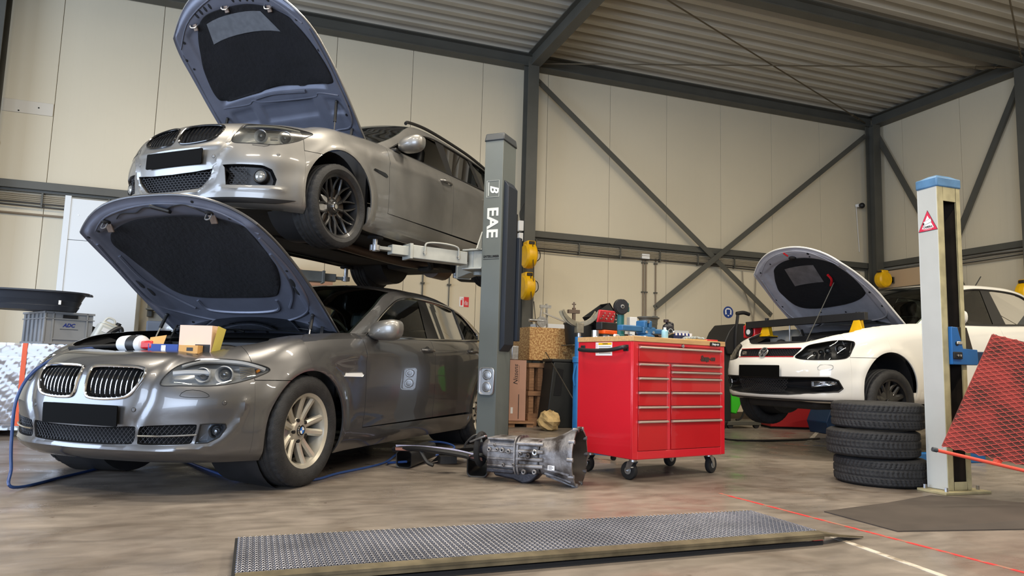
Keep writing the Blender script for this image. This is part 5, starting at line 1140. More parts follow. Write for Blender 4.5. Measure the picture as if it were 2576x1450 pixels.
lift_post('lift_post', 'far lift column mostly hidden behind the two grey cars', -1)
tm = lambda z, y=1.46, h=.002: Matrix(((0, 0, 1, -1.39+h), (0, 1, 0, y), (-1, 0, 0, z), (0, 0, 0, 1)))  # reads downwards on the front face
o = text('EAE', .150, M['letter'], 'lettering', lp, tm(2.045) @ Matrix.Diagonal((1.12, 1, 1, 1)), .0008, bold=.004)
t_ = bpy.data.objects.new('logo', None); COL.objects.link(t_); t_.parent = lp; t_.matrix_local = tm(2.352)
MB().ring([(-.075, -.06, 0), (.075, -.06, 0), (.075, .06, 0), (-.075, .06, 0)], .0022, 4, closed=True).build('logo_frame', M['letter'], t_, smooth=False)
text('B', .115, M['letter'], 'logo_letter', t_, Matrix.Translation((0, .01, 0)), .0006, shear=.3, bold=.003); MB().b2((-.062, -.046, -.0003), (.062, -.040, .0008)).build('logo_bar', M['letter'], t_, smooth=False)
text('UNTERLUMBER', .028, M['black'], 'small_lettering', lp, Matrix(((0, 0, 1, -1.388), (1, 0, 0, 1.462), (0, 1, 0, 1.738), (0, 0, 0, 1))), .0006, bold=.001, sx=.80); MB().b2((-1.3895, 1.385, 1.712), (-1.3885, 1.54, 1.716)).build('small_lettering_rule', M['black'], lp, smooth=False)
# control cover on the outer face
MB().prism([(0, .30), (.045, .36), (.045, 1.78), (0, 1.84)], (-.20, 0, 0), (-1.43, 1.552, .9-.30), (0, 1, 0), (0, 0, 1)).build('cable_cover', M['postdark'], lp, bev=.004)
MB().b2((-1.66, 1.55, 1.0), (-1.72, 1.62, 1.95)).build('hydraulic_cover', M['postdark'], lp, bev=.006)
# magnetic tray stuck on the column
tt = thing('magnetic_parts_tray', 'shiny rectangular parts tray with two round magnets stuck on the grey lift column', 'tray', M=LF @ Matrix(((0, 0, 1, -1.389), (1, 0, 0, 1.462), (0, 1, 0, .64), (0, 0, 0, 1))))
MB().prism(rrect(.135, .225, .03), (0, 0, .004), u=(1, 0, 0), v=(0, 1, 0)).ring([(x, y, .018) for x, y in rrect(.14, .23, .032)], .006, 6, closed=True).build('tray', M['alu'], tt, ang=50)
MB().add([(x*s_, y*s_, z) for s_, z in ((1, .003), (1.0, .018)) for x, y in rrect(.135, .225, .03)], [(i, (i+1) % 24, 24+(i+1) % 24, 24+i) for i in range(24)]).build('tray_wall', M['alu'], tt)
for y in (.052, -.052): MB().lathe([(0, .012), (.036, .012), (.042, .010), (.046, .004)], 32, None, (0, y, 0)).build('magnet_cup', M['alu'], tt); MB().lathe([(.030, .0135), (.034, .0135)], 32, None, (0, y, 0)).build('magnet_ring', M['chrome'], tt)
# ------------------------------------------------------------------ blue and grey lift column at the right
X0, X1, Y0, Y1 = 4.447, 4.667, 3.653, 3.805
vp = thing('lift_post', 'pale grey lift column with a blue cap and a camera warning sticker', 'vehicle lift', (0, 0, 0))
m = MB(); m.b2((X0, Y0, .02), (X0+.006, Y1, 2.15)).b2((X0, Y1, .02), (X1, Y1+.006, 2.15))
m.build('column', M['polewhite'], vp, bev=.003)
m = MB(); m.b2((X0+.002, Y0-.004, .02), (X0+.055, Y0+.004, 2.15)).b2((X1-.042, Y0-.004, .02), (X1, Y0+.004, 2.15)).b2((X0+.055, Y0-.004, 2.02), (X1-.042, Y0+.004, 2.15)).b2((X0+.055, Y0-.004, .02), (X1-.042, Y0+.004, .075)).b2((X1-.006, Y0, .02), (X1, Y1, 2.15))
m.build('slotted_front', M['cream'], vp, bev=.002)
MB().b2((X0+.055, Y0+.05, .08), (X0+.075, Y0+.06, 2.0)).build('lifting_rail', M['cream'], vp); MB().b2((X0+.01, Y1-.01, .03), (X1-.01, Y1-.005, 2.1)).b2((X1-.014, Y0+.008, .03), (X1-.008, Y1-.01, 2.1)).b2((X0+.008, Y0+.008, .03), (X0+.014, Y1-.01, 2.1)).build('column_inside', M['darkbrown'], vp, smooth=False)  # dark brown sheets line the inside of the slotted column
MB().b2((X0-.008, Y0-.012, 2.12), (X1+.008, Y1+.012, 2.19)).box(((X0+X1)/2, (Y0+Y1)/2, 2.20), (X1-X0+.01, Y1-Y0+.02, .03), None, .5, .5).build('blue_cap', M['capblue'], vp, bev=.01)
MB().b2((X0-.09, Y0-.06, 0), (X1+.11, Y1+.012, .018)).build('base_plate', M['cream'], vp, bev=.003)
for x, y in ((X0-.05, Y1-.02), (X1+.07, Y0+.01), (X0-.05, Y0-.03), (X1+.07, Y1-.02)): MB().cyl((x, y, .018), (x, y, .045), .012, 6).build('anchor_bolt', M['zinc'], vp)
cr = MB().prism([(0, 0), (.235, 0), (.245, .02), (.24, .108), (.105, .112), (.058, .258), (0, .26)], (0, .13, 0), (X0+.055, Y0-.03, .868)).build('carriage', M['blue'], vp, bev=.004)
MB().prism([(.108, .114), (.235, .110), (.185, .262), (.062, .262)], (0, .10, 0), (X0+.055, Y0+.0, .868)).build('carriage_shield', M['darkbrown'], cr, bev=.003)
MB().b2((X0+.055, Y0-.045, .905), (X0+.135, Y0-.03, .955)).build('stop_block', M['blackmat'], cr, bev=.006)
for x in (X0+.085, X0+.108): MB().cyl((x, Y0-.052, .930), (x, Y0-.03, .930), .008, 10).build('stop_bolt', M['zinc'], cr)
MB().cyl((X0+.10, Y0-.034, 1.012), (X0+.10, Y0-.028, 1.012), .015, 16).build('latch_hole', M['dark'], cr); MB().b2((X0+.095, Y0-.038, 1.008), (X0+.150, Y0-.032, 1.028)).build('latch_plate', M['alu'], cr, bev=.004)
MB().b2((X1+.06, Y0+.0, .88), (X1+.9, Y0+.09, .965)).build('swing_arm', M['bluedark'], vp, bev=.004)
# camera sticker, folded flat on the pale face (normal -X), reading direction +Y is away so it runs towards -Y
st = thing('warning_sticker', 'red and white triangular CAMERA sticker on the pale lift column', 'sticker', M=Matrix(((0, 0, -1, X0-.0012), (-1, 0, 0, (Y0+Y1)/2), (0, 1, 0, 1.865), (0, 0, 0, 1))))
tri = lambda k, dy=0: [(0, .095*k+dy), (-.078*k, -.055*k+dy), (.078*k, -.055*k+dy)]
MB().prism(tri(1.0), (0, 0, .0006), u=(1, 0, 0), v=(0, 1, 0)).build('sticker_edge', M['black'], st, smooth=False); MB().prism(tri(.95), (0, 0, .0012), u=(1, 0, 0), v=(0, 1, 0)).build('red_triangle', M['stickred'], st, smooth=False)
MB().prism(tri(.62, -.002), (0, 0, .0018), u=(1, 0, 0), v=(0, 1, 0)).build('white_triangle', M['white'], st, smooth=False)
MB().bar((-.030, .002, .0024), (.028, .020, .0024), .026, .0012, (0, 0, 1)).build('camera_icon_body', M['white'], st, smooth=False); MB().ring([(-.034, -.012, .003), (-.030, .014, .003), (.026, .032, .003), (.034, .016, .003), (.028, .006, .003)], .0009, 4, closed=True).build('camera_icon_outline', M['black'], st); MB().lathe([(0, .003), (.007, .003)], 14, None, (-.032, .0, 0)).build('camera_icon_lens', M['black'], st)
text('CAMERA', .019, M['black'], 'sticker_text', st, Matrix.Translation((0, -.026, .0022)), .0004, bold=.0006); text('TOEZICHT', .014, M['stickpink'], 'sticker_text', st, Matrix.Translation((0, -.043, .0022)), .0004, bold=.0004)
# ------------------------------------------------------------------ red tool chest on castors
CR = R(14.8); CM = Matrix.Translation((2.494, 4.458, 0)) @ Matrix.Rotation(CR, 4, 'Z')    # local x along the front, y to the back
W_, D_, Z0, Z1 = .975, .60, .15, .970
ch = thing('tool_chest', 'red roller tool chest with silver drawer trims and a wooden worktop', 'tool chest', M=CM)
m = MB(); m.b2((0, .012, Z0), (W_, D_, Z1)); m.build('cabinet_body', M['redchest'], ch, bev=.006)
fx = [(0, .055, Z0, Z1), (W_-.045, W_, Z0, Z1)]
MB().b2((0, 0, Z0), (.050, .014, Z1)).b2((W_-.048, 0, Z0), (W_, .014, Z1)).b2((.05, 0, Z0), (W_-.048, .014, Z0+.055)).b2((.05, 0, Z1-.022), (W_-.048, .014, Z1)).b2((.345, 0, Z0+.055), (.378, .014, .822)).build('front_frame', M['redchest'], ch, bev=.004)
def drawer(x0, x1, z0, z1, lock=False, txt=False):
    g = MB().b2((x0+.003, -.004, z0+.003), (x1-.003, .012, z1-.018)).build('drawer', M['reddrawer'], ch, bev=.002)
    MB().prism([(0, 0), (-.022, .004), (-.024, .012), (-.016, .018), (0, .018)], (x1-x0-.006, 0, 0), (x0+.003, .0, z1-.019), (0, 1, 0), (0, 0, 1)).build('drawer_trim', M['trimsilver'], g, bev=.001); return g
LX0, LX1, RX0, RX1 = .052, .343, .380, W_-.050
top = drawer(LX0, RX1, .825, .938)
zl = [.818, .719, .618, .517, .416, .205]
for a, b in zip(zl[:-1], zl[1:]): drawer(LX0, LX1, b, a)
zr = [.818, .768, .719, .618, .517, .416, .205]
for a, b in zip(zr[:-1], zr[1:]): drawer(RX0, RX1, b, a)
MB().cyl((.50, -.010, .954), (.50, .0, .954), .013, 20).cyl((.50, -.013, .954), (.50, -.010, .954), .007, 12).build('lock', M['zinc'], ch)
fm = lambda x, z, y=-.006: Matrix(((1, 0, 0, x), (0, 0, -1, y), (0, 1, 0, z), (0, 0, 0, 1)))
text('Snap-on', .050, M['lettdark'], 'maker_lettering', ch, fm(.775, .872), .0015, shear=.25, bold=.0022); MB().b2((.70, -.0065, .849), (.79, -.005, .855)).build('lettering_underline', M['lettdark'], ch, smooth=False)
wt = MB().b2((-.004, -.006, Z1), (W_+.004, D_+.004, Z1+.037)).build('worktop', M['maple'], ch, bev=.003)
bg = MB().prism(rrect(.115, .030, .010), (0, 0, .006), u=(1, 0, 0), v=(0, 1, 0)).build('maker_badge', M['black'], wt, M=fm(.855, Z1+.013)); text('Snap-on', .024, M['letter'], 'badge_lettering', bg, fm(.855, Z1+.013, -.013), .0006, shear=.2, bold=.0006)
# side handle
hb = MB().tube([(-.004, .06, .925), (-.040, .065, .925), (-.055, .16, .908), (-.055, .30, .902), (-.055, .44, .905), (-.040, .535, .912), (-.004, .54, .912)], .015, 10, 6).build('push_handle', M['black'], ch)
for y in (.045, .515): MB().b2((-.006, y, .900), (.0, y+.05, .945)).build('handle_mount', M['black'], hb, bev=.004)
# warning label on the side
lb = MB().b2((-.0015, .215, .868), (.0, .395, .965)).build('warning_label', M['paper'], ch, smooth=False)
MB().b2((-.0022, .220, .946), (-.0012, .365, .962)).build('yellow_band', M['yellow'], lb, smooth=False)
sm_ = lambda y, z: Matrix(((0, 0, -1, -.0022), (-1, 0, 0, y), (0, 1, 0, z), (0, 0, 0, 1)))
text('WARNING', .012, M['black'], 'label_heading', lb, sm_(.29, .954), .0004, bold=.0004)
for k in range(5): MB().b2((-.0021, .228+.012*(k % 2), .932-.012*k), (-.0013, .36, .935-.012*k)).build('label_line', M['lettdark'], lb, smooth=False)
for k in range(5): MB().ring([(-.0022, .380+.0055*cos(a), .952-.016*k+.0055*sin(a)) for a in np.linspace(0, 2*pi, 12)[:-1]], .0008, 4, closed=True).build('label_symbol', M['stickred'], lb)
def castor(x, y, sw, brake, rz=0):
    g = bpy.data.objects.new('castor', None); COL.objects.link(g); g.parent = ch; g.location = (x, y, 0); g.rotation_euler = (0, 0, rz)
    MB().b2((-.045, -.04, Z0-.006), (.045, .04, Z0)).cyl((0, 0, Z0-.025), (0, 0, Z0-.005), .028, 20).build('castor_plate', M['zinc'], g, bev=.002)
    for s in (-1, 1): MB().prism([(-.028, Z0-.022), (.028, Z0-.022), (.045, .075), (.038, .05), (.022, .05), (.012, .075)], (0, .003, 0), (0, s*.026-.0015, 0)).build('fork', M['zinc'], g)
    MB().lathe([(.012, -.020), (.050, -.021), (.060, -.017), (.0635, -.008), (.0635, .008), (.060, .017), (.050, .021), (.012, .020)], 36, Ym, (.03, 0, .0635)).build('castor_wheel', M['blackmat'], g); MB().lathe([(0, -.024), (.024, -.023), (.028, -.019), (.028, .019), (.024, .023), (0, .024)], 20, Ym, (.03, 0, .0635)).build('hub', M['lens_grey'], g)
    if brake: MB().cyl((.03, -.045, .0635), (.03, .045, .0635), .006, 8).build('axle', M['zinc'], g); MB().bar((.03, .03, .075), (-.03, .05, .095), .022, .006).build('brake_lever', M['zinc'], g)
castor(.075, .07, 0, True, 1.75); castor(.06, D_-.09, 0, True, 1.65); castor(W_-.085, .085, 0, False, .2); castor(W_-.095, D_-.10, 0, False, .1)
# ------------------------------------------------------------------ things on the tool chest (local chest coordinates)
TZ = Z1+.0375
def on(x, y, rz=0, z=TZ, sc=1): return CM @ Matrix.Translation((x, y, z)) @ Matrix.Rotation(rz, 4, 'Z') @ Matrix.Scale(sc, 4)
t = thing('angle_grinder', 'green cordless angle grinder standing on end with a black disc facing out', 'angle grinder', M=on(.215, .36, -.25, sc=.86))
MB().tube([(0, 0, 0), (0, 0, .06), (0, .002, .12), (0, 0, .19), (0, 0, .235)], [1]*0 or .031, 16, 5).build('grip', M['makgreen'], t); MB().lathe([(.034, .0), (.038, .004), (.038, .02), (.032, .035)], 20).build('grip_end', M['makgreen'], t)
MB().b2((-.035, -.03, .225), (.035, .045, .30)).build('gear_head', M['alu'], t, bev=.014); MB().b2((.0, -.01, .235), (.085, .055, .285)).b2((.055, .0, .26), (.085, .05, .32)).build('battery', M['makgreen'], t, bev=.01)
MB().lathe([(0, -.016), (.018, -.016), (.022, -.010), (.0625, -.009), (.0635, -.004), (.0, -.003)], 48, Ym, (-.015, -.045, .275)).build('cutting_disc', M['disccut'], t, ang=30)
MB().lathe([(.066, -.004), (.070, .0), (.070, .03), (.062, .036), (.03, .036)], 40, Ym, (-.015, -.045, .275)).build('disc_guard', M['black'], t); MB().lathe([(.010, -.019), (.017, -.018), (.019, -.013)], 24, Ym, (-.015, -.045, .275)).build('flange_nut', M['zinc'], t)
t = thing('bench_vice', 'blue bench vice with a steel handle bolted on the wooden worktop', 'vice', M=on(.285, .17, .0, sc=.95))
MB().lathe([(0, 0), (.075, 0), (.075, .018), (.05, .03), (.045, .05), (0, .05)], 28).build('swivel_base', M['viceblue'], t); MB().b2((-.06, -.045, .03), (.075, .045, .085)).b2((-.055, -.05, .07), (-.02, .05, .135)).build('fixed_jaw', M['viceblue'], t, bev=.010)
MB().b2((.02, -.03, .035), (.21, .03, .075)).b2((-.002, -.05, .075), (.03, .05, .135)).build('moving_jaw', M['viceblue'], t, bev=.009) ; MB().b2((-.27, -.032, .045), (-.05, .032, .09)).build('slide_cover', M['viceblue'], t, bev=.008)
MB().b2((-.022, -.05, .115), (-.014, .05, .138)).b2((-.006, -.05, .115), (.001, .05, .138)).build('jaw_insert', M['zinc'], t); MB().cyl((.16, 0, .03), (.235, 0, .03), .012, 12).build('screw', M['zinc'], t); MB().cyl((.225, -.09, .055), (.225, .08, .0), .006, 8).sph((.225, -.09, .055), .011).sph((.225, .08, .0), .011).build('vice_handle', M['zinc'], t)
for x in (-.03, .045): MB().lathe([(0, -.004), (.010, -.004), (.012, 0)], 14, Ym, (x, -.047, .045)).build('vice_bolt', M['zinc'], t)
t = thing('plastic_tray', 'dark grey oval ribbed plastic tray standing behind the vice on the tool chest', 'tray', M=on(.62, .47, .05, TZ+.0905) @ Matrix.Diagonal((.60, .60, 1.0, 1)))
def oval(rx, ry, z, n=40, e=2.6): return [((abs(cos(a))**(2/e))*rx*(1 if cos(a) > 0 else -1), (abs(sin(a))**(2/e))*ry*(1 if sin(a) > 0 else -1), z) for a in np.linspace(0, 2*pi, n, endpoint=False)]
def ovalbody(rows, name, mt, parent, n=40, e=2.6):
    vs = [p for rx, ry, z in rows for p in oval(rx, ry, z, n, e)]; fs = [(i*n+j, i*n+(j+1) % n, (i+1)*n+(j+1) % n, (i+1)*n+j) for i in range(len(rows)-1) for j in range(n)]
    return MB().add(vs, fs).build(name, M[mt], parent, ang=40)
ovalbody([(.001, .001, .0), (.125, .085, 0), (.130, .09, .02), (.127, .088, .023), (.134, .094, .05), (.131, .092, .053), (.139, .10, .085), (.158, .118, .09), (.158, .118, .10), (.138, .10, .102), (.12, .08, .01), (.001, .001, .008)], 'tray_body', 'traygrey', t)
MB().b2((-.05, -.123, .088), (.05, -.11, .108)).build('tray_lip', M['traygrey'], t, bev=.004)
b = thing('parts_box', 'black parts box carrying the ribbed oval tray on the tool chest', 'box', M=on(.62, .47, .05, sc=1)); MB().b2((-.085, -.07, 0), (.085, .07, .078)).b2((-.09, -.075, .078), (.09, .075, .09)).build('box_body', M['black'], b, bev=.006)
def bottle(name, label, M_, mt, capm, h=.23, w=.10, d=.055):
    t = thing(name, label, 'bottle', M=M_)
    ovalbody([(.001, .001, 0), (w*.48, d*.9, 0), (w*.5, d, .01), (w*.5, d, h*.62), (w*.46, d*.95, h*.72), (w*.28, d*.6, h*.80), (.016, .016, h*.83), (.016, .016, h*.9)], 'bottle_body', mt, t, 32, 3.2)
    MB().lathe([(.019, h*.86), (.021, h*.87), (.021, h*.99), (.017, h), (0, h)], 20, None, (-w*.22 if w > .09 else 0, 0, 0)).build('cap', M[capm], t)
    MB().tube([(.0, 0, h*.80), (w*.22, 0, h*.83), (w*.45, 0, h*.80), (w*.46, 0, h*.62)], .011, 8, 5).build('bottle_handle', M[mt], t)
    MB().grid(lambda u, v: ((u-.5)*w*.8, -d*1.015, h*.15+h*.42*v), 4, 2).build('label', M['labelgrey'], t); return t
ob = bottle('oil_bottle', 'black oil bottle with a handle standing between the vice and the striped box', on(.70, .33, -.1), 'blackbottle', 'capbrown', .170, .095, .028)
MB().ring([(.0+.022*cos(a), -.030, .078+.018*sin(a)) for a in np.linspace(0, 2*pi, 20)[:-1]], .0016, 4, closed=True).build('bottle_logo', M['letter'], ob)
t = thing('striped_box', 'blue and white striped cardboard box open at its end on the tool chest', 'box', M=on(.90, .39, -.12, sc=.74)); 
bx = MB().b2((-.13, -.05, 0), (.13, .05, .10)).build('carton', M['paper'], t, smooth=False)
for k in range(5): MB().add([(-.125+.05*k, -.0508, .002), (-.097+.05*k, -.0508, .002), (-.107+.05*k, -.0508, .098), (-.13+.05*k, -.0508, .098)], [(0, 1, 2, 3)]).build('stripe', M['navy'], bx, smooth=False)
t = thing('blue_box', 'small dark blue box lying before the striped box', 'box', M=on(.76, .25, .1, sc=.8)); MB().b2((-.07, -.04, 0), (.07, .04, .055)).build('carton', M['navydark'], t, bev=.003)
t = thing('work_gloves', 'pair of crumpled grey rubber gloves lying on the tool chest', 'gloves', M=on(.80, .115, .2))
for dx, dy, a in ((-.02, .0, .1), (.045, .03, -.25)):
    g = MB(); g.sph((dx, dy, .018), .045, 14, 8, (1.5, .9, .40))
    for k in range(5): g.tube([(dx-.04, dy-.03+.015*k, .016), (dx-.085, dy-.04+.02*k, .022), (dx-.12-.006*(k % 2), dy-.05+.024*k, .010)], .010, 8, 4)
    g.ring([(dx+.05, dy-.04+.013*k, .015+.012*sin(k*1.1)) for k in range(7)], .007, 6); g.build('glove', M['glove'], t)
t = thing('paint_marker', 'yellow and red flat file lying along the front edge of the worktop', 'file', M=on(.78, .020, .02)); MB().b2((-.22, -.012, 0), (0, .012, .006)).build('file_blade', M['brass'], t, bev=.001); MB().b2((0, -.014, 0), (.13, .014, .012)).build('file_handle', M['red'], t, bev=.004)
t.name = 'hand_file'
t = thing('blue_wipes_bottle', 'light blue translucent plastic bottle lying beside the vice', 'bottle', M=on(.41, .09, .4, sc=.75)); t.name = 'cleaner_bottle'
MB().lathe([(0, 0), (.03, 0), (.034, .008), (.034, .075), (.018, .09), (.012, .095)], 24).build('bottle_body', M['palecyan'], t); MB().lathe([(.014, .093), (.014, .112), (0, .112)], 16).build('cap', M['white'], t)
t = thing('steel_sleeve', 'short grey metal sleeve standing upright at the left end of the worktop', 'sleeve', M=on(.085, .50, sc=.85)); MB().lathe([(.030, .0), (.034, .0), (.034, .066), (.030, .066), (.030, .0)], 32).build('sleeve', M['alu'], t)
for x, y, a, r, l, lab in ((.06, .24, .3, .010, .05, 'white nylon bush lying before the grinder'), (.13, .17, -.4, .010, .03, 'small chrome socket lying at the left of the white bush')):
    t = thing('socket' if 'socket' in lab else 'nylon_bush', lab, 'tool part', M=on(x, y, a, TZ+r)); MB().cyl((-l/2, 0, 0), (l/2, 0, 0), r, 18).cyl((l/2, 0, 0), (l/2+.015, 0, 0), r*.6, 14).build('body', M['white' if 'nylon' in lab else 'chrome'], t)
for i, (x, y, a, l) in enumerate(((.11, .33, .2, .15), (.04, .38, 1.3, .15), (.13, .07, .05, .12), (.56, .08, -.2, .15))):
    t = thing('spanner', ['steel spanner lying left of the grinder', 'steel spanner pointing to the back near the metal sleeve', 'short steel spanner in front of the vice base', 'steel spanner at the front edge right of the vice'][i], 'spanner', M=on(x, y, a)); MB().b2((-l/2, -.008, 0), (l/2, .008, .007)).build('shaft', M['zinc'], t, bev=.002)
    MB().lathe([(.009, 0), (.016, 0), (.016, .009), (.009, .009), (.009, 0)], 20, None, (l/2, 0, 0)).build('ring_end', M['zinc'], t); MB().prism([(0, -.008), (-.018, -.016), (-.030, -.012), (-.018, -.005), (-.018, .005), (-.030, .012), (-.018, .016), (0, .008)], (0, 0, .008), (-l/2, 0, 0), (1, 0, 0), (0, 1, 0)).build('open_end', M['zinc'], t)
t = thing('orange_case', 'orange and black tool case lying behind the grinder at the left', 'case', M=on(.215, .505, .1, sc=.62)); MB().b2((-.14, -.08, 0), (.14, .08, .05)).build('case_base', M['black'], t, bev=.01); MB().b2((-.14, -.08, .05), (.14, .08, .10)).build('case_lid', M['orange'], t, bev=.012)
t = thing('socket_set', 'red socket set case standing open behind the grinder, sockets inside', 'socket set', M=on(.22, .505, .05, TZ+.0625, .62)); MB().b2((-.16, -.05, 0), (.14, .06, .10)).build('case_body', M['black'], t, bev=.01); MB().box((-.01, .03, .17), (.28, .03, .17), rot('X', .25)).build('case_lid', M['redchest'], t, bev=.008)
for k in range(10): MB().cyl((-.13+.028*k, .005, .14+.035*(k % 3)), (-.13+.028*k, -.015, .145+.035*(k % 3)), .010, 12).build('socket', M['chrome'], t)
# ------------------------------------------------------------------ winter tyres stacked by the pale lift column
labs = ['black winter tyre lying at the bottom of the stack by the pale lift column', 'black winter tyre in the middle of the stack, slightly shifted to the left', 'black winter tyre lying on top of the stack by the pale lift column']
wt_ = None; zz = 0
Zm = Matrix.Rotation(pi/2, 4, 'X')
for i, (dx, dy, a) in enumerate(((0, 0, 0), (-.045, .02, .7), (-.005, .01, 1.9))):
    if wt_ is None:
        wt_ = tyre_mesh(.315, .190, .205, 'winter', 240).xf(Zm).build('tyre', M['rubber'], None, ang=50); o = wt_
    else: o = wt_.copy(); COL.objects.link(o)
    o.location = (4.375+dx, 4.14+dy, .098+.196*i); o.rotation_euler = (0, 0, a); tag(o, labs[i], 'tyre', 'stacked winter tyres')
# ------------------------------------------------------------------ expanded metal ramp plate on the floor in front
RP = thing('grating_ramp', 'long grey expanded metal ramp lying across the floor in the foreground', 'ramp', (0, 0, 0))
xa, xb, ya, yb, zt_ = -.015, 2.47, 2.60, 3.12, .055
def rp(u, v): return Vector((xa+(xb-xa)*u, (2.60+.10*u)+((3.115+.06*u)-(2.60+.10*u))*v, zt_))
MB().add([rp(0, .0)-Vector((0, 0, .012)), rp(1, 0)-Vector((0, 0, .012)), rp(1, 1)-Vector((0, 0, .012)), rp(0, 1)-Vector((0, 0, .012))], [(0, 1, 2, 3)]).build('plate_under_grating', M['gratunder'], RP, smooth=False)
g = MB(); NX, NY = 112, 17
for j in range(NY):
    for sg in (0, 1):
        row = []
        for i in range(NX*2+1):
            u = i/(NX*2); z = (i % 2); v = (j+(.5 if sg else 0)+(.5*z if not sg else .5*z-0)*1.0)/NY
            v = (j+(.5*z if sg == 0 else 1-.5*z))/NY; p = rp(u, min(v, 1)); p.z += .004*(1 if sg == 0 else -1)*(1 if z else -.3); row.append(p)
        g.ring(row, .0030, 4, cap=False)
g.build('expanded_mesh', M['grating'], RP, smooth=False)['kind'] = 'stuff'
e = MB(); A = [rp(0, 0), rp(1, 0)]
e.add([A[0]+Vector((0, -.045, -.004)), A[1]+Vector((0, -.045, -.004)), A[1]+Vector((0, .004, .002)), A[0]+Vector((0, .004, .002)), A[0]+Vector((0, -.045, -.014)), A[1]+Vector((0, -.045, -.014)), A[1]+Vector((0, .004, -.010)), A[0]+Vector((0, .004, -.010))], [(0, 1, 2, 3), (4, 7, 6, 5), (0, 4, 5, 1), (1, 5, 6, 2), (2, 6, 7, 3), (3, 7, 4, 0)]); e.build('edge_angle', M['rustedge'], RP, smooth=False)
MB().bar(rp(0, 0)+Vector((0, -.040, -.022)), rp(1, 0)+Vector((0, -.040, -.022)), .006, .014).build('edge_side', M['rustedge'], RP, smooth=False); MB().bar(rp(0, 0)+Vector((0, -.032, -.045)), rp(1, 0)+Vector((0, -.032, -.045)), .006, .018).build('edge_shadow_bar', M['blackmat'], RP, smooth=False)  # lower black bar stands in for the shadow under the ramp edge
MB().bar(rp(0, 0)+Vector((-.006, -.04, -.026)), rp(0, 1)+Vector((-.006, 0, -.026)), .012, .05).build('end_bar', M['black'], RP, smooth=False)
MB().bar(rp(0, 1)+Vector((0, .01, -.026)), rp(1, 1)+Vector((0, .01, -.026)), .012, .05).build('edge_side', M['rustedge'], RP, smooth=False)
MB().add([rp(1, 0)+Vector((0, -.045, -.004)), rp(1, 0)+Vector((.30, .03, -.046)), rp(1, 0)+Vector((.20, .075, -.042)), rp(1, 0)+Vector((0, .03, 0)), rp(1, 0)+Vector((0, -.045, -.016)), rp(1, 0)+Vector((.30, .03, -.052)), rp(1, 0)+Vector((.20, .075, -.052)), rp(1, 0)+Vector((0, .03, -.012))], [(0, 1, 2, 3), (4, 7, 6, 5), (0, 4, 5, 1), (1, 5, 6, 2), (2, 6, 7, 3), (3, 7, 4, 0)]).build('bent_tongue', M['rustedge'], RP, smooth=False)
rs = thing('red_end_strip', 'worn red painted strip along the far end of the grey grating ramp', 'strip', (0, 0, 0)); rs.name = 'painted_strip'
MB().bar(rp(1, 0)+Vector((.035, .03, -.053)), rp(1, 1)+Vector((.035, .03, -.053)), .055, .003).build('paint', M['wornred'], rs, smooth=False)
def line(p, q, w_, mt, lab):
    o = MB().bar((*p, .0012), (*q, .0012), w_, .002).build('floor_marking', M[mt], smooth=False); tag(o, lab, 'floor marking'); return o
line((2.84, 3.95), (2.98, 1.5), .022, 'wornred', 'thin worn red line painted on the floor beside the grating ramp')
line((2.64, 2.80), (2.49, 1.5), .035, 'wornwhite', 'dirty white line on the floor at the lower right of the grating ramp')
line((9.0, 9.6), (5.9, 6.6), .05, 'wornwhite', 'pale line on the floor under the front of the white hatchback')
# rubber wedge mat
mw = thing('rubber_mat', 'dark brown rubber ramp mat lying in front of the pale lift column', 'mat', (0, 0, 0))
c = [(3.07, 3.30), (3.06, 2.80), (4.05, 2.65), (4.50, 3.05), (4.12, 3.54)]
top_ = [(3.12, 3.26, .010), (3.12, 2.86, .012), (3.98, 2.72, .045), (4.40, 3.05, .048), (4.08, 3.47, .035)]
MB().add([(*p, 0) for p in c]+[(*p, .006) for p in c]+top_, [tuple(range(5))[::-1]]+[(i, (i+1) % 5, 5+(i+1) % 5, 5+i) for i in range(5)]+[(5+i, 5+(i+1) % 5, 10+(i+1) % 5, 10+i) for i in range(5)]+[tuple(range(10, 15))]).build('mat_body', M['matbrown'], mw, smooth=False)
# ------------------------------------------------------------------ red expanded metal ramp raised at the right edge
rm = thing('red_mesh_ramp', 'raised red ramp of expanded metal in front of the pale lift column', 'ramp', (0, 0, 0))
P0 = Vector((3.90, 3.24, .345)); P1 = P0+Vector((.85, -.26, -.18))*1.35; P3 = Vector((4.42, 3.27, 1.06)); P2 = P3+(P1-P0)*1.0
def q_(u, v): return P0+(P1-P0)*u+((P3-P0)*(1-u)+(P2-P1)*u)*v
nr = (P1-P0).cross(P3-P0).normalized(); 
if nr.y > 0: nr = -nr
MB().add([q_(0, .03)-nr*.006, q_(1, .03)-nr*.006, q_(1, 1)-nr*.006, q_(0, 1)-nr*.006, q_(0, .03)-nr*.010, q_(1, .03)-nr*.010, q_(1, 1)-nr*.010, q_(0, 1)-nr*.010], [(0, 1, 2, 3), (7, 6, 5, 4), (0, 4, 5, 1), (1, 5, 6, 2), (2, 6, 7, 3), (3, 7, 4, 0)]).build('backing_sheet', M['redsheet'], rm, smooth=False)
g = MB(); NU, NV = 16, 25
for s_ in (1, -1):
    for k in range(-NV, NU+NV):
        pts = []
        for j in range(0, NV*2+1):
            v = j/(NV*2); u = (k+s_*j*.5)/NU
            if -1e-6 <= u <= 1.0001: pts.append(q_(u, .02+.98*v)+nr*(.001 if s_ > 0 else .003))
        if len(pts) > 1: g.ring([pts[0], pts[-1]], .0022, 4, cap=False)
g.build('expanded_mesh', M['redmesh'], rm, smooth=False)['kind'] = 'stuff'
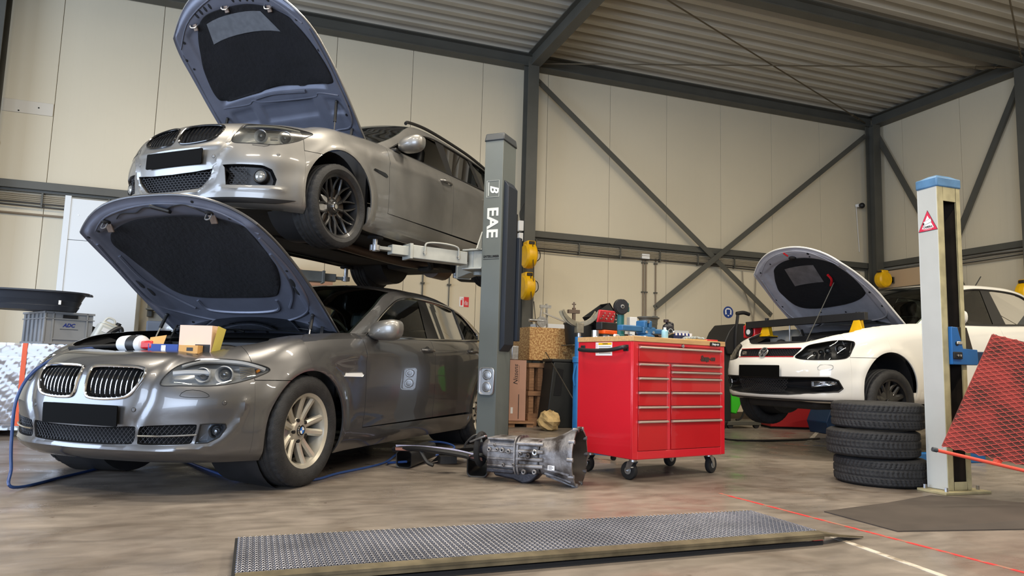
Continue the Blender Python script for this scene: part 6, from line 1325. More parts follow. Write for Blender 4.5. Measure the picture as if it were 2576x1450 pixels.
MB().cyl(P0+(P0-P1)*.034-Vector((0, 0, .01)), P1+(P1-P0)*.05-Vector((0, 0, .01)), .0105, 14).build('bottom_tube', M['redtube'], rm); a = P0+(P0-P1)*.034-Vector((0, 0, .01)); d = (P0-P1).normalized(); MB().cyl(a-d*.018, a+d*.012, .0135, 16).build('tube_cap', M['capgrey'], rm, bev=.002)
MB().bar(q_(.30, .0)-nr*.03, q_(.42, .98)-nr*.03, .03, .03).bar(q_(.9, 0)-nr*.03, q_(.9, .98)-nr*.03, .03, .03).build('support_frame', M['redtube'], rm)
# legs down to the floor
for u in (.86, .97): MB().bar(q_(u, .02)-nr*.03, Vector((q_(u, 0).x+.03, q_(u, 0).y+.02, .0)), .03, .03).build('leg', M['redtube'], rm)
bs = thing('blue_beam', 'blue steel beam lying on the floor behind the pale lift column', 'beam', (5.35, 4.95, 0), .05); MB().b2((0, -.04, 0), (1.2, .06, .10)).build('beam', M['blue'], bs, bev=.006)
# ------------------------------------------------------------------ gearbox on the floor
GB = thing('gearbox', 'dirty aluminium car gearbox with bell housing on the floor beside the tool chest', 'gearbox', M=pose(1.535, 4.80, .175, math.atan2(4.33-4.83, 2.10-1.50), 0) @ Matrix.Diagonal((.92, 1, 1, 1)))
Xm = Matrix(((0, 0, 1), (0, 1, 0), (-1, 0, 0))).to_3x3()
def shellx(rows, name, mt, parent, n=40, fl=0):
    vs = []
    for x, ry, rz, cz in rows:
        for k in range(n):
            a = 2*pi*k/n; w2 = 1+fl*.05*cos(a*9); vs.append((x, ry*w2*cos(a), cz+rz*w2*sin(a)))
    return MB().add(vs, [(i*n+k, i*n+(k+1) % n, (i+1)*n+(k+1) % n, (i+1)*n+k) for i in range(len(rows)-1) for k in range(n)]).build(name, M[mt], parent, ang=32)
shellx([(.47, .115, .12, .0), (.55, .125, .13, 0), (.62, .15, .155, 0.005), (.68, .185, .18, .01), (.715, .20, .19, .012), (.735, .205, .195, .012), (.735, .19, .18, .012)], 'bell_housing', 'castalu', GB, 44, .35)
shellx([(.734, .191, .181, .012), (.70, .17, .165, .01), (.60, .12, .13, 0), (.59, .02, .02, 0)], 'bell_inside', 'castin', GB, 44, .35)  # darker inner skin paints in the shade inside the bell
ml = MB()
for x in np.linspace(.05, .44, 2): pass
ml.add([], [])
body = MB().prism(rrect(.215, .225, .06), (.40, 0, 0), (.06, 0, .0), (0, 1, 0), (0, 0, 1)).build('main_case', M['castalu'], GB, bev=.012)
for z in (-.075, -.03, .02, .06, .10): MB().b2((.07, -.118, z), (.28, .118, z+.014)).build('case_rib', M['castalu'], GB, bev=.004)
for x in (.275, .30): MB().prism(rrect(.25, .26, .07), (.014, 0, 0), (x, 0, 0), (0, 1, 0), (0, 0, 1)).build('case_flange', M['castalu'], GB, bev=.003)
for z in (-.06, -.015, .035, .085): MB().cyl((.30, -.112, z), (.50, -.118, z+.004), .014, 10).build('case_rib', M['castalu'], GB)
for x, z, r in ((.09, .035, .016), (.15, .038, .012), (.19, .036, .018), (.24, .03, .016), (.33, .02, .013), (.39, .01, .018), (.44, .035, .022), (.36, -.095, .018), (.44, -.09, .017), (.20, -.06, .013), (.28, -.055, .012), (.13, .065, .011)):
    m = Matrix.Translation((x, -.118, z)) @ Matrix.Rotation(pi/2, 4, 'X'); b_ = MB().lathe([(0, .010), (r*.35, .010), (r*.38, .016), (r*.7, .018), (r*.95, .014), (r, -.02)], 20).xf(m).build('case_boss', M['castalu' if r < .02 else 'zinc'], GB); MB().lathe([(0, .0175), (r*.33, .0175), (r*.33, .010)], 12).xf(m).build('boss_hole', M['dark'], b_)
MB().prism([(.10, 0), (.12, -.035), (.26, -.05), (.34, -.075), (.40, -.06), (.46, 0)], (0, .17, 0), (0, -.085, -.105), (1, 0, 0), (0, 0, 1)).build('oil_sump', M['castdark'], GB, bev=.012)
MB().b2((.07, -.12, -.115), (.28, .12, -.085)).build('lower_rail', M['castdark'], GB, bev=.008)
MB().lathe([(.0, .06), (.045, .06), (.055, .05), (.075, .0)], 28, None).xf(Matrix.Rotation(-pi/2, 4, 'Y')).xf(Matrix.Translation((.06, 0, .03))).build('output_housing', M['castalu'], GB)
MB().cyl((-.05, 0, .03), (.02, 0, .03), .038, 24).build('output_flange', M['castdark'], GB); fx_ = MB(); fx_.ring([(-.03, .085*cos(a), .02+.10*sin(a)) for a in np.linspace(0, 2*pi, 26)[:-1]], .022, 8, closed=True); fx_.build('gearbox_mount', M['blackmat'], GB)
MB().bar((.05, -.10, .12), (-.09, -.06, .07), .03, .012).build('top_bracket', M['zinc'], GB, bev=.003); MB().tube([(-.01, -.02, .12), (-.07, -.05, .11), (-.12, -.07, .06), (-.13, -.075, .03)], .008, 6).build('wire', M['black'], GB)
lb = MB().b2((.545, -.1445, -.068), (.595, -.142, -.038)).build('white_label', M['paper'], GB, smooth=False, M=Matrix.Translation((0, 0, 0)))
for k in range(3): MB().b2((.55, -.1455, -.046-.008*k), (.575+.01*(k % 2), -.1444, -.043-.008*k)).build('label_line', M['lettdark'], lb, smooth=False)
for k in range(10):
    a = 2*pi*k/10; MB().cyl((.70, .195*cos(a), .012+.187*sin(a)), (.742, .195*cos(a), .012+.187*sin(a)), .014, 10).build('bolt_lug', M['castalu'], GB)
for k in range(9):
    a = -2.6+k*.36; MB().bar((.50, .118*cos(a), .125*sin(a)), (.71, .196*cos(a), .012+.188*sin(a)), .010, .012).build('housing_rib', M['castalu'], GB)
# ------------------------------------------------------------------ black front panel carrier with air ducts, on the floor
DC = thing('duct_panel', 'black plastic front carrier with two square air ducts lying left of the gearbox', 'car part', (0, 0, 0))
def duct(p, q, w1, w2, mt='black', nm='air_duct'):
    p = Vector(p); q = Vector(q); d = (q-p).normalized(); s_ = Vector((0, 0, 1)).cross(d).normalized(); u = d.cross(s_); R_ = rrect(1, 1, .22, 4); vs = []
    for k, (c, w_) in enumerate(((p, w1), (p+(q-p)*.5, (w1+w2)/2), (q, w2), (q-d*.004, w2*.9), (p, w1*.9))): vs += [c+s_*a*w_+u*b*w_ for a, b in R_]
    n = len(R_); return MB().add(vs, [(i*n+k, i*n+(k+1) % n, (i+1)*n+(k+1) % n, (i+1)*n+k) for i in range(4) for k in range(n)]).build(nm, M[mt], DC, ang=50)
duct((1.75, 5.30, .10), (1.49, 4.82, .075), .13, .145); duct((1.36, 5.72, .09), (1.08, 5.33, .065), .12, .125)
MB().tube([(1.02, 5.42, .13), (1.14, 5.22, .155), (1.28, 5.03, .155), (1.42, 4.92, .14), (1.50, 4.88, .115)], .020, 8, 6).build('carrier_bar', M['black'], DC)
MB().grid(lambda u, v: (1.03+.49*u, 5.40-.54*u-.02*v, .165+.012*sin(pi*u)-.035*v*v-.05*max(0, u-.7)), 20, 3).build('label_strip', M['palepurple'], DC)
MB().grid(lambda u, v: (1.02+.50*u, 5.39-.55*u-.03-.012*v, .150+.012*sin(pi*u)-.02*v-.05*max(0, u-.7)), 20, 2).build('rubber_lip', M['rubberbrown'], DC)
MB().b2((1.28, 5.02, .07), (1.40, 5.10, .12)).build('clip_bracket', M['black'], DC, M=None)
MB().tube([(1.17, 5.18, .14), (1.21, 5.13, .07), (1.25, 5.10, .05)], .014, 6).build('bracket_arm', M['black'], DC)
MB().add([(1.35, 5.6, .004), (1.62, 5.45, .16), (1.75, 5.6, .17), (1.55, 5.8, .01), (1.40, 5.38, .13), (1.70, 5.25, .16)], [(0, 1, 2, 3), (0, 4, 5, 1)]).build('undershield', M['blackmat'], DC, smooth=False)
HP = lambda x, y, z: gc.root.matrix_world @ Vector((x, y, z))
bpy.context.view_layer.update()
# ------------------------------------------------------------------ blue air hose
h = MB().tube([HP(.36, -.10, .83), HP(.42, -.28, .815), HP(.58, -.40, .775), HP(.76, -.44, .66), HP(.835, -.46, .50), HP(.84, -.46, .28), HP(.84, -.44, .12), HP(.86, -.38, .02), (-1.06, 5.20, .009), (-.93, 5.55, .009), (-.75, 6.05, .009), (-.62, 6.15, .009), (-.50, 6.02, .009), (-.22, 5.30, .009), (-.047, 4.93, .009), (.187, 4.75, .009), (.42, 4.85, .009), (.584, 5.09, .009), (.957, 5.54, .009), (1.15, 5.95, .03), (1.35, 6.25, .06), (1.55, 6.2, .10), (1.62, 5.9, .08), (1.35, 5.75, .02), (1.08, 5.62, .009), (1.0, 5.50, .02), (1.10, 5.32, .05)], .0088, 8, 8)
tag(h.build('air_hose', M['hoseblue']), 'long blue air hose hanging over the saloon nose and snaking across the floor', 'hose')
h = MB().tube([HP(.50, -.50, .80), HP(.46, -.30, .815), HP(.36, -.15, .83), HP(.15, -.2, .84), HP(-.1, -.3, .86)], .013, 8, 6); tag(h.build('black_pipe', M['black']), 'black flexible pipe lying along the right edge of the saloon engine bay', 'hose')
h = MB().tube([(4.85, 6.6, .25), (5.0, 6.9, .06), (5.25, 7.0, .012), (5.6, 6.95, .010), (6.1, 7.0, .010), (6.6, 7.15, .010)], .011, 8, 6); tag(h.build('cable', M['black']), 'black cable curving over the floor under the white hatchback', 'cable')
# ------------------------------------------------------------------ things standing in and on the engine bays
CS = gc.root.matrix_world
def onc(x, y, z, rz=0): return CS @ Matrix.Translation((x, y, z)) @ Matrix.Rotation(rz, 4, 'Z')
t = thing('cardboard_box', 'upright pale pink carton with a yellow side and black corner on the saloon nose', 'box', M=onc(.40, .42, .785, .25))
b_ = MB().b2((-.02, -.10, 0), (.08, .095, .165)).build('carton', M['pinkcard'], t, bev=.001)
MB().b2((-.0215+.102, -.0, .0), (.081, .09, .055)).build('black_corner', M['black'], b_, smooth=False); MB().add([(.08, .0955, .0), (-.02, .0955, .0), (-.03, .125, .15), (.07, .125, .165)], [(0, 1, 2, 3)]).build('yellow_side', M['yellowcard'], b_, smooth=False)
t = thing('cardboard_box', 'open carton with a blue printed front and orange flap on the saloon nose', 'box', M=onc(.47, .24, .785, .1))
b_ = MB().b2((-.03, -.10, 0), (.05, .10, .052)).build('carton', M['navyblue'], t, smooth=False); MB().add([(.045, -.10, .052), (.045, .0, .052), (.03, .005, .105), (.03, -.105, .09)], [(0, 1, 2, 3)]).build('flap', M['orangecard'], b_, smooth=False)
MB().b2((.0505, -.01, .004), (.0515, .02, .045)).build('print', M['paper'], b_, smooth=False); MB().b2((.0505, .045, .008), (.0515, .085, .014)).build('print', M['stickred'], b_, smooth=False)
t = thing('cardboard_box', 'small brown carton lying at the foot of the pink carton', 'box', M=onc(.50, .435, .785, .15)); b_ = MB().b2((-.02, -.06, 0), (.03, .06, .048)).build('carton', M['orangecard'], t, bev=.001); MB().b2((.0305, -.01, .015), (.031, .03, .035)).build('print', M['black'], b_, smooth=False)
t = thing('spray_bottle', 'white bottle with black label and red nozzle lying on the saloon nose', 'bottle', M=onc(.46, -.02, .835, 1.35))
MB().lathe([(0, -.15), (.03, -.148), (.048, -.13), (.052, -.08), (.052, .06), (.040, .09), (.02, .10), (.018, .12)], 28, Matrix.Rotation(pi/2, 3, 'Y')).build('bottle_body', M['white'], t); MB().lathe([(.0525, -.03), (.0528, -.03), (.0528, .055), (.0525, .055)], 28, Matrix.Rotation(pi/2, 3, 'Y')).build('label', M['black'], t)
MB().b2((.09, -.03, -.03), (.20, .03, .02)).build('nozzle', M['red'], t, bev=.012); MB().bar((.15, 0, -.01), (.27, .02, -.03), .03, .025).build('trigger', M['red'], t, bev=.006)
for k in range(3): text('8', .026, M['white'], 'label_digit', t, Matrix.Translation((.005+.022*k, -.0, .0)) @ Matrix.Rotation(-pi/2, 4, 'Z') @ Matrix.Translation((0, 0, .0535)), .0004)
# support beam across the hatchback
PS = wc.root.matrix_world
eb = thing('engine_support_beam', 'black engine support beam on two yellow brackets across the white hatchback', 'support beam', M=PS)
MB().bar((.14, -.86, .985), (.10, .66, 1.012), .05, .075).build('beam', M['black'], eb, bev=.003)
for y in (-.60, .57):
    g = MB().prism([(-.05, 0), (.07, 0), (.035, .13), (-.02, .13)], (0, .012, 0), (.07, y, .855), (1, 0, 0), (0, 0, 1)).b2((.0, y-.06, .852), (.16, y+.06, .862))
    g.add([(.14, y-.075, .862), (.14, y+.075, .862), (.125, y+.03, .985), (.125, y-.03, .985), (.130, y-.075, .862), (.130, y+.075, .862), (.115, y+.03, .985), (.115, y-.03, .985)], [(0, 1, 2, 3), (7, 6, 5, 4), (0, 4, 5, 1), (1, 5, 6, 2), (2, 6, 7, 3), (3, 7, 4, 0)]).build('bracket', M['yellow'], eb, bev=.002)
    MB().b2((.02, y-.07, .838), (.15, y+.07, .853)).build('rubber_foot', M['blackmat'], eb); MB().cyl((.10, y, 1.03), (.10, y, 1.055), .022, 10).build('clamp_knob', M['black'], eb)
MB().cyl((.13, -.25, .70), (.13, -.25, 1.02), .008, 8).build('hook_screw', M['zinc'], eb)
t = thing('pressure_gauge_unit', 'red unit with a round white gauge standing beyond the hatchback nose', 'gauge', M=PS @ Matrix.Translation((.02, -.86, .90))); MB().b2((-.10, -.09, -.06), (.10, .09, .09)).build('unit_body', M['red'], t, bev=.012)
MB().cyl((.09, .02, .01), (.125, .02, .01), .055, 20).build('gauge_rim', M['black'], t); MB().cyl((.125, .02, .01), (.128, .02, .01), .030, 20).build('gauge_face', M['white'], t); MB().b2((-.02, -.08, .09), (.08, .08, .11)).build('yellow_top', M['yellow'], t, bev=.004)
MB().b2((-.12, -.11, -.90), (.08, .11, -.06)).build('stand', M['black'], t, bev=.01)
# ------------------------------------------------------------------ left background
t = thing('pallet_stack', 'wooden boards stacked on a pallet and wrapped in clear plastic film', 'pallet', (-1.98, 8.35, 0), .0)
for k in range(6): MB().b2((-.42, -.50, .12+.122*k), (.32, .42, .12+.122*k+.115)).build('board_layer', M['wood'], t, bev=.006)
for x in (-.36, .26): MB().b2((x-.04, -.45, 0), (x+.06, .40, .10)).build('pallet_block', M['wood'], t)
MB().b2((-.42, -.50, .10), (.32, .42, .12)).build('pallet_deck', M['wood'], t); g = MB()
random.seed(4)
W3 = MB().grid(lambda u, v: (-.43+.76*u+.006*sin(u*31+v*17), -.512-.012*abs(sin(u*23+v*29))-.006*random.random(), .06+.80*v), 26, 26); W3.build('plastic_film', M['film'], t)
MB().b2((-.06, -.53, .10), (-.02, -.505, .86)).build('orange_strap', M['orange'], t); MB().b2((-.52, -.56, .1), (-.40, -.44, .84)).build('film_roll', M['filmwhite'], t, bev=.03)
t = thing('storage_crate', 'grey plastic stacking crate with small blue letters standing on the wrapped pallet', 'crate', M=Matrix.Translation((-1.905, 7.93, .862)) @ Matrix.Rotation(.55, 4, 'Z'))
CW, CD, CH = .42, .60, .315
cr_ = MB().b2((0, 0, .01), (CW, .012, CH)).b2((0, 0, .01), (.012, CD, CH)).b2((CW-.012, 0, .01), (CW, CD, CH)).b2((0, CD-.012, .01), (CW, CD, CH)).b2((0, 0, 0), (CW, CD, .015)).build('crate_body', M['crategrey'], t, bev=.004)
MB().b2((-.012, -.012, CH-.02), (CW+.012, .0, CH)).b2((-.012, -.012, CH-.02), (0, CD, CH)).b2((-.012, -.012, CH-.075), (CW+.012, 0, CH-.065)).b2((-.012, -.012, CH-.075), (0, CD, CH-.065)).b2((-.014, -.014, .0), (CW+.012, 0, .022)).b2((-.014, -.014, .0), (0, CD, .022)).build('crate_rim', M['crategrey'], t, bev=.002)
for y in (.0, .085, .19, .30, .41, .52): MB().b2((-.012, y-.012, .02), (0, y, CH)).build('crate_rib', M['crategrey'], t)
for x in (.055, .355): MB().b2((x, -.012, .02), (x+.014, 0, CH)).build('crate_rib', M['crategrey'], t)
MB().b2((.07, -.010, .045), (.35, 0, .055)).build('crate_rib', M['crategrey'], t); MB().b2((.145, -.0135, CH-.060), (.275, -.005, CH-.028)).build('hand_slot', M['dark'], t, smooth=False)
text('ADC', .048, M['navy'], 'crate_lettering', t, Matrix(((1, 0, 0, .205), (0, 0, -1, -.0015), (0, 1, 0, .185), (0, 0, 0, 1))), .0008, shear=.25, bold=.002); MB().b2((.13, -.002, .145), (.29, 0, .149)).build('lettering_underline', M['labelgrey'], t, smooth=False)
t = thing('plastic_tub', 'large black oval tub with rim standing on the grey crate', 'tub', M=Matrix.Translation((-2.05, 8.06, .862+CH)) @ Matrix.Rotation(.1, 4, 'Z'))
ovalbody([(.001, .001, .004), (.36, .20, .004), (.385, .215, .05), (.381, .211, .055), (.40, .23, .10), (.396, .226, .105), (.415, .24, .145), (.43, .255, .172), (.47, .29, .175), (.47, .29, .19), (.43, .26, .192), (.36, .20, .02), (.001, .001, .018)], 'tub_body', 'tubblack', t, 56, 2.5); MB().b2((.43, -.06, .165), (.49, .06, .185)).build('tub_handle', M['tubblack'], t, bev=.006); MB().b2((.235, -.243, .06), (.255, -.225, .10)).build('white_tag', M['white'], t)
t = thing('white_cabinet', 'tall plain white panel cabinet standing against the back wall', 'cabinet', (-2.37, 10.2, 0)); MB().b2((0, 0, 0), (.90, .33, 2.20)).b2((0, 0, 2.205), (.90, .33, 2.73)).build('cabinet_body', M['coolwhite'], t, bev=.004); MB().b2((0, -.012, 0), (.07, .0, 2.76)).build('cabinet_edge', M['coolwhite'], t, bev=.004)
for x in (.16, .26): MB().cyl((x, -.004, 2.52), (x, 0, 2.52), .008, 8).build('screw', M['zinc'], t)
t = thing('jerrycan', 'translucent white jerrycan tilted on the pallet behind the grey crate', 'jerrycan', M=Matrix.Translation((-1.45, 8.02, .87)) @ Matrix.Rotation(.35, 4, 'Z') @ Matrix.Rotation(.40, 4, 'Y')); MB().b2((-.10, -.10, 0), (.10, .10, .20)).box((0, 0, .215), (.20, .20, .035), None, .7, .7).build('can_body', M['milky'], t, bev=.025, seg=3); MB().cyl((.06, 0, .23), (.06, 0, .265), .024, 16).build('cap', M['black'], t); MB().tube([(-.07, 0, .22), (-.05, 0, .27), (.01, 0, .27), (.03, 0, .23)], .011, 8).build('can_handle', M['milky'], t); MB().b2((-.06, -.104, .12), (.06, -.1, .16)).build('label', M['paper'], t)
t = thing('black_handle_tool', 'black moulded handle tool standing beside the translucent jerrycan', 'tool', M=Matrix.Translation((-1.33, 7.95, .88)) @ Matrix.Rotation(.3, 4, 'Z')); MB().tube([(-.07, 0, 0), (-.06, 0, .06), (-.01, 0, .12), (.06, 0, .16), (.075, 0, .10), (.06, 0, .02), (.03, 0, 0)], [.028]*0 or .024, 10, 5).build('handle_body', M['black'], t)
t.name = 'funnel_handle'
t = thing('plastic_sheet', 'black plastic sheet leaning behind the jerrycan on the pallet', 'panel', M=Matrix.Translation((-1.60, 8.30, .87)) @ Matrix.Rotation(.4, 4, 'Z')); MB().prism([(0, 0), (.36, 0), (.34, .09), (0, .20)], (0, .02, 0)).build('panel_body', M['black'], t)
t = thing('grey_bin', 'blue grey plastic bin standing at the back wall behind the saloon bonnet', 'bin', (-1.08, 9.6, 0)); MB().box((0, 0, .60), (.30, .28, 1.20), None, 1.08).build('bin_body', M['binblue'], t, bev=.02)
t = thing('steel_shelf', 'grey steel wall bracket above the blue grey bin', 'bracket', (-1.35, 10.5, 0)); MB().b2((-.03, 0, 1.30), (.03, .10, 1.75)).b2((-.02, -.22, 1.38), (.30, .10, 1.40)).build('bracket_body', M['steel_dark'], t, bev=.004)
t.name = 'wall_bracket'
t = thing('flat_carton', 'brown flat carton leaning on the back wall above the saloon roof', 'box', (.25, 10.35, 0)); MB().prism([(0, 0), (.72, 0), (.72, 1.98), (.32, 2.04), (0, 2.17)], (0, .10, 0)).build('carton', M['card'], t)
# ------------------------------------------------------------------ wall fittings
def wallbox(name, label, cat, x, z, w_, h, d=.03, mt='white'):
    t = thing(name, label, cat, (x, WY, z)); MB().b2((-w_/2, -d, -h/2), (w_/2, 0, h/2)).build('body', M[mt], t, bev=.004); return t
t = wallbox('cover_plate', 'rectangular cream blanking plate screwed on the wall at the far left', 'plate', -2.99, 3.96, .57, .17, .012, 'wallplate')
for x in (-.10, .12): MB().cyl((x, -.015, -.03+x*.3), (x, -.011, -.03+x*.3), .010, 8).build('hole', M['dark'], t)
MB().cyl((-3.32, WY-.02, 3.48), (-3.32, WY, 3.48), .03, 14); tag(MB().lathe([(0, .0), (.034, .0), (.036, .012), (0, .014)], 20).xf(Matrix.Rotation(pi/2, 4, 'X')).xf(Matrix.Translation((-3.30, WY, 3.44))).build('wall_plug', M['black']), 'round black plug in the wall at the left edge', 'plug')
t = wallbox('fire_extinguisher_sign', 'red and white fire extinguisher sign on the back wall left of the lift column', 'sign', 2.985, 1.76, .155, .155, .003, 'signred')
MB().b2((-.077, -.0045, -.077), (-.005, -.0032, .077)).build('white_half', M['white'], t, smooth=False); MB().prism(rrect(.030, .085, .012, cx=-.040, cy=-.015), (0, -.001, 0), (0, -.0046, 0)).build('extinguisher_icon', M['signred'], t, smooth=False); MB().ring([(-.040, -.0055, .03), (-.040, -.0055, .048), (-.022, -.0055, .052), (-.016, -.0055, .02)], .003, 4).build('hose_icon', M['signred'], t)
for k in range(4): MB().ring([(.018+.014*k, -.0045, -.05), (.012+.014*k, -.0045, -.01), (.026+.014*k, -.0045, .02-.01*k)], .0035, 4).build('flame_icon', M['white'], t)
t = thing('protection_sign', 'round blue and white face protection sign on the back wall', 'sign', M=Matrix(((1, 0, 0, 7.845), (0, 0, -1, WY-.001), (0, 1, 0, 1.86), (0, 0, 0, 1))))
MB().lathe([(0, .001), (.105, .001), (.105, -.0005)], 40).build('blue_disc', M['signblue'], t); MB().prism([(-.065, -.045), (-.07, .03), (-.045, .065), (0, .078), (.045, .065), (.07, .03), (.065, -.045), (.035, -.035), (0, -.08), (-.035, -.035)], (0, 0, .0012), u=(1, 0, 0), v=(0, 1, 0)).build('head_icon', M['white'], t, smooth=False); MB().prism([(-.037, .048), (.037, .048), (.040, .0), (.026, -.05), (-.026, -.05), (-.040, .0)], (0, 0, .002), u=(1, 0, 0), v=(0, 1, 0)).build('visor_icon', M['signblue'], t, smooth=False)
def conduit(xs, z0, z1, lab, mt='steel_dark', r=.011, box=False):
    t = thing('cable_conduit', lab, 'conduit', (0, 0, 0))
    for x in xs: MB().cyl((x, WY-.022, z0), (x, WY-.022, z1), r, 10).build('pipe', M[mt], t)
    for z in np.arange(z0+.2, z1, .5): MB().b2((xs[0]-.03, WY-.04, z), (xs[-1]+.03, WY, z+.02)).build('pipe_clip', M['steel_dark'], t)
    if box: MB().b2((xs[0]-.05, WY-.07, z1), (xs[-1]+.05, WY, z1+.10)).build('junction_box', M['white'], t, bev=.006)
conduit((6.115, 6.165), .9, 2.66, 'pair of brown conduits under a white junction box behind the tool chest', 'condbrown', .014, True)
conduit((6.355,), .9, 2.70, 'single brown conduit right of the pair under the junction box', 'condbrown', .012)
conduit((2.32,), .3, 2.62, 'dark conduit on the back wall above the saloon rear window'); conduit((2.735,), .3, 2.62, 'thin dark conduit just left of the fire extinguisher sign', 'steel_dark', .008)
o = MB().cyl((-3.6, WY-.03, 2.555), (-2.36, WY-.03, 2.545), .014, 10).build('wall_pipe', M['condbrown']); tag(o, 'thin dark horizontal pipe on the wall left of the white cabinet', 'pipe')
for pts, lab in (([(8.13, WY-.03, 2.62), (8.16, WY-.03, 2.3), (8.30, WY-.04, 1.9), (8.5, WY-.03, 1.2)], 'thin pale cable hanging from the bundle left of the hatchback bonnet'), ([(8.42, WY-.03, 2.62), (8.40, WY-.03, 2.2), (8.36, WY-.03, 1.6), (8.38, WY-.03, .5)], 'second pale cable hanging closer to the hatchback bonnet'), ([(8.75, WY-.03, .52), (8.78, WY-.05, .30), (8.70, WY-.06, .18), (8.3, WY-.08, .13)], 'short cable loop at the wall foot under the hatchback nose')):
    tag(MB().tube(pts, .011, 6).build('hanging_cable', M['cable']), lab, 'cable')
t = thing('security_camera', 'small black and white security camera near the corner column', 'camera', (10.80, WY-.02, 4.09)); MB().cyl((0, 0, 0), (.02, -.06, 0), .035, 14).build('mount', M['white'], t); MB().sph((.04, -.10, -.01), .055, 16, 10).build('camera_ball', M['black'], t); MB().tube([(0, 0, -.02), (.02, .0, -.4), (.05, 0, -.9)], .006, 6).build('camera_cable', M['white'], t)
def reel(name, lab, M_, r=.19):
    t = thing(name, lab, 'hose reel', M=M_)
    MB().lathe([(0, -.085), (r*.80, -.085), (r*.97, -.06), (r, -.03), (r, .03), (r*.97, .06), (r*.80, .085), (0, .085)], 36, Ym).build('reel_drum', M['yellow'], t); MB().b2((-r*.45, -.07, r*.62), (r*.55, .07, r*1.12)).build('outlet_housing', M['yellow'], t, bev=.02)
    MB().lathe([(r*.985, -.012), (r*1.012, -.010), (r*1.012, .010), (r*.985, .012)], 36, Ym).build('seam_band', M['yellow'], t); MB().b2((.03+r*.2, -.045, r*.80), (.03+r*.5, .045, r*1.06)).build('outlet', M['darkbrown'], t, bev=.01)
    MB().b2((-r-.06, -.03, -.05), (-r+.02, .03, .05)).build('reel_bracket', M['steel_dark'], t); return t
for z, lab, d in ((2.46, 'upper yellow cable reel fixed on the grey wall column', .0), (1.98, 'lower yellow cable reel fixed on the grey wall column', -.02)):
    t = reel('cable_reel', lab, Matrix(((0, 1, 0, 3.80+d), (-1, 0, 0, 10.00), (0, 0, 1, z), (0, 0, 0, 1))), .195)
    MB().tube([(.15, 0, .16), (.17, 0, .0), (.18, .01, -.3), (.17, .02, -.55)], .006, 6).build('hanging_lead', M['darkbrown'], t); MB().tube([(.0, .10, .12), (.0, .17, .08), (.0, .18, -.02), (.0, .12, -.08), (0, .09, -.07)], .007, 6).build('side_lead', M['black'], t)
tag(MB().tube([(3.82, 9.8, 1.75), (3.80, 9.5, 1.2), (3.62, 8.2, .6), (3.5, 7.4, .25), (3.45, 7.2, .02)], .007, 6).build('hanging_lead', M['cable2']), 'thin dark lead hanging from the lower yellow reel down to the floor', 'cable')
t = reel('cable_reel', 'yellow reel on the beige beam above the white hatchback windscreen', Matrix(((-1, 0, 0, 10.62), (0, -1, 0, 9.86), (0, 0, 1, 2.555), (0, 0, 0, 1))), .15)
MB().b2((-.45, -.03, -.06), (-.17, .03, .06)).build('wall_arm', M['steel_dark'], t)
t = reel('cable_reel', 'yellow reel just showing over the hatchback roof at the right edge', Matrix(((-1, 0, 0, 10.62), (0, -1, 0, 7.30), (0, 0, 1, 2.06), (0, 0, 0, 1))), .19)
MB().b2((-.58, -.03, -.06), (-.17, .03, .06)).build('wall_arm', M['steel_dark'], t)
t = thing('beige_beam', 'beige box beam along the right wall carrying the yellow reel', 'beam', (0, 0, 0)); MB().b2((10.86, 8.95, 2.42), (11.06, 10.20, 2.74)).build('beam_body', M['beigebox'], t, bev=.004); MB().b2((10.83, 8.9, 2.36), (11.06, 10.2, 2.42)).build('lower_trim', M['steel_dark'], t); t.name = 'wall_beam'
t = thing('junction_box', 'small white junction boxes with cables on the grey wall column', 'junction box', (3.775, 10.40, 2.99)); MB().b2((-.05, -.13, -.10), (.03, -.02, .06)).build('box_body', M['white'], t, bev=.006); MB().b2((-.04, -.12, -.26), (.03, -.02, -.13)).build('lower_box', M['white'], t, bev=.006); MB().tube([(.0, -.07, .06), (-.02, -.07, .2), (.05, -.07, .35)], .006, 6).build('box_cable', M['black'], t)
# ------------------------------------------------------------------ clutter between the lift column and the tool chest
t = thing('osb_crate', 'tall crate of oriented strand board standing on pallet timbers behind the jack', 'crate', (3.50, 9.10, 0), .08)
MB().b2((0, 0, .88), (.66, .55, 1.33)).build('crate_body', M['osb'], t, bev=.003)
for z in (.10, .40, .78): MB().b2((.0, .0, z), (.62, .5, z+.06)).build('timber_deck', M['wood'], t)
for x in (.02, .15, .28, .42, .54):
    for z in (.16, .46): MB().b2((x, .02, z), (x+.07, .45, z+.32)).build('timber', M['wood'], t)
MB().b2((-.02, -.05, 0), (.66, .5, .10)).build('pallet_base', M['wood'], t)
t = thing('engine_stand_part', 'zinc bracket with flange lying on top of the strand board crate', 'bracket', (3.66, 9.22, 1.335), .1); t.name = 'metal_bracket'
MB().cyl((-.16, -.05, .09), (.06, -.05, .09), .022, 12).build('spindle', M['zinc'], t); MB().lathe([(0, -.02), (.075, -.02), (.075, .01), (.03, .02)], 20, Ym, (.03, -.05, .075)).build('flange', M['zinc'], t); MB().bar((.0, -.05, .0), (.03, -.05, .30), .02, .02).bar((.12, -.05, .0), (.105, -.05, .33), .03, .02).b2((.0, -.07, .27), (.17, -.04, .31)).build('bracket_frame', M['zinc'], t); MB().bar((.04, -.08, .20), (.38, -.12, .085), .02, .02).build('arm', M['alu'], t)
t = thing('white_bench', 'long white worktop on the bench behind the blue jack', 'workbench', (4.05, 9.9, 0)); MB().b2((-.1, 0, 1.34), (2.5, .6, 1.44)).build('bench_top', M['white'], t, bev=.004); MB().b2((-.05, .05, 0), (.0, .55, 1.34)).b2((2.4, .05, 0), (2.45, .55, 1.34)).build('bench_side', M['steel_dark'], t)
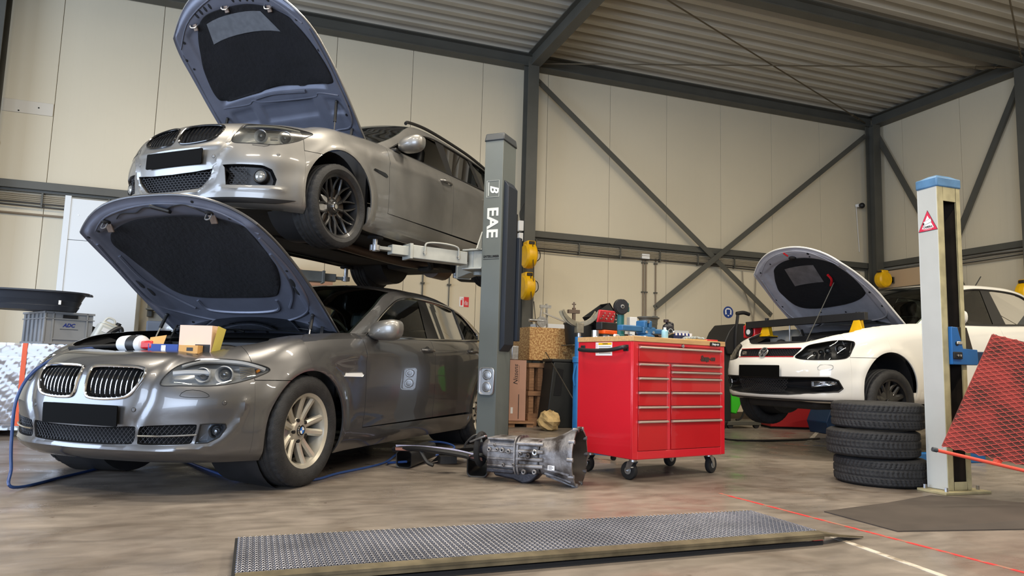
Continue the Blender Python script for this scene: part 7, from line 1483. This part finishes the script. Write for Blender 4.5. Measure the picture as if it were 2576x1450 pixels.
t = thing('long_carton', 'tall brown carton with dark sideways lettering leaning beside the grey lift column', 'box', (3.05, 9.0, 0), -.15); b_ = MB().b2((0, 0, .075), (.36, .22, .87)).build('carton', M['cardpink'], t, bev=.002)
text('Nissens', .085, M['black'], 'carton_lettering', b_, Matrix(((0, -1, 0, .22), (0, 0, -1, -.001), (1, 0, 0, .68), (0, 0, 0, 1))), .0006, shear=.25); MB().b2((.262, -.0015, .58), (.265, -.0005, .80)).build('lettering_rule', M['black'], b_, smooth=False); MB().b2((.16, -.0015, .17), (.19, -.0005, .25)).build('white_tag', M['paper'], b_, smooth=False); MB().b2((.26, -.0015, .10), (.27, -.0005, .42)).build('small_print', M['lettdark'], b_, smooth=False)
t = thing('brown_pallet', 'low wooden pallet under the long brown carton', 'pallet', (2.9, 8.9, 0), -.1); MB().b2((0, 0, .045), (.60, .7, .07)).build('pallet_deck', M['wood'], t)
for x in (0, .25, .50): MB().b2((x, .02, 0), (x+.09, .68, .045)).build('pallet_block', M['wood'], t)
t = thing('black_cover', 'tall black tapered plastic housing standing left of the round black drum', 'housing', (3.66, 8.75, 0), .05); MB().prism([(-.04, 0), (.38, 0), (.38, .86), (.06, .86)], (0, .30, 0)).b2((.03, -.01, .86), (.40, .31, .90)).build('housing_body', M['blackgrey'], t, bev=.01); MB().prism([(.06, .42), (.17, .42), (.20, .76), (.11, .78)], (0, -.004, 0), (0, -.001, 0)).build('opening', M['dark'], t)
t = thing('oil_drum', 'round black drum with an oval white logo beside the blue jack', 'drum', (4.18, 8.65, 0)); MB().lathe([(0, .0), (.21, 0), (.22, .02), (.21, .30), (.22, .31), (.21, .60), (.225, .90), (.21, .91), (0, .91)], 36).build('drum_body', M['blackgrey'], t); MB().tube([(-.12, -.15, .90), (-.20, -.16, .98), (-.16, -.2, .90)], .014, 6).build('red_hook', M['red'], t)
lg = bpy.data.objects.new('drum_logo', None); COL.objects.link(lg); lg.parent = t; lg.matrix_local = frame((-.075, -.2065, .70), (1, -.36, 0), (-.36, -1, 0)); 
MB().prism([(.105*cos(a), .062*sin(a)) for a in np.linspace(0, 2*pi, 36, endpoint=False)], (0, 0, .008), u=(1, 0, 0), v=(0, 1, 0)).build('logo_oval', M['white'], lg, smooth=False); MB().ring([(.092*cos(a), .050*sin(a), .0085) for a in np.linspace(0, 2*pi, 36, endpoint=False)], .003, 4, closed=True).build('logo_line', M['black'], lg); text('MPM', .062, M['black'], 'logo_letters', lg, Matrix.Translation((0, .002, .0085)), .0006, bold=.002)
t = thing('crumpled_paper', 'crumpled brown paper lying on the floor below the black housing', 'paper', (3.50, 8.35, 0)); random.seed(7)
def crum(cx, cy, cz, r, sx, sz, sd, nm, par):
    rd = random.Random(sd); P = []
    for i in range(9):
        for j in range(12):
            th_ = pi*i/8; ph = 2*pi*j/12; k = r*(1+.35*(rd.random()-.5)); P.append((cx+k*sin(th_)*cos(ph)*sx, cy+k*sin(th_)*sin(ph), max(.0, cz+k*cos(th_)*sz)))
    MB().add(P, [(i*12+j, i*12+(j+1) % 12, (i+1)*12+(j+1) % 12, (i+1)*12+j) for i in range(8) for j in range(12)]).build(nm, M['kraft'], par, smooth=False)
crum(0, 0, .12, .13, 1.05, .95, 3, 'paper_body', t)
t = thing('crumpled_paper', 'crumpled brown paper stuffed against the black drum', 'paper', (4.12, 8.30, .42)); crum(0, 0, .08, .12, 1, .9, 9, 'paper_body', t)
t = thing('red_pattern_box', 'red and white patterned box open at the top behind the blue jack', 'box', (4.10, 8.15, .18)); b_ = MB().b2((-.08, -.1, 0), (.22, .1, .22)).build('carton', M['redwhite'], t, bev=.002); MB().add([(-.08, -.1, .22), (.22, -.1, .22), (.20, -.02, .30), (-.04, -.02, .26)], [(0, 1, 2, 3)]).build('flap', M['yellowcard'], t, smooth=False)
tyre_o = tyre_mesh(.31, .18, .20, 'road', 96).xf(Zm).build('tyre', M['rubber'], None, ang=50); tyre_o.location = (4.18, 8.10, .09); tag(tyre_o, 'black tyre lying flat under the red patterned box', 'tyre')
for nm, lab, x, y, z, r, h, mt in (('black_bucket', 'round black bucket standing left of the tilted black bin', 4.16, 8.95, 1.101, .20, .30, 'blackgrey'), ('black_bucket', 'wide black bucket right of the blue jack head', 4.60, 8.9, 1.101, .22, .25, 'blackgrey')):
    t = thing(nm, lab, 'bucket', (x, y, z)); MB().lathe([(0, 0), (r*.85, 0), (r*.9, .03), (r, h*.92), (r*1.06, h*.93), (r*1.06, h), (r*.98, h), (r*.85, .03), (0, .02)], 36).build('bucket_body', M[mt], t)
t = thing('bench_cabinet', 'dark bench cabinet carrying the black buckets behind the tool chest', 'cabinet', (3.95, 8.62, 0)); MB().b2((.52, .0, 0), (2.2, .60, 1.08)).build('cabinet_body', M['blackgrey'], t); MB().b2((.0, .05, 1.085), (2.2, .44, 1.10)).build('cabinet_top', M['steel_dark'], t)
t = thing('tilted_bin', 'black open bin tilted on its side above the buckets', 'bin', M=Matrix.Translation((4.52, 8.85, 1.375)) @ Matrix.Rotation(-.62, 4, 'Y')); MB().b2((-.17, -.14, 0), (-.155, .14, .26)).b2((.155, -.14, 0), (.17, .14, .26)).b2((-.17, -.14, 0), (.17, -.125, .26)).b2((-.17, .125, 0), (.17, .14, .26)).b2((-.17, -.14, -.01), (.17, .14, .0)).build('bin_body', M['blackgrey'], t)
t = thing('clamp_tool', 'small brass coloured clamp standing behind the tilted black bin', 'clamp', (4.22, 9.25, 1.12)); MB().b2((-.02, -.02, 0), (.02, .02, .52)).b2((-.09, -.03, .44), (.08, .03, .49)).build('clamp_frame', M['rusty'], t); MB().cyl((0, 0, .49), (0, 0, .60), .012, 8).cyl((-.03, 0, .57), (.03, 0, .57), .008, 8).build('clamp_screw', M['rusty'], t)
t = thing('white_tin', 'white and grey tin standing behind the vice on the far bench', 'tin', (4.93, 8.85, 1.10)); MB().b2((-.05, -.04, 0), (.05, .04, .24)).b2((-.06, -.05, .24), (.06, .05, .42)).build('tin_body', M['white'], t, bev=.01)
# blue transmission jack
t = thing('transmission_jack', 'tall blue transmission jack with a forked grey saddle left of the tool chest', 'jack', (2.70, 5.80, 0))
MB().cyl((0, 0, .06), (0, 0, .86), .046, 24).build('outer_tube', M['jackblue'], t); MB().cyl((0, 0, .82), (0, 0, 1.05), .036, 24).build('inner_tube', M['jackblue'], t); MB().lathe([(.046, .82), (.054, .825), (.054, .87), (.046, .875)], 24).build('collar', M['jackblue'], t); MB().cyl((0, 0, 1.04), (0, 0, 1.09), .018, 14).build('piston', M['alu'], t)
MB().b2((-.032, -.032, 1.085), (.032, .032, 1.175)).build('saddle_block', M['saddle'], t, bev=.004)
for a in (.35, 2.79):
    d = Vector((cos(a-.2), sin(a-.2), 0)); ns = Vector((-d.y, d.x, 0)); out_ = [(.195*cos(b), 1.335+.195*sin(b)) for b in np.linspace(pi*1.10, pi*1.90, 22)]+[(.185*cos(b), 1.372+.185*sin(b)) for b in np.linspace(pi*1.86, pi*1.14, 18)]
    MB().prism(out_, ns*.016, ns*-.008+Vector((0, 0, 0)), d, (0, 0, 1)).build('saddle_fork', M['saddle'], t, bev=.003)
for k in range(4):
    a = pi/4+k*pi/2; MB().bar((.03*cos(a), .03*sin(a), .07), (.34*cos(a), .34*sin(a), .06), .05, .05).build('leg', M['jackblue'], t); c = Vector((.33*cos(a), .33*sin(a), .022)); MB().cyl(c-Vector((0, .012, 0)), c+Vector((0, .012, 0)), .022, 14).build('castor_wheel', M['blackmat'], t)
MB().tube([(.03, -.03, .84), (.05, -.05, .80), (.06, -.06, .6), (.05, -.05, .45)], .006, 6).build('release_rod', M['zinc'], t)
MB().tube([(-.04, -.03, .80), (-.06, -.03, .70), (-.05, -.03, .62)], .008, 6).build('pump_lever', M['jackblue'], t)
# oil drainer right of the tool chest
t = thing('oil_drainer', 'black wide funnel oil drainer with a green tank standing right of the tool chest', 'oil drainer', (6.62, 8.9, 0))
MB().prism([(-.30, 1.22), (-.22, 1.38), (-.12, 1.49), (.02, 1.50), (.44, 1.46), (.31, 1.36), (.21, 1.20), (.17, 1.05), (-.25, 1.05)], (0, .5, 0), (0, -.25, 0)).build('funnel_body', M['black'], t, bev=.012); MB().tube([(-.12, -.26, .95), (-.12, -.26, 1.3), (-.08, -.26, 1.62)], .022, 8).build('stem', M['black'], t); MB().tube([(-.10, -.26, 1.64), (.02, -.26, 1.66), (.12, -.26, 1.64)], .028, 8).build('tap_lever', M['black'], t)
MB().b2((-.30, -.2, .10), (-.16, .2, 1.10)).build('mast_cover', M['blackgrey'], t, bev=.01); MB().prism([(-.16, .22), (-.08, .20), (.04, .42), (.07, .60), (.07, .74), (-.04, .92), (-.16, .96)], (0, .40, 0), (0, -.22, 0)).build('green_tank', M['green'], t, bev=.015); MB().b2((-.16, -.225, .585), (.08, .19, .60)).build('tank_band', M['black'], t)
MB().tube([(.07, -.23, .60), (.085, -.23, .40), (.0, -.23, .16), (-.10, -.23, .12)], .014, 6).build('tank_hoop', M['black'], t); MB().b2((-.28, -.25, .045), (.32, .25, .10)).build('base_frame', M['steel_dark'], t, bev=.006)
for x in (-.2, .25): MB().cyl((x, -.24, .045), (x, -.20, .045), .045, 18).build('castor_wheel', M['blackmat'], t)
# under the hatchback
t = thing('red_steel_box', 'red steel box standing on the floor under the white hatchback', 'box', (7.08, 8.62, 0), -.35); MB().b2((0, 0, .03), (.95, .5, .36)).build('box_body', M['reddark'], t, bev=.008); MB().b2((.02, .02, 0), (.93, .48, .03)).build('box_base', M['dark'], t)
t = thing('blue_cover', 'dark blue sloping lift cover on the floor under the white hatchback', 'cover', (7.25, 7.72, 0), -.15); MB().prism([(0, .16), (.12, .44), (.75, .44), (.80, .05), (.05, .0)], (0, .45, 0)).build('cover_body', M['bluedark'], t, bev=.01)
gm = thing('grey_case', 'small pale grey case leaning behind the strand board crate', 'case', (3.22, 9.02, .872)); MB().b2((0, 0, 0), (.10, .08, .19)).build('case_body', M['zinc'], gm, bev=.01)
